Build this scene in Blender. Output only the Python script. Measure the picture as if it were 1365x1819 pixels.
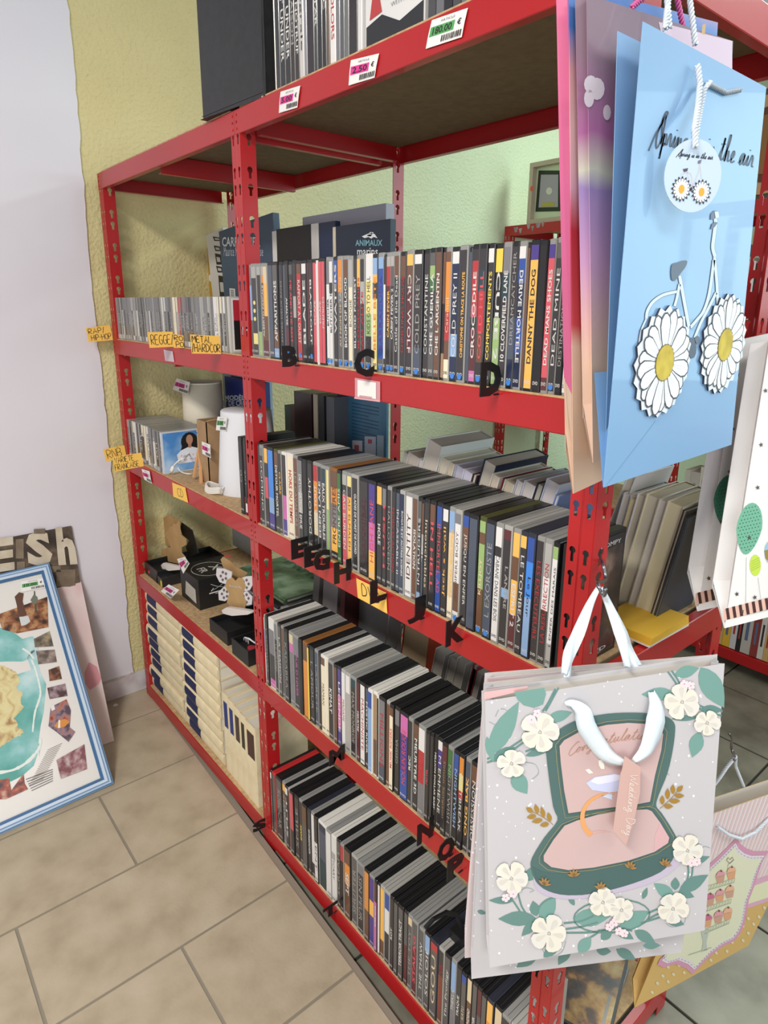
import bpy, math, random
from mathutils import Vector, Matrix
from mathutils.geometry import tessellate_polygon
random.seed(7)
for o in list(bpy.data.objects): bpy.data.objects.remove(o)
SC = bpy.context.scene
COL = SC.collection

# ------------------------------------------------------------------ camera
W, H = 1365, 1819
FPX, PX, PY = 1160.35, 22.55, -60.1
CAM = Vector((2.2145, -0.6904, 1.3894))
yaw, pitch, roll = 0.8642, -0.2555, 0.0118
cyw, syw, cp, sp = math.cos(yaw), math.sin(yaw), math.cos(pitch), math.sin(pitch)
FW = Vector((-syw*cp, cyw*cp, sp)); R0 = Vector((cyw, syw, 0)); U0 = R0.cross(FW)
RT = math.cos(roll)*R0+math.sin(roll)*U0; UP = -math.sin(roll)*R0+math.cos(roll)*U0
cd = bpy.data.cameras.new('camera'); cam = bpy.data.objects.new('camera', cd); COL.objects.link(cam)
cam.matrix_world = Matrix(((RT.x, UP.x, -FW.x, CAM.x), (RT.y, UP.y, -FW.y, CAM.y), (RT.z, UP.z, -FW.z, CAM.z), (0, 0, 0, 1)))
cd.sensor_fit = 'VERTICAL'; cd.sensor_height = 24; cd.sensor_width = 18; cd.lens = FPX/H*24
cd.shift_x = -PX/H; cd.shift_y = PY/H; cd.clip_start = .02
SC.camera = cam

# ------------------------------------------------------------------ light
wd = bpy.data.worlds.new('world'); SC.world = wd; wd.use_nodes = True
wd.node_tree.nodes['Background'].inputs[0].default_value = (.93, .96, 1, 1)
wd.node_tree.nodes['Background'].inputs[1].default_value = .27
def area(name, loc, target, sx, sy, e, col=(1, 1, 1)):
    l = bpy.data.lights.new(name, 'AREA'); l.shape = 'RECTANGLE'; l.size = sx; l.size_y = sy; l.energy = e; l.color = col
    o = bpy.data.objects.new(name, l); COL.objects.link(o); o.location = loc
    o.rotation_euler = (Vector(target)-Vector(loc)).to_track_quat('-Z', 'Y').to_euler(); return o
area('ceiling_light', (2.1, -1.7, 2.7), (2.1, -1.69, 0), .9, .35, 66, (1, .96, .9))
area('ceiling_light', (3.4, 0.4, 2.7), (3.4, .41, 0), .6, 1.8, 30, (1, .97, .92))
area('ceiling_light', (1.7, 2.3, 2.75), (1.7, 2.31, 0), 1.8, .5, 36, (.86, 1, .95))
area('rear_window_light', (3.4, 2.6, 1.7), (.9, .5, 1.1), 1.6, 1.4, 34, (.7, .95, 1))
area('shop_window_light', (4.6, -2.6, 1.25), (.5, .3, .9), 2.6, 1.9, 54, (.95, .97, 1))
vs = SC.view_settings
vs.view_transform = 'Standard'; vs.look = 'None'; vs.gamma = 1; vs.exposure = 0.26; vs.use_curve_mapping = False

# ------------------------------------------------------------------ pixel helpers (a pixel's ray met with a real plane)
def ray(u, v): return FW+RT*((u-682.5-PX)/FPX)-UP*((v-909.5-PY)/FPX)
def at(u, v, X=None, Y=None, Z=None):
    d = ray(u, v)
    t = (X-CAM.x)/d.x if X is not None else (Y-CAM.y)/d.y if Y is not None else (Z-CAM.z)/d.z
    return CAM+d*t
def atp(u, v, O, N):
    d = ray(u, v); return CAM+d*((O-CAM).dot(N)/d.dot(N))
def x_on(u, Y, Z):          # X of the point on the line (Y,Z) seen in column u
    k = (u-682.5-PX)/FPX; q = RT-FW*k
    return CAM.x-((Y-CAM.y)*q.y+(Z-CAM.z)*q.z)/q.x

# ------------------------------------------------------------------ materials
def lin(h):
    h = h.lstrip('#'); c = [int(h[i:i+2], 16)/255 for i in (0, 2, 4)]
    return [x/12.92 if x <= .04045 else ((x+.055)/1.055)**2.4 for x in c]+[1]
MC = {}
def M(hexc, rough=.5, metal=0., coat=0.):
    k = (hexc, rough, metal, coat)
    if k in MC: return MC[k]
    m = bpy.data.materials.new('paint_'+hexc); m.use_nodes = True; b = m.node_tree.nodes['Principled BSDF']
    b.inputs['Base Color'].default_value = lin(hexc); b.inputs['Roughness'].default_value = rough
    b.inputs['Metallic'].default_value = metal; b.inputs['Coat Weight'].default_value = coat
    b.inputs['Coat Roughness'].default_value = .12
    MC[k] = m; return m
def noise_mat(name, stops, scale=5, detail=6, rough=.6, bump=0, bscale=None, bdist=.002, stretch=(1, 1, 1), coat=0, dist=0):
    m = bpy.data.materials.new(name); m.use_nodes = True; nt = m.node_tree; b = nt.nodes['Principled BSDF']
    tc = nt.nodes.new('ShaderNodeTexCoord'); mp = nt.nodes.new('ShaderNodeMapping'); mp.inputs['Scale'].default_value = stretch
    nt.links.new(tc.outputs['Object'], mp.inputs[0])
    n = nt.nodes.new('ShaderNodeTexNoise'); n.inputs['Scale'].default_value = scale; n.inputs['Detail'].default_value = detail
    n.inputs['Distortion'].default_value = dist
    nt.links.new(mp.outputs[0], n.inputs['Vector'])
    r = nt.nodes.new('ShaderNodeValToRGB'); nt.links.new(n.outputs[0], r.inputs[0])
    el = r.color_ramp.elements
    while len(el) > 1: el.remove(el[0])
    el[0].position = stops[0][0]; el[0].color = lin(stops[0][1])
    for p, c in stops[1:]:
        e = el.new(p); e.color = lin(c)
    nt.links.new(r.outputs[0], b.inputs['Base Color']); b.inputs['Roughness'].default_value = rough; b.inputs['Coat Weight'].default_value = coat
    if bump:
        n2 = nt.nodes.new('ShaderNodeTexNoise'); n2.inputs['Scale'].default_value = bscale or scale; n2.inputs['Detail'].default_value = 3
        nt.links.new(mp.outputs[0], n2.inputs['Vector'])
        bp = nt.nodes.new('ShaderNodeBump'); bp.inputs['Strength'].default_value = bump; bp.inputs['Distance'].default_value = bdist
        nt.links.new(n2.outputs[0], bp.inputs['Height']); nt.links.new(bp.outputs[0], b.inputs['Normal'])
    return m
RED = noise_mat('red_enamel', [(.3, 'a61418'), (.7, 'b01a1e')], 3, 2, .38, .12, 60, .0004, coat=.2)
REDF = M('8e1b22', .45)
BOARD = noise_mat('particle_board', [(.3, 'a98a62'), (.5, 'bb9b72'), (.7, 'c9ab80')], 90, 4, .75)
BOARD_SHADE = noise_mat('board_underside_shade', [(.3, '6f6048'), (.7, '7c6c52')], 60, 3, .8)  # board undersides: shade from weak bounce light put into a darker brown
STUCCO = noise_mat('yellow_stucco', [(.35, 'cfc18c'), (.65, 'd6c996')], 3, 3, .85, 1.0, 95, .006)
WHITEW = noise_mat('white_wall_paint', [(.3, 'd8d4dc'), (.7, 'dddae0')], 2, 3, .6, .25, 8, .002)
BEIGE = noise_mat('beige_tile', [(.30, 'a2947c'), (.5, 'b0a28a'), (.70, 'b9ac95')], 11, 14, .55, .35, 120, .001)
GROUT = M('8a8273', .9)
GTILE = noise_mat('grey_green_tile', [(.3, '6c6a5c'), (.5, '838172'), (.7, '918f80')], 9, 8, .45, .2, 60, .001)
DGROUT = M('34312c', .9)
BLACK = M('151517', .45); BLK2 = M('1b1b1d', .3); PLAST = M('8d8c89', .3); PAPER = M('e6e4e0', .7)
YCARD = M('f2c25c', .7); INK = M('2b2622', .6)

# ------------------------------------------------------------------ mesh builder
class MB:
    def __init__(s): s.v = []; s.f = []; s.m = []; s.mats = []
    def mi(s, mat):
        if mat not in s.mats: s.mats.append(mat)
        return s.mats.index(mat)
    def face(s, pts, mat):
        i = len(s.v); s.v += [Vector(p) for p in pts]; s.f.append(tuple(range(i, i+len(pts)))); s.m.append(s.mi(mat))
    def raw(s, vs_, fs, mat):
        i = len(s.v); s.v += [Vector(p) for p in vs_]; k = s.mi(mat)
        for f in fs: s.f.append(tuple(a+i for a in f)); s.m.append(k)
    def box(s, a, b, mat, ax=None):
        x0, y0, z0 = a; x1, y1, z1 = b
        p = [(x0, y0, z0), (x1, y0, z0), (x1, y1, z0), (x0, y1, z0), (x0, y0, z1), (x1, y0, z1), (x1, y1, z1), (x0, y1, z1)]
        if ax: p = [ax(Vector(q)) for q in p]
        s.raw(p, [(0, 3, 2, 1), (4, 5, 6, 7), (0, 1, 5, 4), (1, 2, 6, 5), (2, 3, 7, 6), (3, 0, 4, 7)], mat)
    def prism(s, pts, ext, mat, side=None):      # closed 3d outline pts swept by vector ext
        n = len(pts); P = [Vector(p) for p in pts]; Q = [p+Vector(ext) for p in P]
        tr = tessellate_polygon([P])
        i = len(s.v); s.v += P+Q; k = s.mi(mat); k2 = s.mi(side or mat)
        for t in tr:
            s.f.append(tuple(a+i for a in t)); s.m.append(k); s.f.append(tuple(a+i+n for a in reversed(t))); s.m.append(k)
        for a in range(n):
            b = (a+1) % n; s.f.append((i+a, i+b, i+n+b, i+n+a)); s.m.append(k2)
    def poly(s, pts, mat):
        P = [Vector(p) for p in pts]; i = len(s.v); s.v += P; k = s.mi(mat)
        for t in tessellate_polygon([P]): s.f.append(tuple(a+i for a in t)); s.m.append(k)
    def tube(s, path, r, mat, n=8, cap=True):
        path = [Vector(p) for p in path]; rings = []; prev = None
        for i, p in enumerate(path):
            d = (path[min(i+1, len(path)-1)]-path[max(i-1, 0)]).normalized()
            if prev is None:
                a = d.orthogonal().normalized()
            else: a = (prev-d*prev.dot(d)).normalized()
            prev = a; b = d.cross(a); rr = r[i] if isinstance(r, (list, tuple)) else r
            rings.append([p+(a*math.cos(2*math.pi*k/n)+b*math.sin(2*math.pi*k/n))*rr for k in range(n)])
        vs_ = [q for g in rings for q in g]; fs = []
        for i in range(len(rings)-1):
            for k in range(n):
                fs.append((i*n+k, i*n+(k+1) % n, (i+1)*n+(k+1) % n, (i+1)*n+k))
        if cap: fs.append(tuple(range(n-1, -1, -1))); fs.append(tuple((len(rings)-1)*n+k for k in range(n)))
        s.raw(vs_, fs, mat)
    def lathe(s, c, prof, mat, n=28, cap=False):
        c = Vector(c); vs_ = []; fs = []
        for r, z in prof:
            for k in range(n): vs_.append(c+Vector((r*math.cos(2*math.pi*k/n), r*math.sin(2*math.pi*k/n), z)))
        for i in range(len(prof)-1):
            for k in range(n): fs.append((i*n+k, i*n+(k+1) % n, (i+1)*n+(k+1) % n, (i+1)*n+k))
        if cap: fs.append(tuple(range(n-1, -1, -1))); fs.append(tuple((len(prof)-1)*n+k for k in range(n)))
        s.raw(vs_, fs, mat)
    def build(s, name, parent=None, smooth=False, base=None):
        off = parent_origin(parent) if parent else (base or Vector((0, 0, 0)))
        me = bpy.data.meshes.new(name); me.from_pydata([v-off for v in s.v], [], s.f)
        for m in s.mats: me.materials.append(m)
        me.polygons.foreach_set('material_index', s.m)
        if smooth: me.polygons.foreach_set('use_smooth', [True]*len(s.f))
        me.update()
        o = bpy.data.objects.new(name, me); COL.objects.link(o)
        if parent: o.parent = parent
        else: o.location = off
        return o
def parent_origin(p):
    v = Vector((0, 0, 0))
    while p: v += p.location; p = p.parent
    return v
LABELS = set()
def tag(o, label, cat, group=None, kind=None):
    n = len(label.split()); assert 4 <= n <= 16, label
    if label in LABELS and not group: print('DUP LABEL', label)
    LABELS.add(label); o['label'] = label; o['category'] = cat
    if group: o['group'] = group
    if kind: o['kind'] = kind
    return o
def thing(name, loc, label, cat, group=None):
    o = bpy.data.objects.new(name, None); COL.objects.link(o); o.location = Vector(loc); o.empty_display_size = .02
    return tag(o, label, cat, group)
def struct(o): o['kind'] = 'structure'; return o

# ------------------------------------------------------------------ text
TC = bpy.data.curves.new('txt', 'FONT'); TO = bpy.data.objects.new('txt', TC); TC.resolution_u = 2
def glyphs(text, bold=.0, ext=0):
    TC.body = text; TC.offset = bold; TC.extrude = ext; TC.size = 1
    me = bpy.data.meshes.new_from_object(TO)
    vs_ = [v.co.copy() for v in me.vertices]; fs = [tuple(p.vertices) for p in me.polygons]; bpy.data.meshes.remove(me)
    return vs_, fs
def text_into(mb, text, O, U, V, length, height, mat, bold=0., center=False, shear=0, ext=0, N=None):
    """fit text in a box length x height starting at O along unit U with up V"""
    vs_, fs = glyphs(text, bold, ext)
    if not vs_: return
    x0 = min(v.x for v in vs_); x1 = max(v.x for v in vs_); y0 = min(v.y for v in vs_); y1 = max(v.y for v in vs_)
    sx = length/max(x1-x0, 1e-6); sy = height/max(y1-y0, 1e-6); U = Vector(U); V = Vector(V)
    N = Vector(N) if N else U.cross(V)
    mb.raw([Vector(O)+U*((v.x-x0)*sx+shear*(v.y-y0)*sy)+V*((v.y-y0)*sy)+N*v.z for v in vs_], fs, mat)
CAPS = {'A': [[(0, 0), (2, 6), (4, 0)], [(.8, 2.2), (3.2, 2.2)]], 'B': [[(0, 0), (0, 6), (2.6, 5.8), (3, 4.5), (2.2, 3.3), (0, 3.1), (2.6, 3), (3.6, 1.6), (2.6, .2), (0, 0)]],
 'C': [[(3.6, 5.4), (2, 6), (.3, 4.6), (.2, 1.6), (1.6, 0), (3.6, .6)]], 'D': [[(0, 0), (.1, 6), (2.4, 5.4), (3.6, 3.4), (2.8, 1), (0, 0)]],
 'E': [[(3, 6), (0, 5.8), (0, 0), (3.2, .1)], [(0, 3), (2.4, 3.2)]], 'F': [[(3, 6), (0, 5.8), (0, 0)], [(0, 3), (2.4, 3.2)]],
 'G': [[(3.4, 5.4), (2, 6), (.3, 4.6), (.2, 1.4), (1.8, 0), (3.5, .8), (3.5, 2.6), (2, 2.7)]], 'H': [[(0, 0), (0, 6)], [(3.4, 0), (3.4, 6)], [(0, 3), (3.4, 3.2)]],
 'I': [[(.4, 0), (.4, 6)]], 'K': [[(0, 0), (0, 6)], [(3, 6), (0, 2.8), (3.2, 0)]], 'L': [[(0, 6), (0, 0), (3, 0)]],
 'M': [[(0, 0), (.4, 6), (2.2, 2.4), (4, 6), (4.4, 0)]], 'N': [[(0, 0), (0, 6), (3.4, 0), (3.4, 6)]], 'O': [[(1.8, 6), (.2, 4.6), (.1, 1.6), (1.7, 0), (3.4, 1.5), (3.4, 4.5), (1.8, 6)]],
 'P': [[(0, 0), (0, 6), (2.8, 5.7), (3.2, 4), (2, 2.9), (0, 2.8)]], 'R': [[(0, 0), (0, 6), (2.8, 5.7), (3.2, 4.2), (2, 3), (0, 2.8), (3.4, 0)]],
 'S': [[(3.2, 5.4), (1.6, 6), (.3, 4.8), (1.2, 3.3), (3, 2.4), (3, .8), (1.4, 0), (0, .6)]], 'T': [[(0, 5.9), (4, 6)], [(2, 6), (2, 0)]],
 'U': [[(0, 6), (.1, 1.2), (1.7, 0), (3.3, 1.2), (3.4, 6)]], 'V': [[(0, 6), (1.8, 0), (3.6, 6)]], '/': [[(0, -.6), (1.8, 6.4)]], '-': [[(0, 3), (1.8, 3)]],
 ',': [[(.5, .2), (0, -1.2)]], ' ': []}
def strokes_caps(text):
    x = 0; out = []
    for ch in text:
        g = CAPS.get(ch, []); 
        for s_ in g: out.append([(a+x, b) for a, b in s_])
        x += (max([a for s_ in g for a, b in s_])+1.1) if g else 2.2
    return out, x-1.1
# flowing lower-case hand, x-height 2
CUR = {'a': ([(0, .3), (1.7, 1.9), (.9, 2), (.3, 1), (.8, .05), (1.6, .9), (1.9, 2), (1.8, .5), (2.6, .2)], 2.6), 'e': ([(0, .3), (1.2, 1), (1.5, 1.8), (1, 2.1), (.5, 1.1), (1, .1), (2.1, .5)], 2.1),
 'h': ([(0, .3), (1.2, 3), (1.3, 4.5), (.9, 4.2), (.6, 0), (1, 1.4), (1.6, 1.9), (1.9, 1), (1.9, .2), (2.6, .3)], 2.6), 'i': ([(0, .3), (.8, 2), (.7, .4), (1.5, .3)], 1.5), 'l': ([(0, .3), (1.2, 3), (1.3, 4.5), (.9, 4.2), (.8, .5), (1.6, .3)], 1.6),
 'n': ([(0, .3), (.6, 2), (.6, 0), (1, 1.3), (1.7, 1.9), (2, 1), (2, .2), (2.7, .3)], 2.7), 'p': ([(0, .3), (.7, 2), (.4, -2), (.8, 1.2), (1.5, 2), (1.9, 1.1), (1.2, .1), (.7, .5), (2.4, .3)], 2.4),
 'r': ([(0, .3), (.6, 1.8), (.8, 2.2), (1.3, 1.7), (1.4, .4), (2.1, .3)], 2.1), 's': ([(0, .3), (.9, 2), (1.4, .9), (.8, .1), (.4, .4), (1.9, .3)], 1.9), 't': ([(0, .3), (1, 2.4), (1.2, 3.9), (.9, 1), (1.2, .1), (2, .4)], 2.0),
 'g': ([(0, .3), (1.6, 1.9), (.9, 2), (.3, 1), (.9, .1), (1.6, .9), (1.8, 1.9), (1.4, -1.6), (.6, -2), (.5, -1.2), (2.5, .3)], 2.5), 'd': ([(0, .3), (1.5, 1.9), (.9, 2), (.3, 1), (.8, .05), (1.6, .9), (2.1, 4.3), (1.8, .5), (2.6, .2)], 2.6),
 'o': ([(0, .3), (.9, 2), (.3, 1), (.9, .05), (1.7, 1), (1, 2), (1.6, 1.6), (2.4, 1.5)], 2.4), 'u': ([(0, .3), (.6, 2), (.6, .5), (1.2, .1), (1.8, 2), (1.8, .5), (2.6, .3)], 2.6), 'y': ([(0, .3), (.6, 2), (.7, .6), (1.3, .3), (1.9, 2), (1.4, -1.8), (.6, -2), (.7, -1), (2.5, .3)], 2.5),
 'S': ([(-1.6, -1.2), (0, 1.6), (2.6, 4.2), (3.2, 5.2), (2.4, 5.2), (1.6, 3.6), (2.6, 1.2), (1.4, -.6), (.6, 1.6), (2.6, 4.9), (2.8, 2), (2.6, .2)], 2.8), 'C': ([(2.8, 4), (1.8, 4.4), (.4, 2.6), (.3, .6), (1.4, -.4), (2.8, .4)], 2.8),
 'W': ([(0, 4), (.9, .2), (2, 3.2), (2.6, .2), (4, 4.4)], 3.6), 'D': ([(.6, 4), (.6, .2), (1.6, 0), (3, 2), (2, 4), (.2, 4.2)], 3.4), ' ': (None, 1.8)}
def smooth(p, k=4):
    if len(p) < 3: return p
    q = [p[0]]+list(p)+[p[-1]]; out = []
    for i in range(1, len(q)-2):
        for j in range(k):
            t = j/k; a, b, c, d = q[i-1], q[i], q[i+1], q[i+2]
            out.append(tuple(.5*((2*b[m])+(-a[m]+c[m])*t+(2*a[m]-5*b[m]+4*c[m]-d[m])*t*t+(-a[m]+3*b[m]-3*c[m]+d[m])*t**3) for m in range(len(p[0]))))
    return out+[tuple(p[-1])]
def strokes_cur(text):
    x = 0; out = []
    for ch in text:
        g, a = CUR[ch]
        if g:
            s_ = smooth([(px+x, py) for px, py in g], 3)
            out.append(s_)
            if ch == 'i': out.append([(x+1, 2.9), (x+1.15, 3.05)])
            if ch == 't': out.append([(x+.2, 2.7), (x+1.9, 2.9)])
        x += a
    return out, x
def ribbon2(mb, pts, w, fn, mat):
    """flat ribbon along 2d pts; fn maps (x,y) to 3d"""
    if len(pts) < 2: return
    L = []; 
    for i, p in enumerate(pts):
        a = pts[max(i-1, 0)]; b = pts[min(i+1, len(pts)-1)]; dx, dy = b[0]-a[0], b[1]-a[1]; n = math.hypot(dx, dy) or 1
        ww = w[i] if isinstance(w, (list, tuple)) else w
        L.append(((p[0]-dy/n*ww/2, p[1]+dx/n*ww/2), (p[0]+dy/n*ww/2, p[1]-dx/n*ww/2)))
    vs_ = [fn(*q) for pr in L for q in pr]
    mb.raw(vs_, [(2*i, 2*i+1, 2*i+3, 2*i+2) for i in range(len(L)-1)], mat)
def write_strokes(mb, strokes, width_units, O, U, V, length, height_per, mat, pen=.5, slant=0):
    sx = length/width_units
    O, U, V = Vector(O), Vector(U), Vector(V)
    for s_ in strokes:
        ribbon2(mb, [((x+slant*y)*sx, y*height_per) for x, y in s_], pen, lambda a, b: O+U*a+V*b, mat)
ORD = ['first', 'second', 'third', 'fourth', 'fifth', 'sixth', 'seventh', 'eighth', 'ninth', 'tenth', 'eleventh', 'twelfth', 'thirteenth', 'fourteenth', 'fifteenth', 'sixteenth', 'seventeenth', 'eighteenth', 'nineteenth']
TEN = {2: 'twent', 3: 'thirt', 4: 'fort', 5: 'fift', 6: 'sixt', 7: 'sevent', 8: 'eight', 9: 'ninet'}
def ordw(n):
    if n <= 19: return ORD[n-1]
    t, r = divmod(n, 10)
    return TEN[t]+'ieth' if r == 0 else TEN[t]+'y-'+ORD[r-1]

# ================================================================== dimensions of the place (floor top = 0)
L1, L2, DP, PW = .890, 1.787, .435, .0376
ZT, Z1, Z2, Z3, Z4, BH = 1.769, 1.2807, .8984, .4804, .049, .045
Z4B = .041
LOWF = -.03
WX = -.05

# ------------------------------------------------------------------ room: walls and floors
# cool rear light put into the stucco colour: yellow turns paler green along Y
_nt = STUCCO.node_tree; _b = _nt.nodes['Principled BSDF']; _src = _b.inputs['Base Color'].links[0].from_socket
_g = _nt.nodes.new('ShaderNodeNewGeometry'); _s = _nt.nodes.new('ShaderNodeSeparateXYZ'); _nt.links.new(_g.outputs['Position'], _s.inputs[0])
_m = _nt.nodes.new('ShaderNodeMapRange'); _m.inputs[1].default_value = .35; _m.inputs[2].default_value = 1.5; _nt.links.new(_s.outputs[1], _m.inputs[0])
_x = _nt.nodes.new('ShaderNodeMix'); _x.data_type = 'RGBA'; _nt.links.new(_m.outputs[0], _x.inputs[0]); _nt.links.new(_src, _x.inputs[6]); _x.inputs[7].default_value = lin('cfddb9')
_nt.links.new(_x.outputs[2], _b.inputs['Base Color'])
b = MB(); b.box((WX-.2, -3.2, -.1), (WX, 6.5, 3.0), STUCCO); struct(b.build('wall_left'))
# white painted panel of the same wall, edge wavy as in the photo
edge = [(-.022, 3.0), (-.023, 2.2), (-.025, 2.0), (-.031, 1.71), (-.039, 1.42), (-.034, 1.1), (-.034, .72), (-.028, .51), (-.031, .18), (-.028, .075)]
rr = random.Random(3); pts = []
for i in range(len(edge)-1):
    (y0, z0), (y1, z1) = edge[i], edge[i+1]; n = max(2, int((z0-z1)/.03))
    for k in range(n): t = k/n; pts.append((y0+(y1-y0)*t+rr.uniform(-.003, .003), z0+(z1-z0)*t))
pts.append(edge[-1])
b = MB(); b.prism([(WX+.0005, y, z) for y, z in pts]+[(WX+.0005, -3.2, .075), (WX+.0005, -3.2, 3.0)], (.0075, 0, 0), WHITEW); struct(b.build('wall_panel_left'))
b = MB(); b.box((WX+.001, -3.2, .001), (WX+.016, .03, .074), noise_mat('scuffed_baseboard', [(.35, 'b9aeb0'), (.5, 'cfcacc'), (.7, 'd8d4d6')], 12, 6, .5)); struct(b.build('baseboard_left'))
b = MB(); b.box((WX+.001, -3.2, .0745), (WX+.014, -.028, .079), noise_mat('torn_caulk', [(.3, '8e8274'), (.6, 'c5bcb4')], 40, 4, .9)); struct(b.build('trim_1'))
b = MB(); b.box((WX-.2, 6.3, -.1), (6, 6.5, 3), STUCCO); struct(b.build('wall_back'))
fl = MB(); fl.box((-.25, -3.2, -.09), (6, 6.5, -.034), DGROUT); fl = struct(fl.build('floor'))
pl = MB(); pl.prism([(WX, -3.2, -.033), (5.5, -3.2, -.033), (5.5, -.19, -.033), (WX, .031, -.033)], (0, 0, .031), GROUT); pl = struct(pl.build('floor_platform'))
def edgeY(x): return .004-.0345*x
xs = [-.05, -.190]  # grout columns, from the photo
cols = [WX+.002, .126, .436, .75, 1.036, 1.326, 1.62, 1.92, 2.22, 2.52, 2.82, 3.12, 3.42]
joint = [-.28, -.58, -.30, -.575, -.302, -.576, -.30, -.575, -.3, -.575, -.3, -.575]
rr = random.Random(5)
for i in range(len(cols)-1):
    x0, x1 = cols[i]+.0034, cols[i+1]-.0034; ys = [None]; y = joint[i]
    tops = [y-.56*k for k in range(6)]
    spans = [(y+.0034, None)]+[(tops[k+1]+.0034, tops[k]-.0034) for k in range(5)]
    for lo, hi in spans:
        if lo < -3.2: break
        z = rr.uniform(-.0006, .0004); t = MB()
        a0 = edgeY(x0)+.002 if hi is None else hi; a1 = edgeY(x1)+.002 if hi is None else hi
        o = [(x0, lo), (x1, lo), (x1, a1), (x0, a0)]
        t.prism([(p, q, -.004) for p, q in o], (0, 0, .004+z), BEIGE); t.build('floor_tile', pl)
for i in range(12):
    for j in range(14):
        x0 = -.05+.33*i+(0.0 if j % 1 == 0 else .1)+.02; y0 = -.21+.33*j
        if x0 > 3.6: continue
        t = MB(); t.box((x0+.004, y0+.004, -.034), (x0+.326, y0+.326, LOWF), GTILE)
        if y0 < -.2 and False: continue
        if y0+.33 < edgeY(x0): continue
        if y0 < edgeY(x0+.33)-.001:
            t = MB(); ya = max(y0+.004, edgeY(x0)+.003)
            t.prism([(x0+.004, edgeY(x0)+.004, -.034), (x0+.326, edgeY(x0+.33)+.004, -.034), (x0+.326, y0+.326, -.034), (x0+.004, y0+.326, -.034)], (0, 0, .004), GTILE)
        t.build('floor_tile', fl)

# ------------------------------------------------------------------ shelving
def keyhole(cx, cz, r, hgt, n=9):     # head on top, narrow slot below
    out = []; s_ = r*.52
    a0 = -math.asin(s_/r)+0
    for k in range(n):
        a = -math.pi/2+math.asin(s_/r)+(2*math.pi-2*math.asin(s_/r))*k/(n-1)
        out.append((cx+r*math.cos(a), cz+r*math.sin(a)))
    out.append((cx-s_, cz-hgt+r)); out.append((cx+s_, cz-hgt+r))
    return out
def strip_cell(w, p, holes):
    outer = [(0, 0), (w, 0), (w, p), (0, p)]
    loops = [[Vector((x, z, 0)) for x, z in outer]]+[[Vector((x, z, 0)) for x, z in reversed(h_)] for h_ in holes]
    return [v for l in loops for v in l], tessellate_polygon(loops)
PIT = .095
CELL_F = strip_cell(PW/2-.0012, PIT, [keyhole((PW/2-.0012)/2, z, .0049, .021) for z in (.080, .047)])
CELL_S = strip_cell(.034, PIT, [keyhole(.019, z, .0066, .0235) for z in (.080, .047)])
def post(parent, x, y, z0, z1, back=False, side=1):
    """angle post: front (or back) flange with two columns of keyholes, side flange with one"""
    m = MB(); n = int((z1-z0)/PIT)+1; yf = y
    sgn = -1 if back else 1
    for k in range(n):
        zb = z1-(k+1)*PIT
        for c, off in ((CELL_F, 0), (CELL_F, PW/2+.0012)):
            m.raw([(x+off+v.x, yf, max(zb+v.y, z0)) for v in c[0]], c[1], RED)
        xs_ = x+PW if side > 0 else x
        m.raw([(xs_, yf+sgn*v.x, max(zb+v.y, z0)) for v in CELL_S[0]], CELL_S[1], RED)
    xm = x+PW/2; m.raw([(xm-.0012, yf, z0), (xm, yf+sgn*.001, z0), (xm+.0012, yf, z0), (xm-.0012, yf, z1), (xm, yf+sgn*.001, z1), (xm+.0012, yf, z1)], [(0, 1, 4, 3), (1, 2, 5, 4)], RED)
    o = m.build('post', parent); md = o.modifiers.new('thick', 'SOLIDIFY'); md.thickness = .0014; md.offset = 0
    return o
def beamX(parent, x0, x1, y, z, out=-1, name='front_beam', rivets=True):
    """beam along X whose visible plate is at y, top at z; lips turn inwards"""
    m = MB(); t = -.0018*out; yi = y-out*.016
    prof = [(y-out*.001, z), (y, z-.0012), (y, z-BH+.0012), (y-out*.001, z-BH), (yi, z-BH), (yi, z-BH+.0015), (y-out*.0018, z-BH+.0015), (y-out*.0018, z-.0015), (yi, z-.0015), (yi, z)]
    m.prism([(x0, a, c) for a, c in prof], (x1-x0, 0, 0), RED)
    if rivets:
        for xe in (x0+.008, x1-.008):
            for zz in (z-.010, z-.0225, z-.035):
                m.prism([(xe+.0026*math.cos(a*math.pi/4), y+out*.0001, zz+.0026*math.sin(a*math.pi/4)) for a in range(8)], (0, out*.0009, 0), RED if zz != z-.0225 else REDF)
    return m.build(name, parent)
def beamY(parent, x, y0, y1, z, out=1, name='side_beam'):
    m = MB(); xi = x-out*.016
    prof = [(x-out*.001, z), (x, z-.0012), (x, z-BH+.0012), (x-out*.001, z-BH), (xi, z-BH), (xi, z-BH+.0015), (x-out*.0018, z-BH+.0015), (x-out*.0018, z-.0015), (xi, z-.0015), (xi, z)]
    m.prism([(a, y0, c) for a, c in prof], (0, y1-y0, 0), RED)
    return m.build(name, parent)
unit = thing('shelving_unit', (L2/2, DP/2, LOWF), 'two-bay red perforated metal shelving unit standing against the yellow wall', 'shelving')
for x in (0, L1-PW/2, L2-PW):
    post(unit, x, 0, -.028, ZT); post(unit, x, DP, -.028, ZT, back=True)
ZS = [ZT, Z1, Z2, Z3, Z4]
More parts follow.
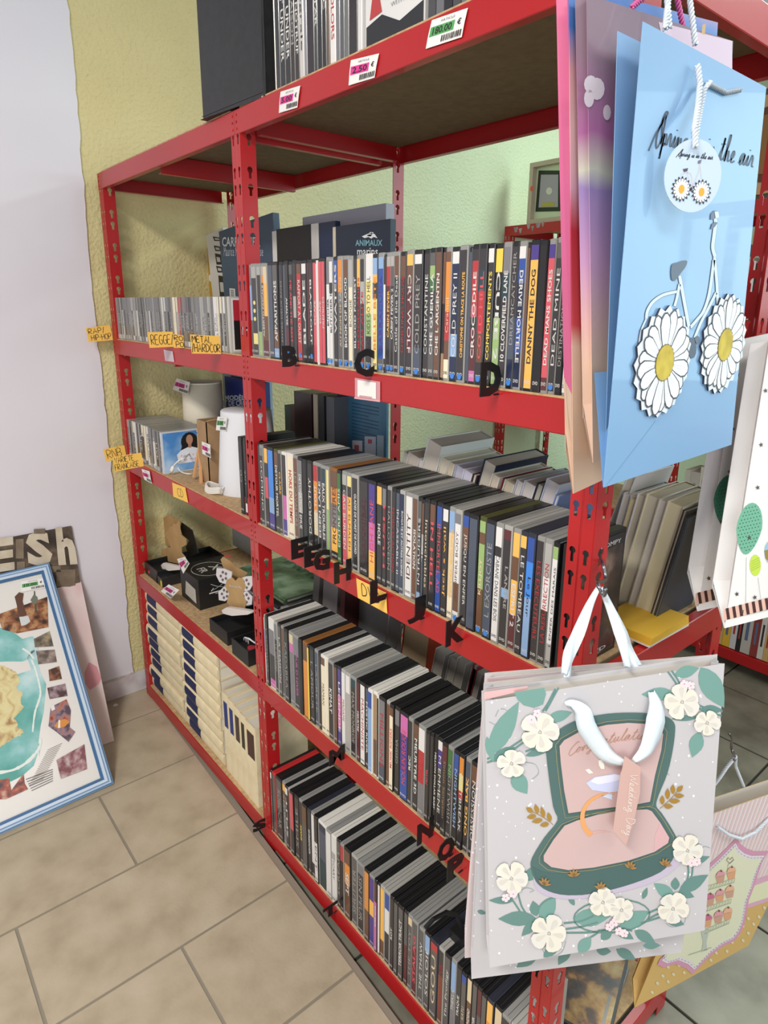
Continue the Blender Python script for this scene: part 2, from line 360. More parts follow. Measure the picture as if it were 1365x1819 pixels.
for bay, (x0, x1) in enumerate(((.001, L1-.0004), (L1+.0004, L2-.001))):
    for z in ZS:
        if bay and z == Z4: z = Z4B
        beamX(unit, x0, x1, -.0018, z); beamX(unit, x0+PW*.5, x1-PW*.5, DP+.0018, z, out=1, name='back_beam', rivets=False)
        xa = .0035 if bay == 0 else L1+PW/2+.002; xb = L1-PW/2-.002 if bay == 0 else L2+.0012
        beamY(unit, xa, .036, DP-.036, z, out=-1); beamY(unit, xb, .004 if bay else .036, DP-.004 if bay else DP-.036, z, out=1)
        if z in (ZT, Z1) and bay == 0: beamY(unit, (x0+x1)/2, .018, DP-.018, z-.0105, out=1, name='support_bar')
        m = MB(); zb = z-.0095 if z != ZT else z-.0095
        m.box((x0+.021, .0185, zb), (x1-.021, DP-.0185, zb+.0095), BOARD_SHADE)
        m.box((x0+(.038 if bay == 0 else .02), .0006, z+.0002), (x1-(.02 if bay == 0 else .038), .0185, z+.0032), BOARD)
        m.box((x0+.021, .0185, z), (x1-.021, DP-.0185, z+.0032), BOARD)
        m.build('shelf_board', unit)
SB = .0034        # things stand this much above the beam tops

# ------------------------------------------------------------------ DVD cases
CLR = {'k': '353234', 'K': '1b1a1c', 'g': '5a5858', 'G': '77767a', 'w': 'dedcda', 'c': 'e8dcc0', 'r': 'b33438', 'R': 'd05560', 'b': '2f4f9a', 'B': '3f86dd', 'n': '232c48', 'o': 'd98a3a', 'O': 'f0b75a', 'y': 'e9cb4a', 'Y': 'e6d68a', 'e': '3f6e3c', 'E': '94b070', 'v': '4a3a86', 'p': 'c86aa8', 't': 'a08060', 'T': '6b4a38', 's': '4a5262', 'l': '88a8d0', 'm': '5c2a30', 'a': 'a8a6a2', 'q': '244048', 'L': 'd8c4a0'}
NM = {'k': 'black', 'K': 'black', 'g': 'grey', 'G': 'light grey', 'w': 'white', 'c': 'cream', 'r': 'red', 'R': 'coral red', 'b': 'blue', 'B': 'bright blue', 'n': 'navy', 'o': 'orange', 'O': 'amber', 'y': 'yellow', 'Y': 'pale yellow', 'e': 'green', 'E': 'light green', 'v': 'violet', 'p': 'pink', 't': 'tan', 'T': 'brown', 's': 'slate', 'l': 'pale blue', 'm': 'maroon', 'a': 'pale grey', 'q': 'dark teal', 'L': 'sand'}
def cm(ch): return M(CLR[ch], .32, 0, .25)
def dvd(x0, x1, z, y0, h, d, spec, label, group, lean=0, name='dvd_case', fn=None):
    """spec: bands, text colour, text, dir, case, extras"""
    bands, tcol, text, dr, case, ex = spec
    w = x1-x0; t = thing(name, ((x0+x1)/2, y0+d/2, z), label, 'dvd' if name == 'dvd_case' else 'cd', group)
    cx = (x0+x1)/2
    F = (lambda p: p) if not lean else (lambda p: Vector((cx+(p[0]-cx)*math.cos(lean)+(p[2]-z)*math.sin(lean), p[1], z+(p[2]-z)*math.cos(lean)-(p[0]-cx)*math.sin(lean)+abs(w/2*math.sin(lean)))))
    cmat = {'k': BLK2, 'g': PLAST, 'w': M('dcd8d0', .5), 'r': M('c02a2c', .4), 'o': M('8a5a2c', .5), 'e': M('4a4c22', .5), 'n': M('2a2c38', .4), 'G': M('a4a29c', .35)}[case]
    m = MB(); c = .0014; g = w*.44
    ol = [(x0, y0+c), (x0+c, y0), (x1-c, y0), (x1, y0+c), (x1, y0+d), (x0, y0+d)]
    lo = [F(Vector((a, b_, z))) for a, b_ in ol]; hi = [F(Vector((a, b_, z+h-.001))) for a, b_ in ol]
    hj = [F(Vector((cx+(a-cx)*.86, y0+d/2+(b_-y0-d/2)*.985, z+h))) for a, b_ in ol]
    n = 6; m.raw(lo+hi+hj, [tuple(range(5, -1, -1))]+[(i, (i+1) % n, n+(i+1) % n, n+i) for i in range(n)]+[(n+i, n+(i+1) % n, 2*n+(i+1) % n, 2*n+i) for i in range(n)]+[tuple(2*n+i for i in range(n))], cmat)
    if w > .009:     # the closing seam along the top
        m.raw([F(Vector(p)) for p in ((cx+.0002, y0+.004, z+h+.0002), (cx+.0009, y0+.004, z+h+.0002), (cx+.0009, y0+d-.002, z+h+.0002), (cx+.0002, y0+d-.002, z+h+.0002))], [(0, 1, 2, 3)], M('3a3a3a', .5))
    m.build('case', t)
    m = MB(); yy = y0-.0003; zt = z+h*.965 if 'f' not in ex else z+h*.995; zl = z+h*.02; xa, xb = x0+w*.09, x1-w*.09
    tot = sum(f for _, f in bands); zc = zt
    for col, f in bands:
        zn = zc-(zt-zl)*f/tot
        m.raw([F(Vector(p)) for p in ((xa, yy, zn), (xb, yy, zn), (xb, yy, zc), (xa, yy, zc))], [(0, 1, 2, 3)], cm(col)); zc = zn
    sc = m.build('spine_card', t)
    m = MB(); yy -= .0003
    if text:
        L_ = min(h*.62, max(.03, len(text)*w*.62)); ctr = .5; wt = w*.48
        if 's' in ex: wt = w*.34
        if 'x' in ex: L_ = h*.62
        for q in ex:
            if q == 'u': ctr = .62
            if q == 'd': ctr = .38
        xc_ = cx+(w*.1 if 's' in ex else 0)
        bold = .02 if text.isupper() and 't' not in ex else 0
        if dr == '+': O = F(Vector((xc_+wt/2, yy, z+h*ctr-L_/2))); U = F(Vector((cx, yy, z+1)))-F(Vector((cx, yy, z))); V = F(Vector((cx-1, yy, z)))-F(Vector((cx, yy, z)))
        else: O = F(Vector((xc_-wt/2, yy, z+h*ctr+L_/2))); U = F(Vector((cx, yy, z-1)))-F(Vector((cx, yy, z))); V = F(Vector((cx+1, yy, z)))-F(Vector((cx, yy, z)))
        text_into(m, text, O, U, V, L_, wt, M({'w': 'd4d2ce', 'a': '9c9894'}.get(tcol, CLR[tcol]), .5), bold)
    if m.v: m.build('title_print', t)
    m = MB()
    if name == 'dvd_case' and 'n' not in ex:
        text_into(m, 'DVD', F(Vector((cx-w*.33, yy, z+h*.05))), (1, 0, 0), (0, 0, 1), w*.66, .0045, M('cfcdc9' if bands[-1][0] not in 'wcLaY' else '3a3a3a', .5), .02)
    if m.v: m.build('disc_mark', t)
    if 'o' in ex:
        m = MB(); r = min(.0042, w*.36); zc = z+h*(.045 if dr == '+' else .075)
        m.prism([F(Vector((cx+r*math.cos(a*math.pi/6), yy-.0003, zc+r*1.05*math.sin(a*math.pi/6)))) for a in range(12)], (0, -.0002, 0), M('3f7fd0', .6)); m.build('round_sticker', t)
    return t
ROW1 = """438 446.5 G1l2g2 q . + g
446.5 456 a1k5Y1k1 Y ... + g
456 463 a1k4q3E3 w . + g
463 468 a1o1T7m2 w ALBERTO_PASCALE + g
468 475.5 L2O4T3m2 w . + g
475.5 484 s9 w . + k
484 494 g3k4T2l1 w APPARITIONS + k x
494 501 k9 a ENTRE_DEUX_RIVES + k st
501 506 s9 w . + k
506 512 k6m2k1 w ANALYSE - k o
512 519 g1k9 R ME_AND_THE_REST - k x
519 525.5 k3a2k4 w . + k
525.5 534.5 T1r9 w RAPPORT_A_L_OUEST - k to
535 544 w1k9 w BLADE + k x
544.5 548 m7k2 w . + k
548 554.5 k9 w BLACKOUT - k xo
554.5 561 R9 w ESCAPE + k tn
561 564 w9 w . + w n
564 570 R9 w ESCAPE + k tn
570 576.5 R9 w PREMICES + k tn
577 583.3 G2w7 k BUTCHER + g o
583.5 590 w2k1w7 k BUTCHER_II + g ob
590.2 597.8 b2k3k4 w WATERS + k ux
598 607 o3G1g6 L AU_NOM_DE_LA_LOI + g sxto
607.3 616.8 T2k9 w BOOK_OF_BLOOD + g xo
617 624.6 a3c9 k BOOGIE + g to
624.8 631.5 k9 w BLOOD_FOREST + k xo
631.7 638 O3k9 r BLOODLANDS + g xo
638.2 646 k2a2k6 r DEAD_ALIVE + g xdo
647 659 w2Y3E2k3 k BAD_KIDS_GO_TO_HELL + w xto
659.2 668.6 l2O1k2Y9 o BELLE_BETE + k x
668.8 679 l1b8g1 v BARRACUDA + g xto
679.2 683 k2w6k1 w . + k
683.2 691 a1r2m4k5 O CABIN_FEVER + g o
691.2 698.4 a1g2k9 w CABIN_FEVER_2 + g o
698.6 707.8 T2k9 w Castle_of_the_Dead + g x
708 717.6 T2k9 r CHRISTINAS_HOUSE + k xto
718.6 731.2 O1T2m6k2 w CRY_WOLF - g xt
733 748 w1k9s3 a COLD_PREY + k xto
748.4 759 k9 w CONSTANTINE + k xt
759.4 770 g1E1e1k2g5 w CHE_GUERILLA + k x
770.3 781 T9 w CHE_L_ARGENTIN + k x
781.4 787.4 T4K4t2 w . + k n
787.6 797.6 T1o5r3T2c2 L Caramel + g t
798 812 w1n6l2n2 w COLD_PREY_II + k xto
812.4 826.6 k3k7 O CHRISTOPHE_ON_TRACE_LA_ROUTE + g xso
827 832.4 s9 w . + k n
832.6 845 k1r4R1k1m4p1 w CROCODILE + k x
845.4 858.6 k2q2r4T3k2 R COLD_HELL + k xo
861 872.4 w1k3k6 y COMPORTEMENTS + k x
872.8 887 y2K4E6 w CUBE_2 - k x
887.4 901.4 G2q2k7 w 10_CLOVERFIELD_LANE + g x
902 914 k5s3n2 a DREAMCATCHER + k uxto
914.4 928 w1b2n3b3n3 w DERIVE_MORTELLE - g x
928.3 933.6 T9 w . + k n
934 950 v1O9 k DANNY_THE_DOG + k x
950.4 964.4 K9 w . + k
965 978 v1R9m1 w DEAD_MANS_SHOES + g x
978.4 990.6 g1k9 w DEAD_MINE + g xto
991 1003 w1K9 a DESTINATION_FINALE + k xt
1004 1015 l1w9 n . + g""".split('\n')  # white sliver between the coral spines is glare, painted as a case
ROW2 = """457 461.6 k9 a . + k
461.8 468 G1k9 w DOMINO - g xt
468.2 475 O2k2R3k4 w . - k
475.2 486 B6l2v2 w . + k
486.2 494 T2k9 w DETOUR_MORTEL - e x
494.2 500 k9 O CLAIRE - g u
500.2 508 k5p3v2 w . - w
508.4 519.6 c9 r HORS_DU_TEMPS - w
520 528 T9 a LES_CAVALIERS - g xt
528.4 537 G3a2k3 w DETONATION_EMUE - k x
537.4 545 K9 w . + k
545.2 554 k9 w DOROTHY + k xt
554.2 562.6 r2o4L3k2 w DANS_TOUT + g
562.8 570 k9 w EDEN_LAKE + g x
570.2 579 q2k7 w EAUX_TROUBLES - g x
579.2 584 Y4E5 k . + g
584.2 597.6 T2o2G3O3k1 T FRONTIERES + o x
597.8 605 e9 w ENTRE_AMIS + k xt
605.4 614 a1k1R7 w GAG_BURDEN - g xt
614.2 622 Y1k1O7 T GAD_ELMALEH - g xt
622.2 633.6 k9 w GLADES_DE_FORET_DE_NORD - G xs
635 651.4 k9 m HANNIBAL + k xt
653 666 v4p3O3 R HIGH_LANE + k xt
666.4 676.4 O2k9 w HOLE - k
676.8 684 G2k9 R HUSH + k x
684.2 692 k9 a HALLOWEEN - g xt
692.2 699.6 k9 r NOIX_D_ACTION - k xt
700.2 707 s9 w INCASSABLE_II - k xt
707.2 716 n3s6 w ROGATE_ET_AUTRES_SCENES - G xs
716.4 729.6 w9 m IDENTITY + g xt
730 739 T9 w ISOLATION - g
739.2 746.8 g2k7l1 w INTRUDERS + k xto
747 751 T3a2s5 w SIL - k
751.2 759.6 k9 L Intouchables - k xt
760.4 770.6 T2k9 R IN_HELL - k x
771.2 782 b2k4b4 R IMMORTEL_AD - k xt
782.4 793 w1k7k1 O Jack_s_wall + k x
793.2 804 l2L6c2 O TOTAL_ECLIPSE + g xs
804.2 816 G1w6T3w1 T JENNIFERS_BODY + G xto
816.4 828 b1T2k7 w JUSQU_EN_ENFER - k xt
829 845 s9 w . + k n
845.4 857.4 E1T1E4T4 L KILLJOY + e o
858 874.4 s9 a L_EXORCISTE + k xto
875 888 w2k1w9 k LA_CABANE_DANS_LES_BOIS - g xt
888.4 903 m1k5l1k5 a L_ANTRE - G s
903.4 916.8 O2T2O3m3 w ESPRIT_2 - g d
917 929 O1k9 w LE_TOMBEAU - n xt
929.4 943.6 b2B3l5 n Le_Jour - n t
944 957.8 k9 r LES_EXECUTEURS - g xt
958.2 972.6 a3w3k5 r LA_RESURRECTION + g xt
973.4 984 E1w7a2 k L_ENFER_DES_MARAIS + k xts
984.6 997.6 p1k9 w LE_CELLULAIRE + k x
998.2 1006 m9 w . + k n""".split('\n')
ROW3 = """459 464.8 w2l4w5 k . + G
465 471 k9 a DVD_TITRES - k xt
471.2 475.6 k9 a L_AVENTURE - k xt
476 486.6 w1G3k3p1 w . - w
487 492.6 G2k7 a LE_GRAND - G t
492.8 498.8 g9 w LA_MAISON - k xt
499 503.8 T3g6 w . + g
504 511.6 k9 a KADABRA - k xt
512 520 L1p1G6 w . + g
520.2 529.8 G2k6 p JOUR_D_HIVER - g xt
530 536.4 K9 w . + k n
537 545.4 T2o7 T . + o n
545.6 549 y9 w . + k n
549.2 557 k9 a L_AMOUR - k xt
557.2 563.2 s9 a LACRETE - g xt
563.4 568 k9 w . + k
568.2 576 T1c9 T MAMAN - w t
576.2 582 c9 n . + w
582.4 591.6 k5k4 w KIMAT - g
592 598 T9 a . + k
598.2 605 v3p4v2 w LEGENDE - k x
605.4 612.4 w9 r MADAME - G t
612.6 620.8 w2a7 g . + G
621 630.4 q1k9 a MAX_MONROE - g xt
630.8 636.6 m9 w MEURTRE - k
637 646 w9 r MACHINISTE - k xt
646.4 652 s3k6 w MYSTIC_RIVER - k x
652.2 659.8 b2l8 w . + w
660.2 667 t5T4 k . + w n
667.2 670.6 K9 w . + w n
671 683 G7s2 r MILLIONS - k xt
684 690 T9 r . + G
690.2 697.4 T1c9 R MUSIK_RIDERS + k
697.8 706.6 G2k9 a GEISHA + k t
707.4 722.6 p2v4b3 R MOULIN_ROUGE + k xt
723 731 k9 w REC + g
731.4 740.6 T2k8 w MEURTRE_3D - k x
741 753.4 w2r3G3 r KILL + g
753.8 761 k9 R MOTEL + k
761.4 766.8 k9 a . + k
767 772.8 K9 w MILLION_DOLLAR_BABY - k x
773.2 782 w1v2k7 w M_EMMENE - k xt
782.4 792 m2k8 t Simon_Sampson - k xt
792.4 802 e3k7 a NIGHTWISH - g xt
802.4 811.8 b2K7 l NIGHTWISH - k x
812.2 821.2 o2Y2r1k6 w OUTBREAK - k xt
821.6 831 s3k6 O ONG_BAK + g x
831.6 843 T2k8 w OBSESSION + k xt
843.4 856 o1T3L4 w . + k
856.6 870 k9 w OSS + g
870.4 884 r3k6 w PANIC + k
884.4 898 k9 a PEUR + k
898.4 912 s9 w PARANOIA + g
912.4 926 k9 r PHONE + k
926.4 941 T5k5 w PREDATION + k
941.4 956 k9 w PULSE + g""".split('\n')
ROW4 = """474 483.6 w1g9 a RAGE - k
484 489.6 g9 a . + r
490 500.6 g5k5 a ROBOCAR - k xt
501 506.4 O1T2G6 a SEMPER - g x
506.6 511.6 w1k8 w SPLIT + k x
511.8 514.4 m9 r . + G
514.6 521.2 R6k4 w . + k
521.4 529.8 k9 a SMILE + k xt
530.2 536.2 k9 y SHARK + g
536.4 544.6 T3g7 a . + k
545 551 k9 w SHREDDER - n
551.4 557 w7k2 k . + g
557.4 563.8 k3w5 g SILENT - k xt
564.2 578.8 n1s4q4 w . + w n
579.2 587.8 w9 g . + g
588.2 596 w2a1w6 g SCARY - w t
596.4 603 g2k8 a SCREAM + k xt
603.4 609.4 r2K7 w . + g
609.8 621 T2o3T5 w SEPT - k
622 633 g9 a SHUTTER + G xt
633.4 645 G1k7 a SIN_PEUR - g xt
645.4 654 o5T4 w . + k
654.4 663.4 v3O2v4 O . + g
663.8 668.6 m2p5 w SUPER_NOVA + k
668.8 673 w9 r . + k n
673.4 681 O6T2 b . - G
681.4 690.6 b2w3k4 w . - G
691 697.6 k9 w ROY + k
698 705 g9 w . + k
705.4 714.4 g9 w TERROR_TRACT + k x
714.8 721.6 g4m5 R . + k
722 729.6 L1g9 a THE_TOY + g xt
730 740 g3m6 R STALAG + g x
742 751 g9 w THE_THAW + g xt
751.4 761 l2g7 w SOLOIE + k xt
761.4 775 r1g9 L GOU + n xt
775.6 785.6 k3T6 r MASSACRE_AU_SOLEIL + G xt
786 796.4 g9 w The_Prodigy + k xt
796.8 806 l3G5 w THEKLA + g t
806.4 815.8 k9 w TRAQUE + k
816.2 825 b1g9 L KATU + k t
825.4 833.8 L2T5 w UNDEAD + k
834.2 842.6 g9 w VOIR + k
843 851 m3g6 R . + k
851.4 860 g9 a VENGE + k
860.4 872 O2o4k2 w . + n
872.4 886 L2g6 w WAVE + k
886.4 901 k9 w WASP + g
901.4 916 k5T3 w XANADU + G
916.4 931 s9 w ZONE + k""".split('\n')
def spec(s_):
    u0, u1, bn, tc, tx, dr, *rest = s_.split()
    bands = [(bn[i], int(bn[i+1])) for i in range(0, len(bn), 2)]
    case = rest[0] if rest else 'k'; ex = rest[1] if len(rest) > 1 else ''
    return float(u0), float(u1), (bands, tc, '' if tx == '.' else tx.replace('_', ' '), dr, case, ex)
def dvd_row(rows, z, zw, rowname, group, hvar=.0, y0=.002, seed=1):
    rg = random.Random(seed); last = None
    for i, s_ in enumerate(rows):
        u0, u1, sp_ = spec(s_)
        x0 = x_on(u0, y0, zw); x1 = x_on(u1, y0, zw)
        if last is not None and x0 < last+.0003: x0 = last+.0003
        x0 = max(x0, L1+PW/2+.004)
        if x1-x0 < .0045: x1 = x0+.0045
        last = x1
        if x1 > L2-PW-.002: break
        bands, tc, tx, dr, case, ex = sp_
        main = max(bands, key=lambda q: q[1])[0]
        look = NM[main]+'-spined'
        if tx and tx != '...': look += ' case lettered '+NM[tc]
        else: look = 'plain '+look+' case'
        thick = x1-x0
        lab = f"{look}, {ordw(i+1)} from middle post on the {rowname} DVD row"
        h = .19 if thick > .006 else .187
        h += rg.uniform(-.0012, .0008)
        if 'w' == case and seed > 2: h -= .001
        dvd(x0, x1-.0003, z+SB, y0+rg.uniform(0, .003)+.0015, h, .1355, sp_, lab, group)
    return last
e1 = dvd_row(ROW1, Z1, Z1+.1, 'highest', 'film discs on the highest DVD row', seed=1, y0=.0)
e2 = dvd_row(ROW2, Z2, Z2+.1, 'second', 'film discs on the second DVD row', seed=2, y0=.0)
e3 = dvd_row(ROW3, Z3, Z3+.1, 'third', 'film discs on the third DVD row', seed=3, y0=.0)
e4 = dvd_row(ROW4, Z4B, Z4B+.1, 'lowest', 'film discs on the lowest DVD row', seed=4, y0=.0)

# ------------------------------------------------------------------ letter markers
def marker(ch, u, v, Z, X=None, wid=.040, hh=.043, row='', foot=.05, extra=''):
    """black letter standing on a foot; (u,v) = its lower left corner in the photo, standing out from the beam"""
    X = x_on(u, -.036, Z); t = thing('letter_marker', (X, -.02, Z), f'black letter {ch} divider standing out from the {row}{extra}', 'sign', 'black alphabet dividers')
    m = MB(); body = ch.replace('/', '')
    text_into(m, body, (X, -.040, Z), (0, 1, 0), (0, 0, 1), wid, hh, BLACK, .055, ext=.0009, N=(1, 0, 0)); 
    if '/' in ch: m.prism([(X, -.002, Z), (X, .002, Z), (X, .018, Z+.04), (X, .014, Z+.04)], (.0015, 0, 0), BLACK)
    m.build('letter', t)
    m = MB(); m.box((X-.0008, -.012, Z), (X+.0008, .004, Z+.0025), BLACK); m.build('foot', t)
    return t
marker('B', 505, 648, Z1-.004, row='first DVD row', wid=.034, hh=.040)
marker('C', 633, 665, Z1-.004, row='first DVD row', wid=.042, hh=.046)
marker('D', 856, 700, Z1-.006, row='first DVD row', wid=.042, hh=.046)
marker('E', 521, 984, Z2-.012, row='second DVD row', extra=' nearest the middle post')
marker('E', 544, 1002, Z2-.014, row='second DVD row', extra=' next to the letter G')
marker('G', 560, 1008, Z2-.014, row='second DVD row')
marker('H', 597, 1030, Z2-.014, row='second DVD row')
marker('L', 661, 1055, Z2-.014, row='second DVD row')
marker('J', 727, 1104, Z2-.014, row='second DVD row')
marker('K', 795, 1144, Z2-.016, row='second DVD row')
marker('M', 588, 1370, Z3-.012, row='third DVD row', hh=.036)
marker('N', 744, 1486, Z3-.010, row='third DVD row')
marker('O', 780, 1520, Z3-.012, row='third DVD row')
marker('P/', 797, 1562, Z3-.028, row='third DVD row')
marker('S', 452, 1508, Z4B-.004, row='lowest DVD row', hh=.030)
marker('T', 577, 1622, Z4B-.004, row='lowest DVD row', hh=.030)
# the arched black bookend near the grey bag
t = thing('letter_marker', at(800, 1680, Y=.05), 'black curved divider arching above the lowest DVD row beside the bag', 'sign')
m = MB(); X = x_on(812, .05, Z4+.17)
m.box((X-.001, .03, Z4+.12), (X+.03, .055, Z4+.205), BLACK); m.tube([(X+.012, .05, Z4+.2), (X+.006, .04, Z4+.235), (X-.002, .02, Z4+.25), (X-.006, -.01, Z4+.252), (X-.006, -.03, Z4+.246)], .0045, BLACK, 6); m.build('letter', t)

# ------------------------------------------------------------------ small flat things
def quad_fn(c):      # bilinear map of the unit square onto 4 corners TL TR BR BL
    TL, TR, BR, BL = [Vector(p) for p in c]
    return lambda a, b: (BL*(1-a)+BR*a)*(1-b)+(TL*(1-a)+TR*a)*b
def q_rect(mb, f, a0, b0, a1, b1, mat, n): mb.raw([f(a0, b0)+n, f(a1, b0)+n, f(a1, b1)+n, f(a0, b1)+n], [(0, 1, 2, 3)], mat)
def q_text(mb, f, txt, a0, b0, a1, b1, mat, n, bold=0.02):
    vs_, fs = glyphs(txt, bold); x0 = min(v.x for v in vs_); x1 = max(v.x for v in vs_); y0 = min(v.y for v in vs_); y1 = max(v.y for v in vs_)
    mb.raw([f(a0+(a1-a0)*(v.x-x0)/(x1-x0), b0+(b1-b0)*(v.y-y0)/(y1-y0))+n for v in vs_], fs, mat)
def price_tag(corners, colr, price, label, n=None, cat='price tag', parent=None):
    f = quad_fn(corners); N = Vector(n).normalized() if n else (Vector(corners[1])-Vector(corners[0])).cross(Vector(corners[0])-Vector(corners[3])).normalized()
    t = parent or thing('price_tag', f(.5, 0), label, cat, 'barcoded price tags')
    m = MB(); P = [f(0, 0), f(1, 0), f(1.0, .5)+N*.0006, f(1, 1), f(0, 1), f(0, .5)+N*.0006]
    m.prism([p+N*.0002 for p in P], N*.0003, PAPER); o = m.build('price_tag' if parent else 'paper', t)
    sub = o if parent else t
    m = MB(); k = N*.0013; q_rect(m, f, .04, .38, .72, .72, M(colr, .6), k); m.build('colour_block', sub)
    m = MB(); k = N*.0016; q_text(m, f, price, .12, .42, .66, .68, INK, k); q_text(m, f, '€', .8, .5, .9, .72, INK, k); q_text(m, f, 'ARTICLE', .3, .82, .7, .9, M('6a6a6a'), k, 0)
    rg = random.Random(len(price)); a = .42
    while a < .96:
        w_ = rg.uniform(.012, .035); q_rect(m, f, a, .08, a+w_, .3, INK, k); a += w_+rg.uniform(.012, .03)
    m.build('printed_price', sub)
    return t
def pts_at(px, **kw): return [at(u, v, **kw) for u, v in px]
PINK, GREEN = 'd8378f', '4fa05a'
price_tag(pts_at([(499, 163), (534, 152), (529, 191), (496, 201)], Y=-.0035), PINK, '5.00', 'white price tag 5.00 on the top red beam beside the black box', (0, -1, 0))
price_tag(pts_at([(624, 107), (674, 95), (666, 138), (620, 152)], Y=-.0035), PINK, '2.50', 'white price tag 2.50 on the middle of the top red beam', (0, -1, 0))
price_tag(pts_at([(768, 36), (832, 14), (821, 66), (757, 87)], Y=-.0035), GREEN, '180.00', 'white price tag 180.00 with green block on the top red beam', (0, -1, 0))
price_tag(pts_at([(252, 833), (266, 837), (270, 859), (257, 852)], Y=-.0045), PINK, '1.00', 'small pink price tag on the beam below the handwritten music labels', (0, -1, 0))
# tape and label holder on the beams
t = thing('label_holder', at(653, 690, Y=-.003), 'clear plastic label pocket with torn white card on the upper red beam', 'label holder')
f = quad_fn(pts_at([(631, 671), (676, 678), (676, 714), (631, 708)], Y=-.003)); n = Vector((0, -.0003, 0))
m = MB(); q_rect(m, f, 0, 0, 1, 1, M('c98c94', .2, 0, .5), n); m.prism([f(0, 0), f(1, 0), f(1, .08), f(0, .08)], (0, -.0015, 0), M('d8a0a6', .2)); m.build('pocket', t)
m = MB(); q_rect(m, f, .12, .12, .85, .92, PAPER, n*3); q_rect(m, f, .2, .1, .7, .2, M('c8969c'), n*4); m.build('card', t)
m = MB(); f = quad_fn(pts_at([(291, 621), (307, 624), (310, 643), (294, 641)], Y=-.003)); q_rect(m, f, 0, 0, 1, 1, M('c9b4bc', .3), n*2)
m.prism([f(0, 0), f(1, 0), f(1, 1), f(0, 1)], (0, -.0004, 0), M('c9b4bc', .3)); tag(m.build('tape_piece'), 'pale lilac tape piece on the beam under the reggae label', 'tape')
# handwritten yellow dividers standing out from the shelf (plane across the shelf)
def divider(px_r, Zr, corners, lines, label, flat=False, pen=.0016):
    if flat: cs = pts_at(corners, Y=-.0042); N = Vector((0, -1, 0))
    else:
        X = x_on(px_r, -.002, Zr); cs = pts_at(corners, X=X); N = Vector((1, 0, 0))
    f = quad_fn(cs); t = thing('shelf_label', f(.5, 0), label, 'label', 'handwritten yellow shelf labels')
    m = MB(); m.prism([f(0, 0), f(1, 0), f(1, 1), f(0, 1)], N*-.0006, YCARD); m.build('card', t)
    m = MB()
    for txt, a0, b0, a1, b1 in lines:
        st, wd = strokes_caps(txt)
        wx = (f(1, 0)-f(0, 0)).length
        for s_ in st:
            q = [(a0+(a1-a0)*x/wd, b0+(b1-b0)*y/6) for x, y in (smooth(s_, 3) if len(s_) > 3 else s_)]
            hh = (f(0, 1)-f(0, 0)).length
            ribbon2(m, [(a*wx, b*hh) for a, b in q], pen, lambda a, b: f(a/wx, b/hh)+N*.0004, INK)
    m.build('handwriting', t); return t
divider(200, 1.30, [(152, 583), (195, 577), (201, 604), (158, 608)], [('RAP/', .08, .56, .72, .9), ('HIP-HOP', .14, .1, .95, .46)], 'yellow card handwritten RAP/HIP-HOP sticking out at the left end post')
divider(308, 1.30, [(262, 590), (307, 589), (309, 616), (266, 618)], [('REGGE/', .1, .2, .98, .8)], 'yellow card handwritten REGGE/ among the upper CDs')
divider(327, 1.30, [(307, 593), (326, 596), (327, 618), (309, 618)], [('RO', .1, .56, .9, .92), ('PO', .25, .08, .95, .46)], 'narrow yellow card handwritten RO PO beside the red CD spine')
divider(394, 1.30, [(338, 594), (391, 597), (393, 629), (341, 628)], [('METAL', .04, .6, .68, .94), ('/HARDCOR', .02, .1, .97, .52)], 'yellow card handwritten METAL/HARDCOR among the upper CDs')
divider(226, .93, [(183, 798), (221, 791), (225, 812), (189, 820)], [('RNB', .12, .2, .8, .85)], 'yellow card handwritten RNB above the French variety label')
divider(255, .90, [(200, 812), (251, 804), (256, 828), (204, 838)], [('VARIETE', .05, .56, .7, .92), ('FRANCAISE', .03, .08, .84, .46)], 'yellow card handwritten VARIETE FRANCAISE beneath the RNB card')
divider(0, 0, [(306, 857), (329, 866), (334, 893), (308, 882)], [('CD', .35, .2, .75, .75)], 'small yellow card handwritten CD taped to the left bay beam', flat=True)
divider(0, 0, [(633, 1027), (686, 1053), (688, 1090), (636, 1062)], [('DVD', .18, .25, .78, .85)], 'yellow card handwritten DVD taped to the second red beam', flat=True, pen=.002)

# ------------------------------------------------------------------ CDs in the left bay
def cd_row(u0, u1, z, zw, cols, rowname, group, seed, n=None, lean=-.02):
    rg = random.Random(seed); x0 = x_on(u0, 0, zw); x1 = x_on(u1, 0, zw); n = n or int((x1-x0)/.0104); w = (x1-x0)/n
    for i in range(n):
        c = cols[int(i/n*len(cols))]; c2 = rg.choice('agGwk'); a = x0+w*i
        sp_ = ([(c, 3), (c2 if rg.random() < .3 else c, 6), (rg.choice('agw'), 1)], rg.choice('wkw'), rg.choice(['', 'LIVE', 'BEST OF', 'ALBUM', 'VOLUME 2', 'SINGLES']), '-', rg.choice('ggG'), 'ft')
        dvd(a, a+w-.0003, z+SB, .004+rg.uniform(0, .006), .125, .140, sp_, f"jewel case with {NM[c]} spine, {ordw(i+1)} from the left on the {rowname} CD row", group, lean=lean, name='cd_case')
    return x1
xe = cd_row(203, 403, Z1, Z1+.06, 'aGggGGGaGggkgGGGGgGwGgccrGgkGGaGaGwcwc', 'upper', 'CDs on the upper left shelf', 11, lean=-.015)
def cover_plate(parent, name, X, y0, z0, w, h, art):
    f = quad_fn([(X, y0, z0+h), (X, y0+w, z0+h), (X, y0+w, z0), (X, y0, z0)]); m = MB(); art(m, f, Vector((.0002, 0, 0))); m.build(name, parent)
t = thing('cd_case', (xe+.006, .07, Z1+SB), 'CD at the right end of the upper row with black and red cover facing outwards', 'cd')
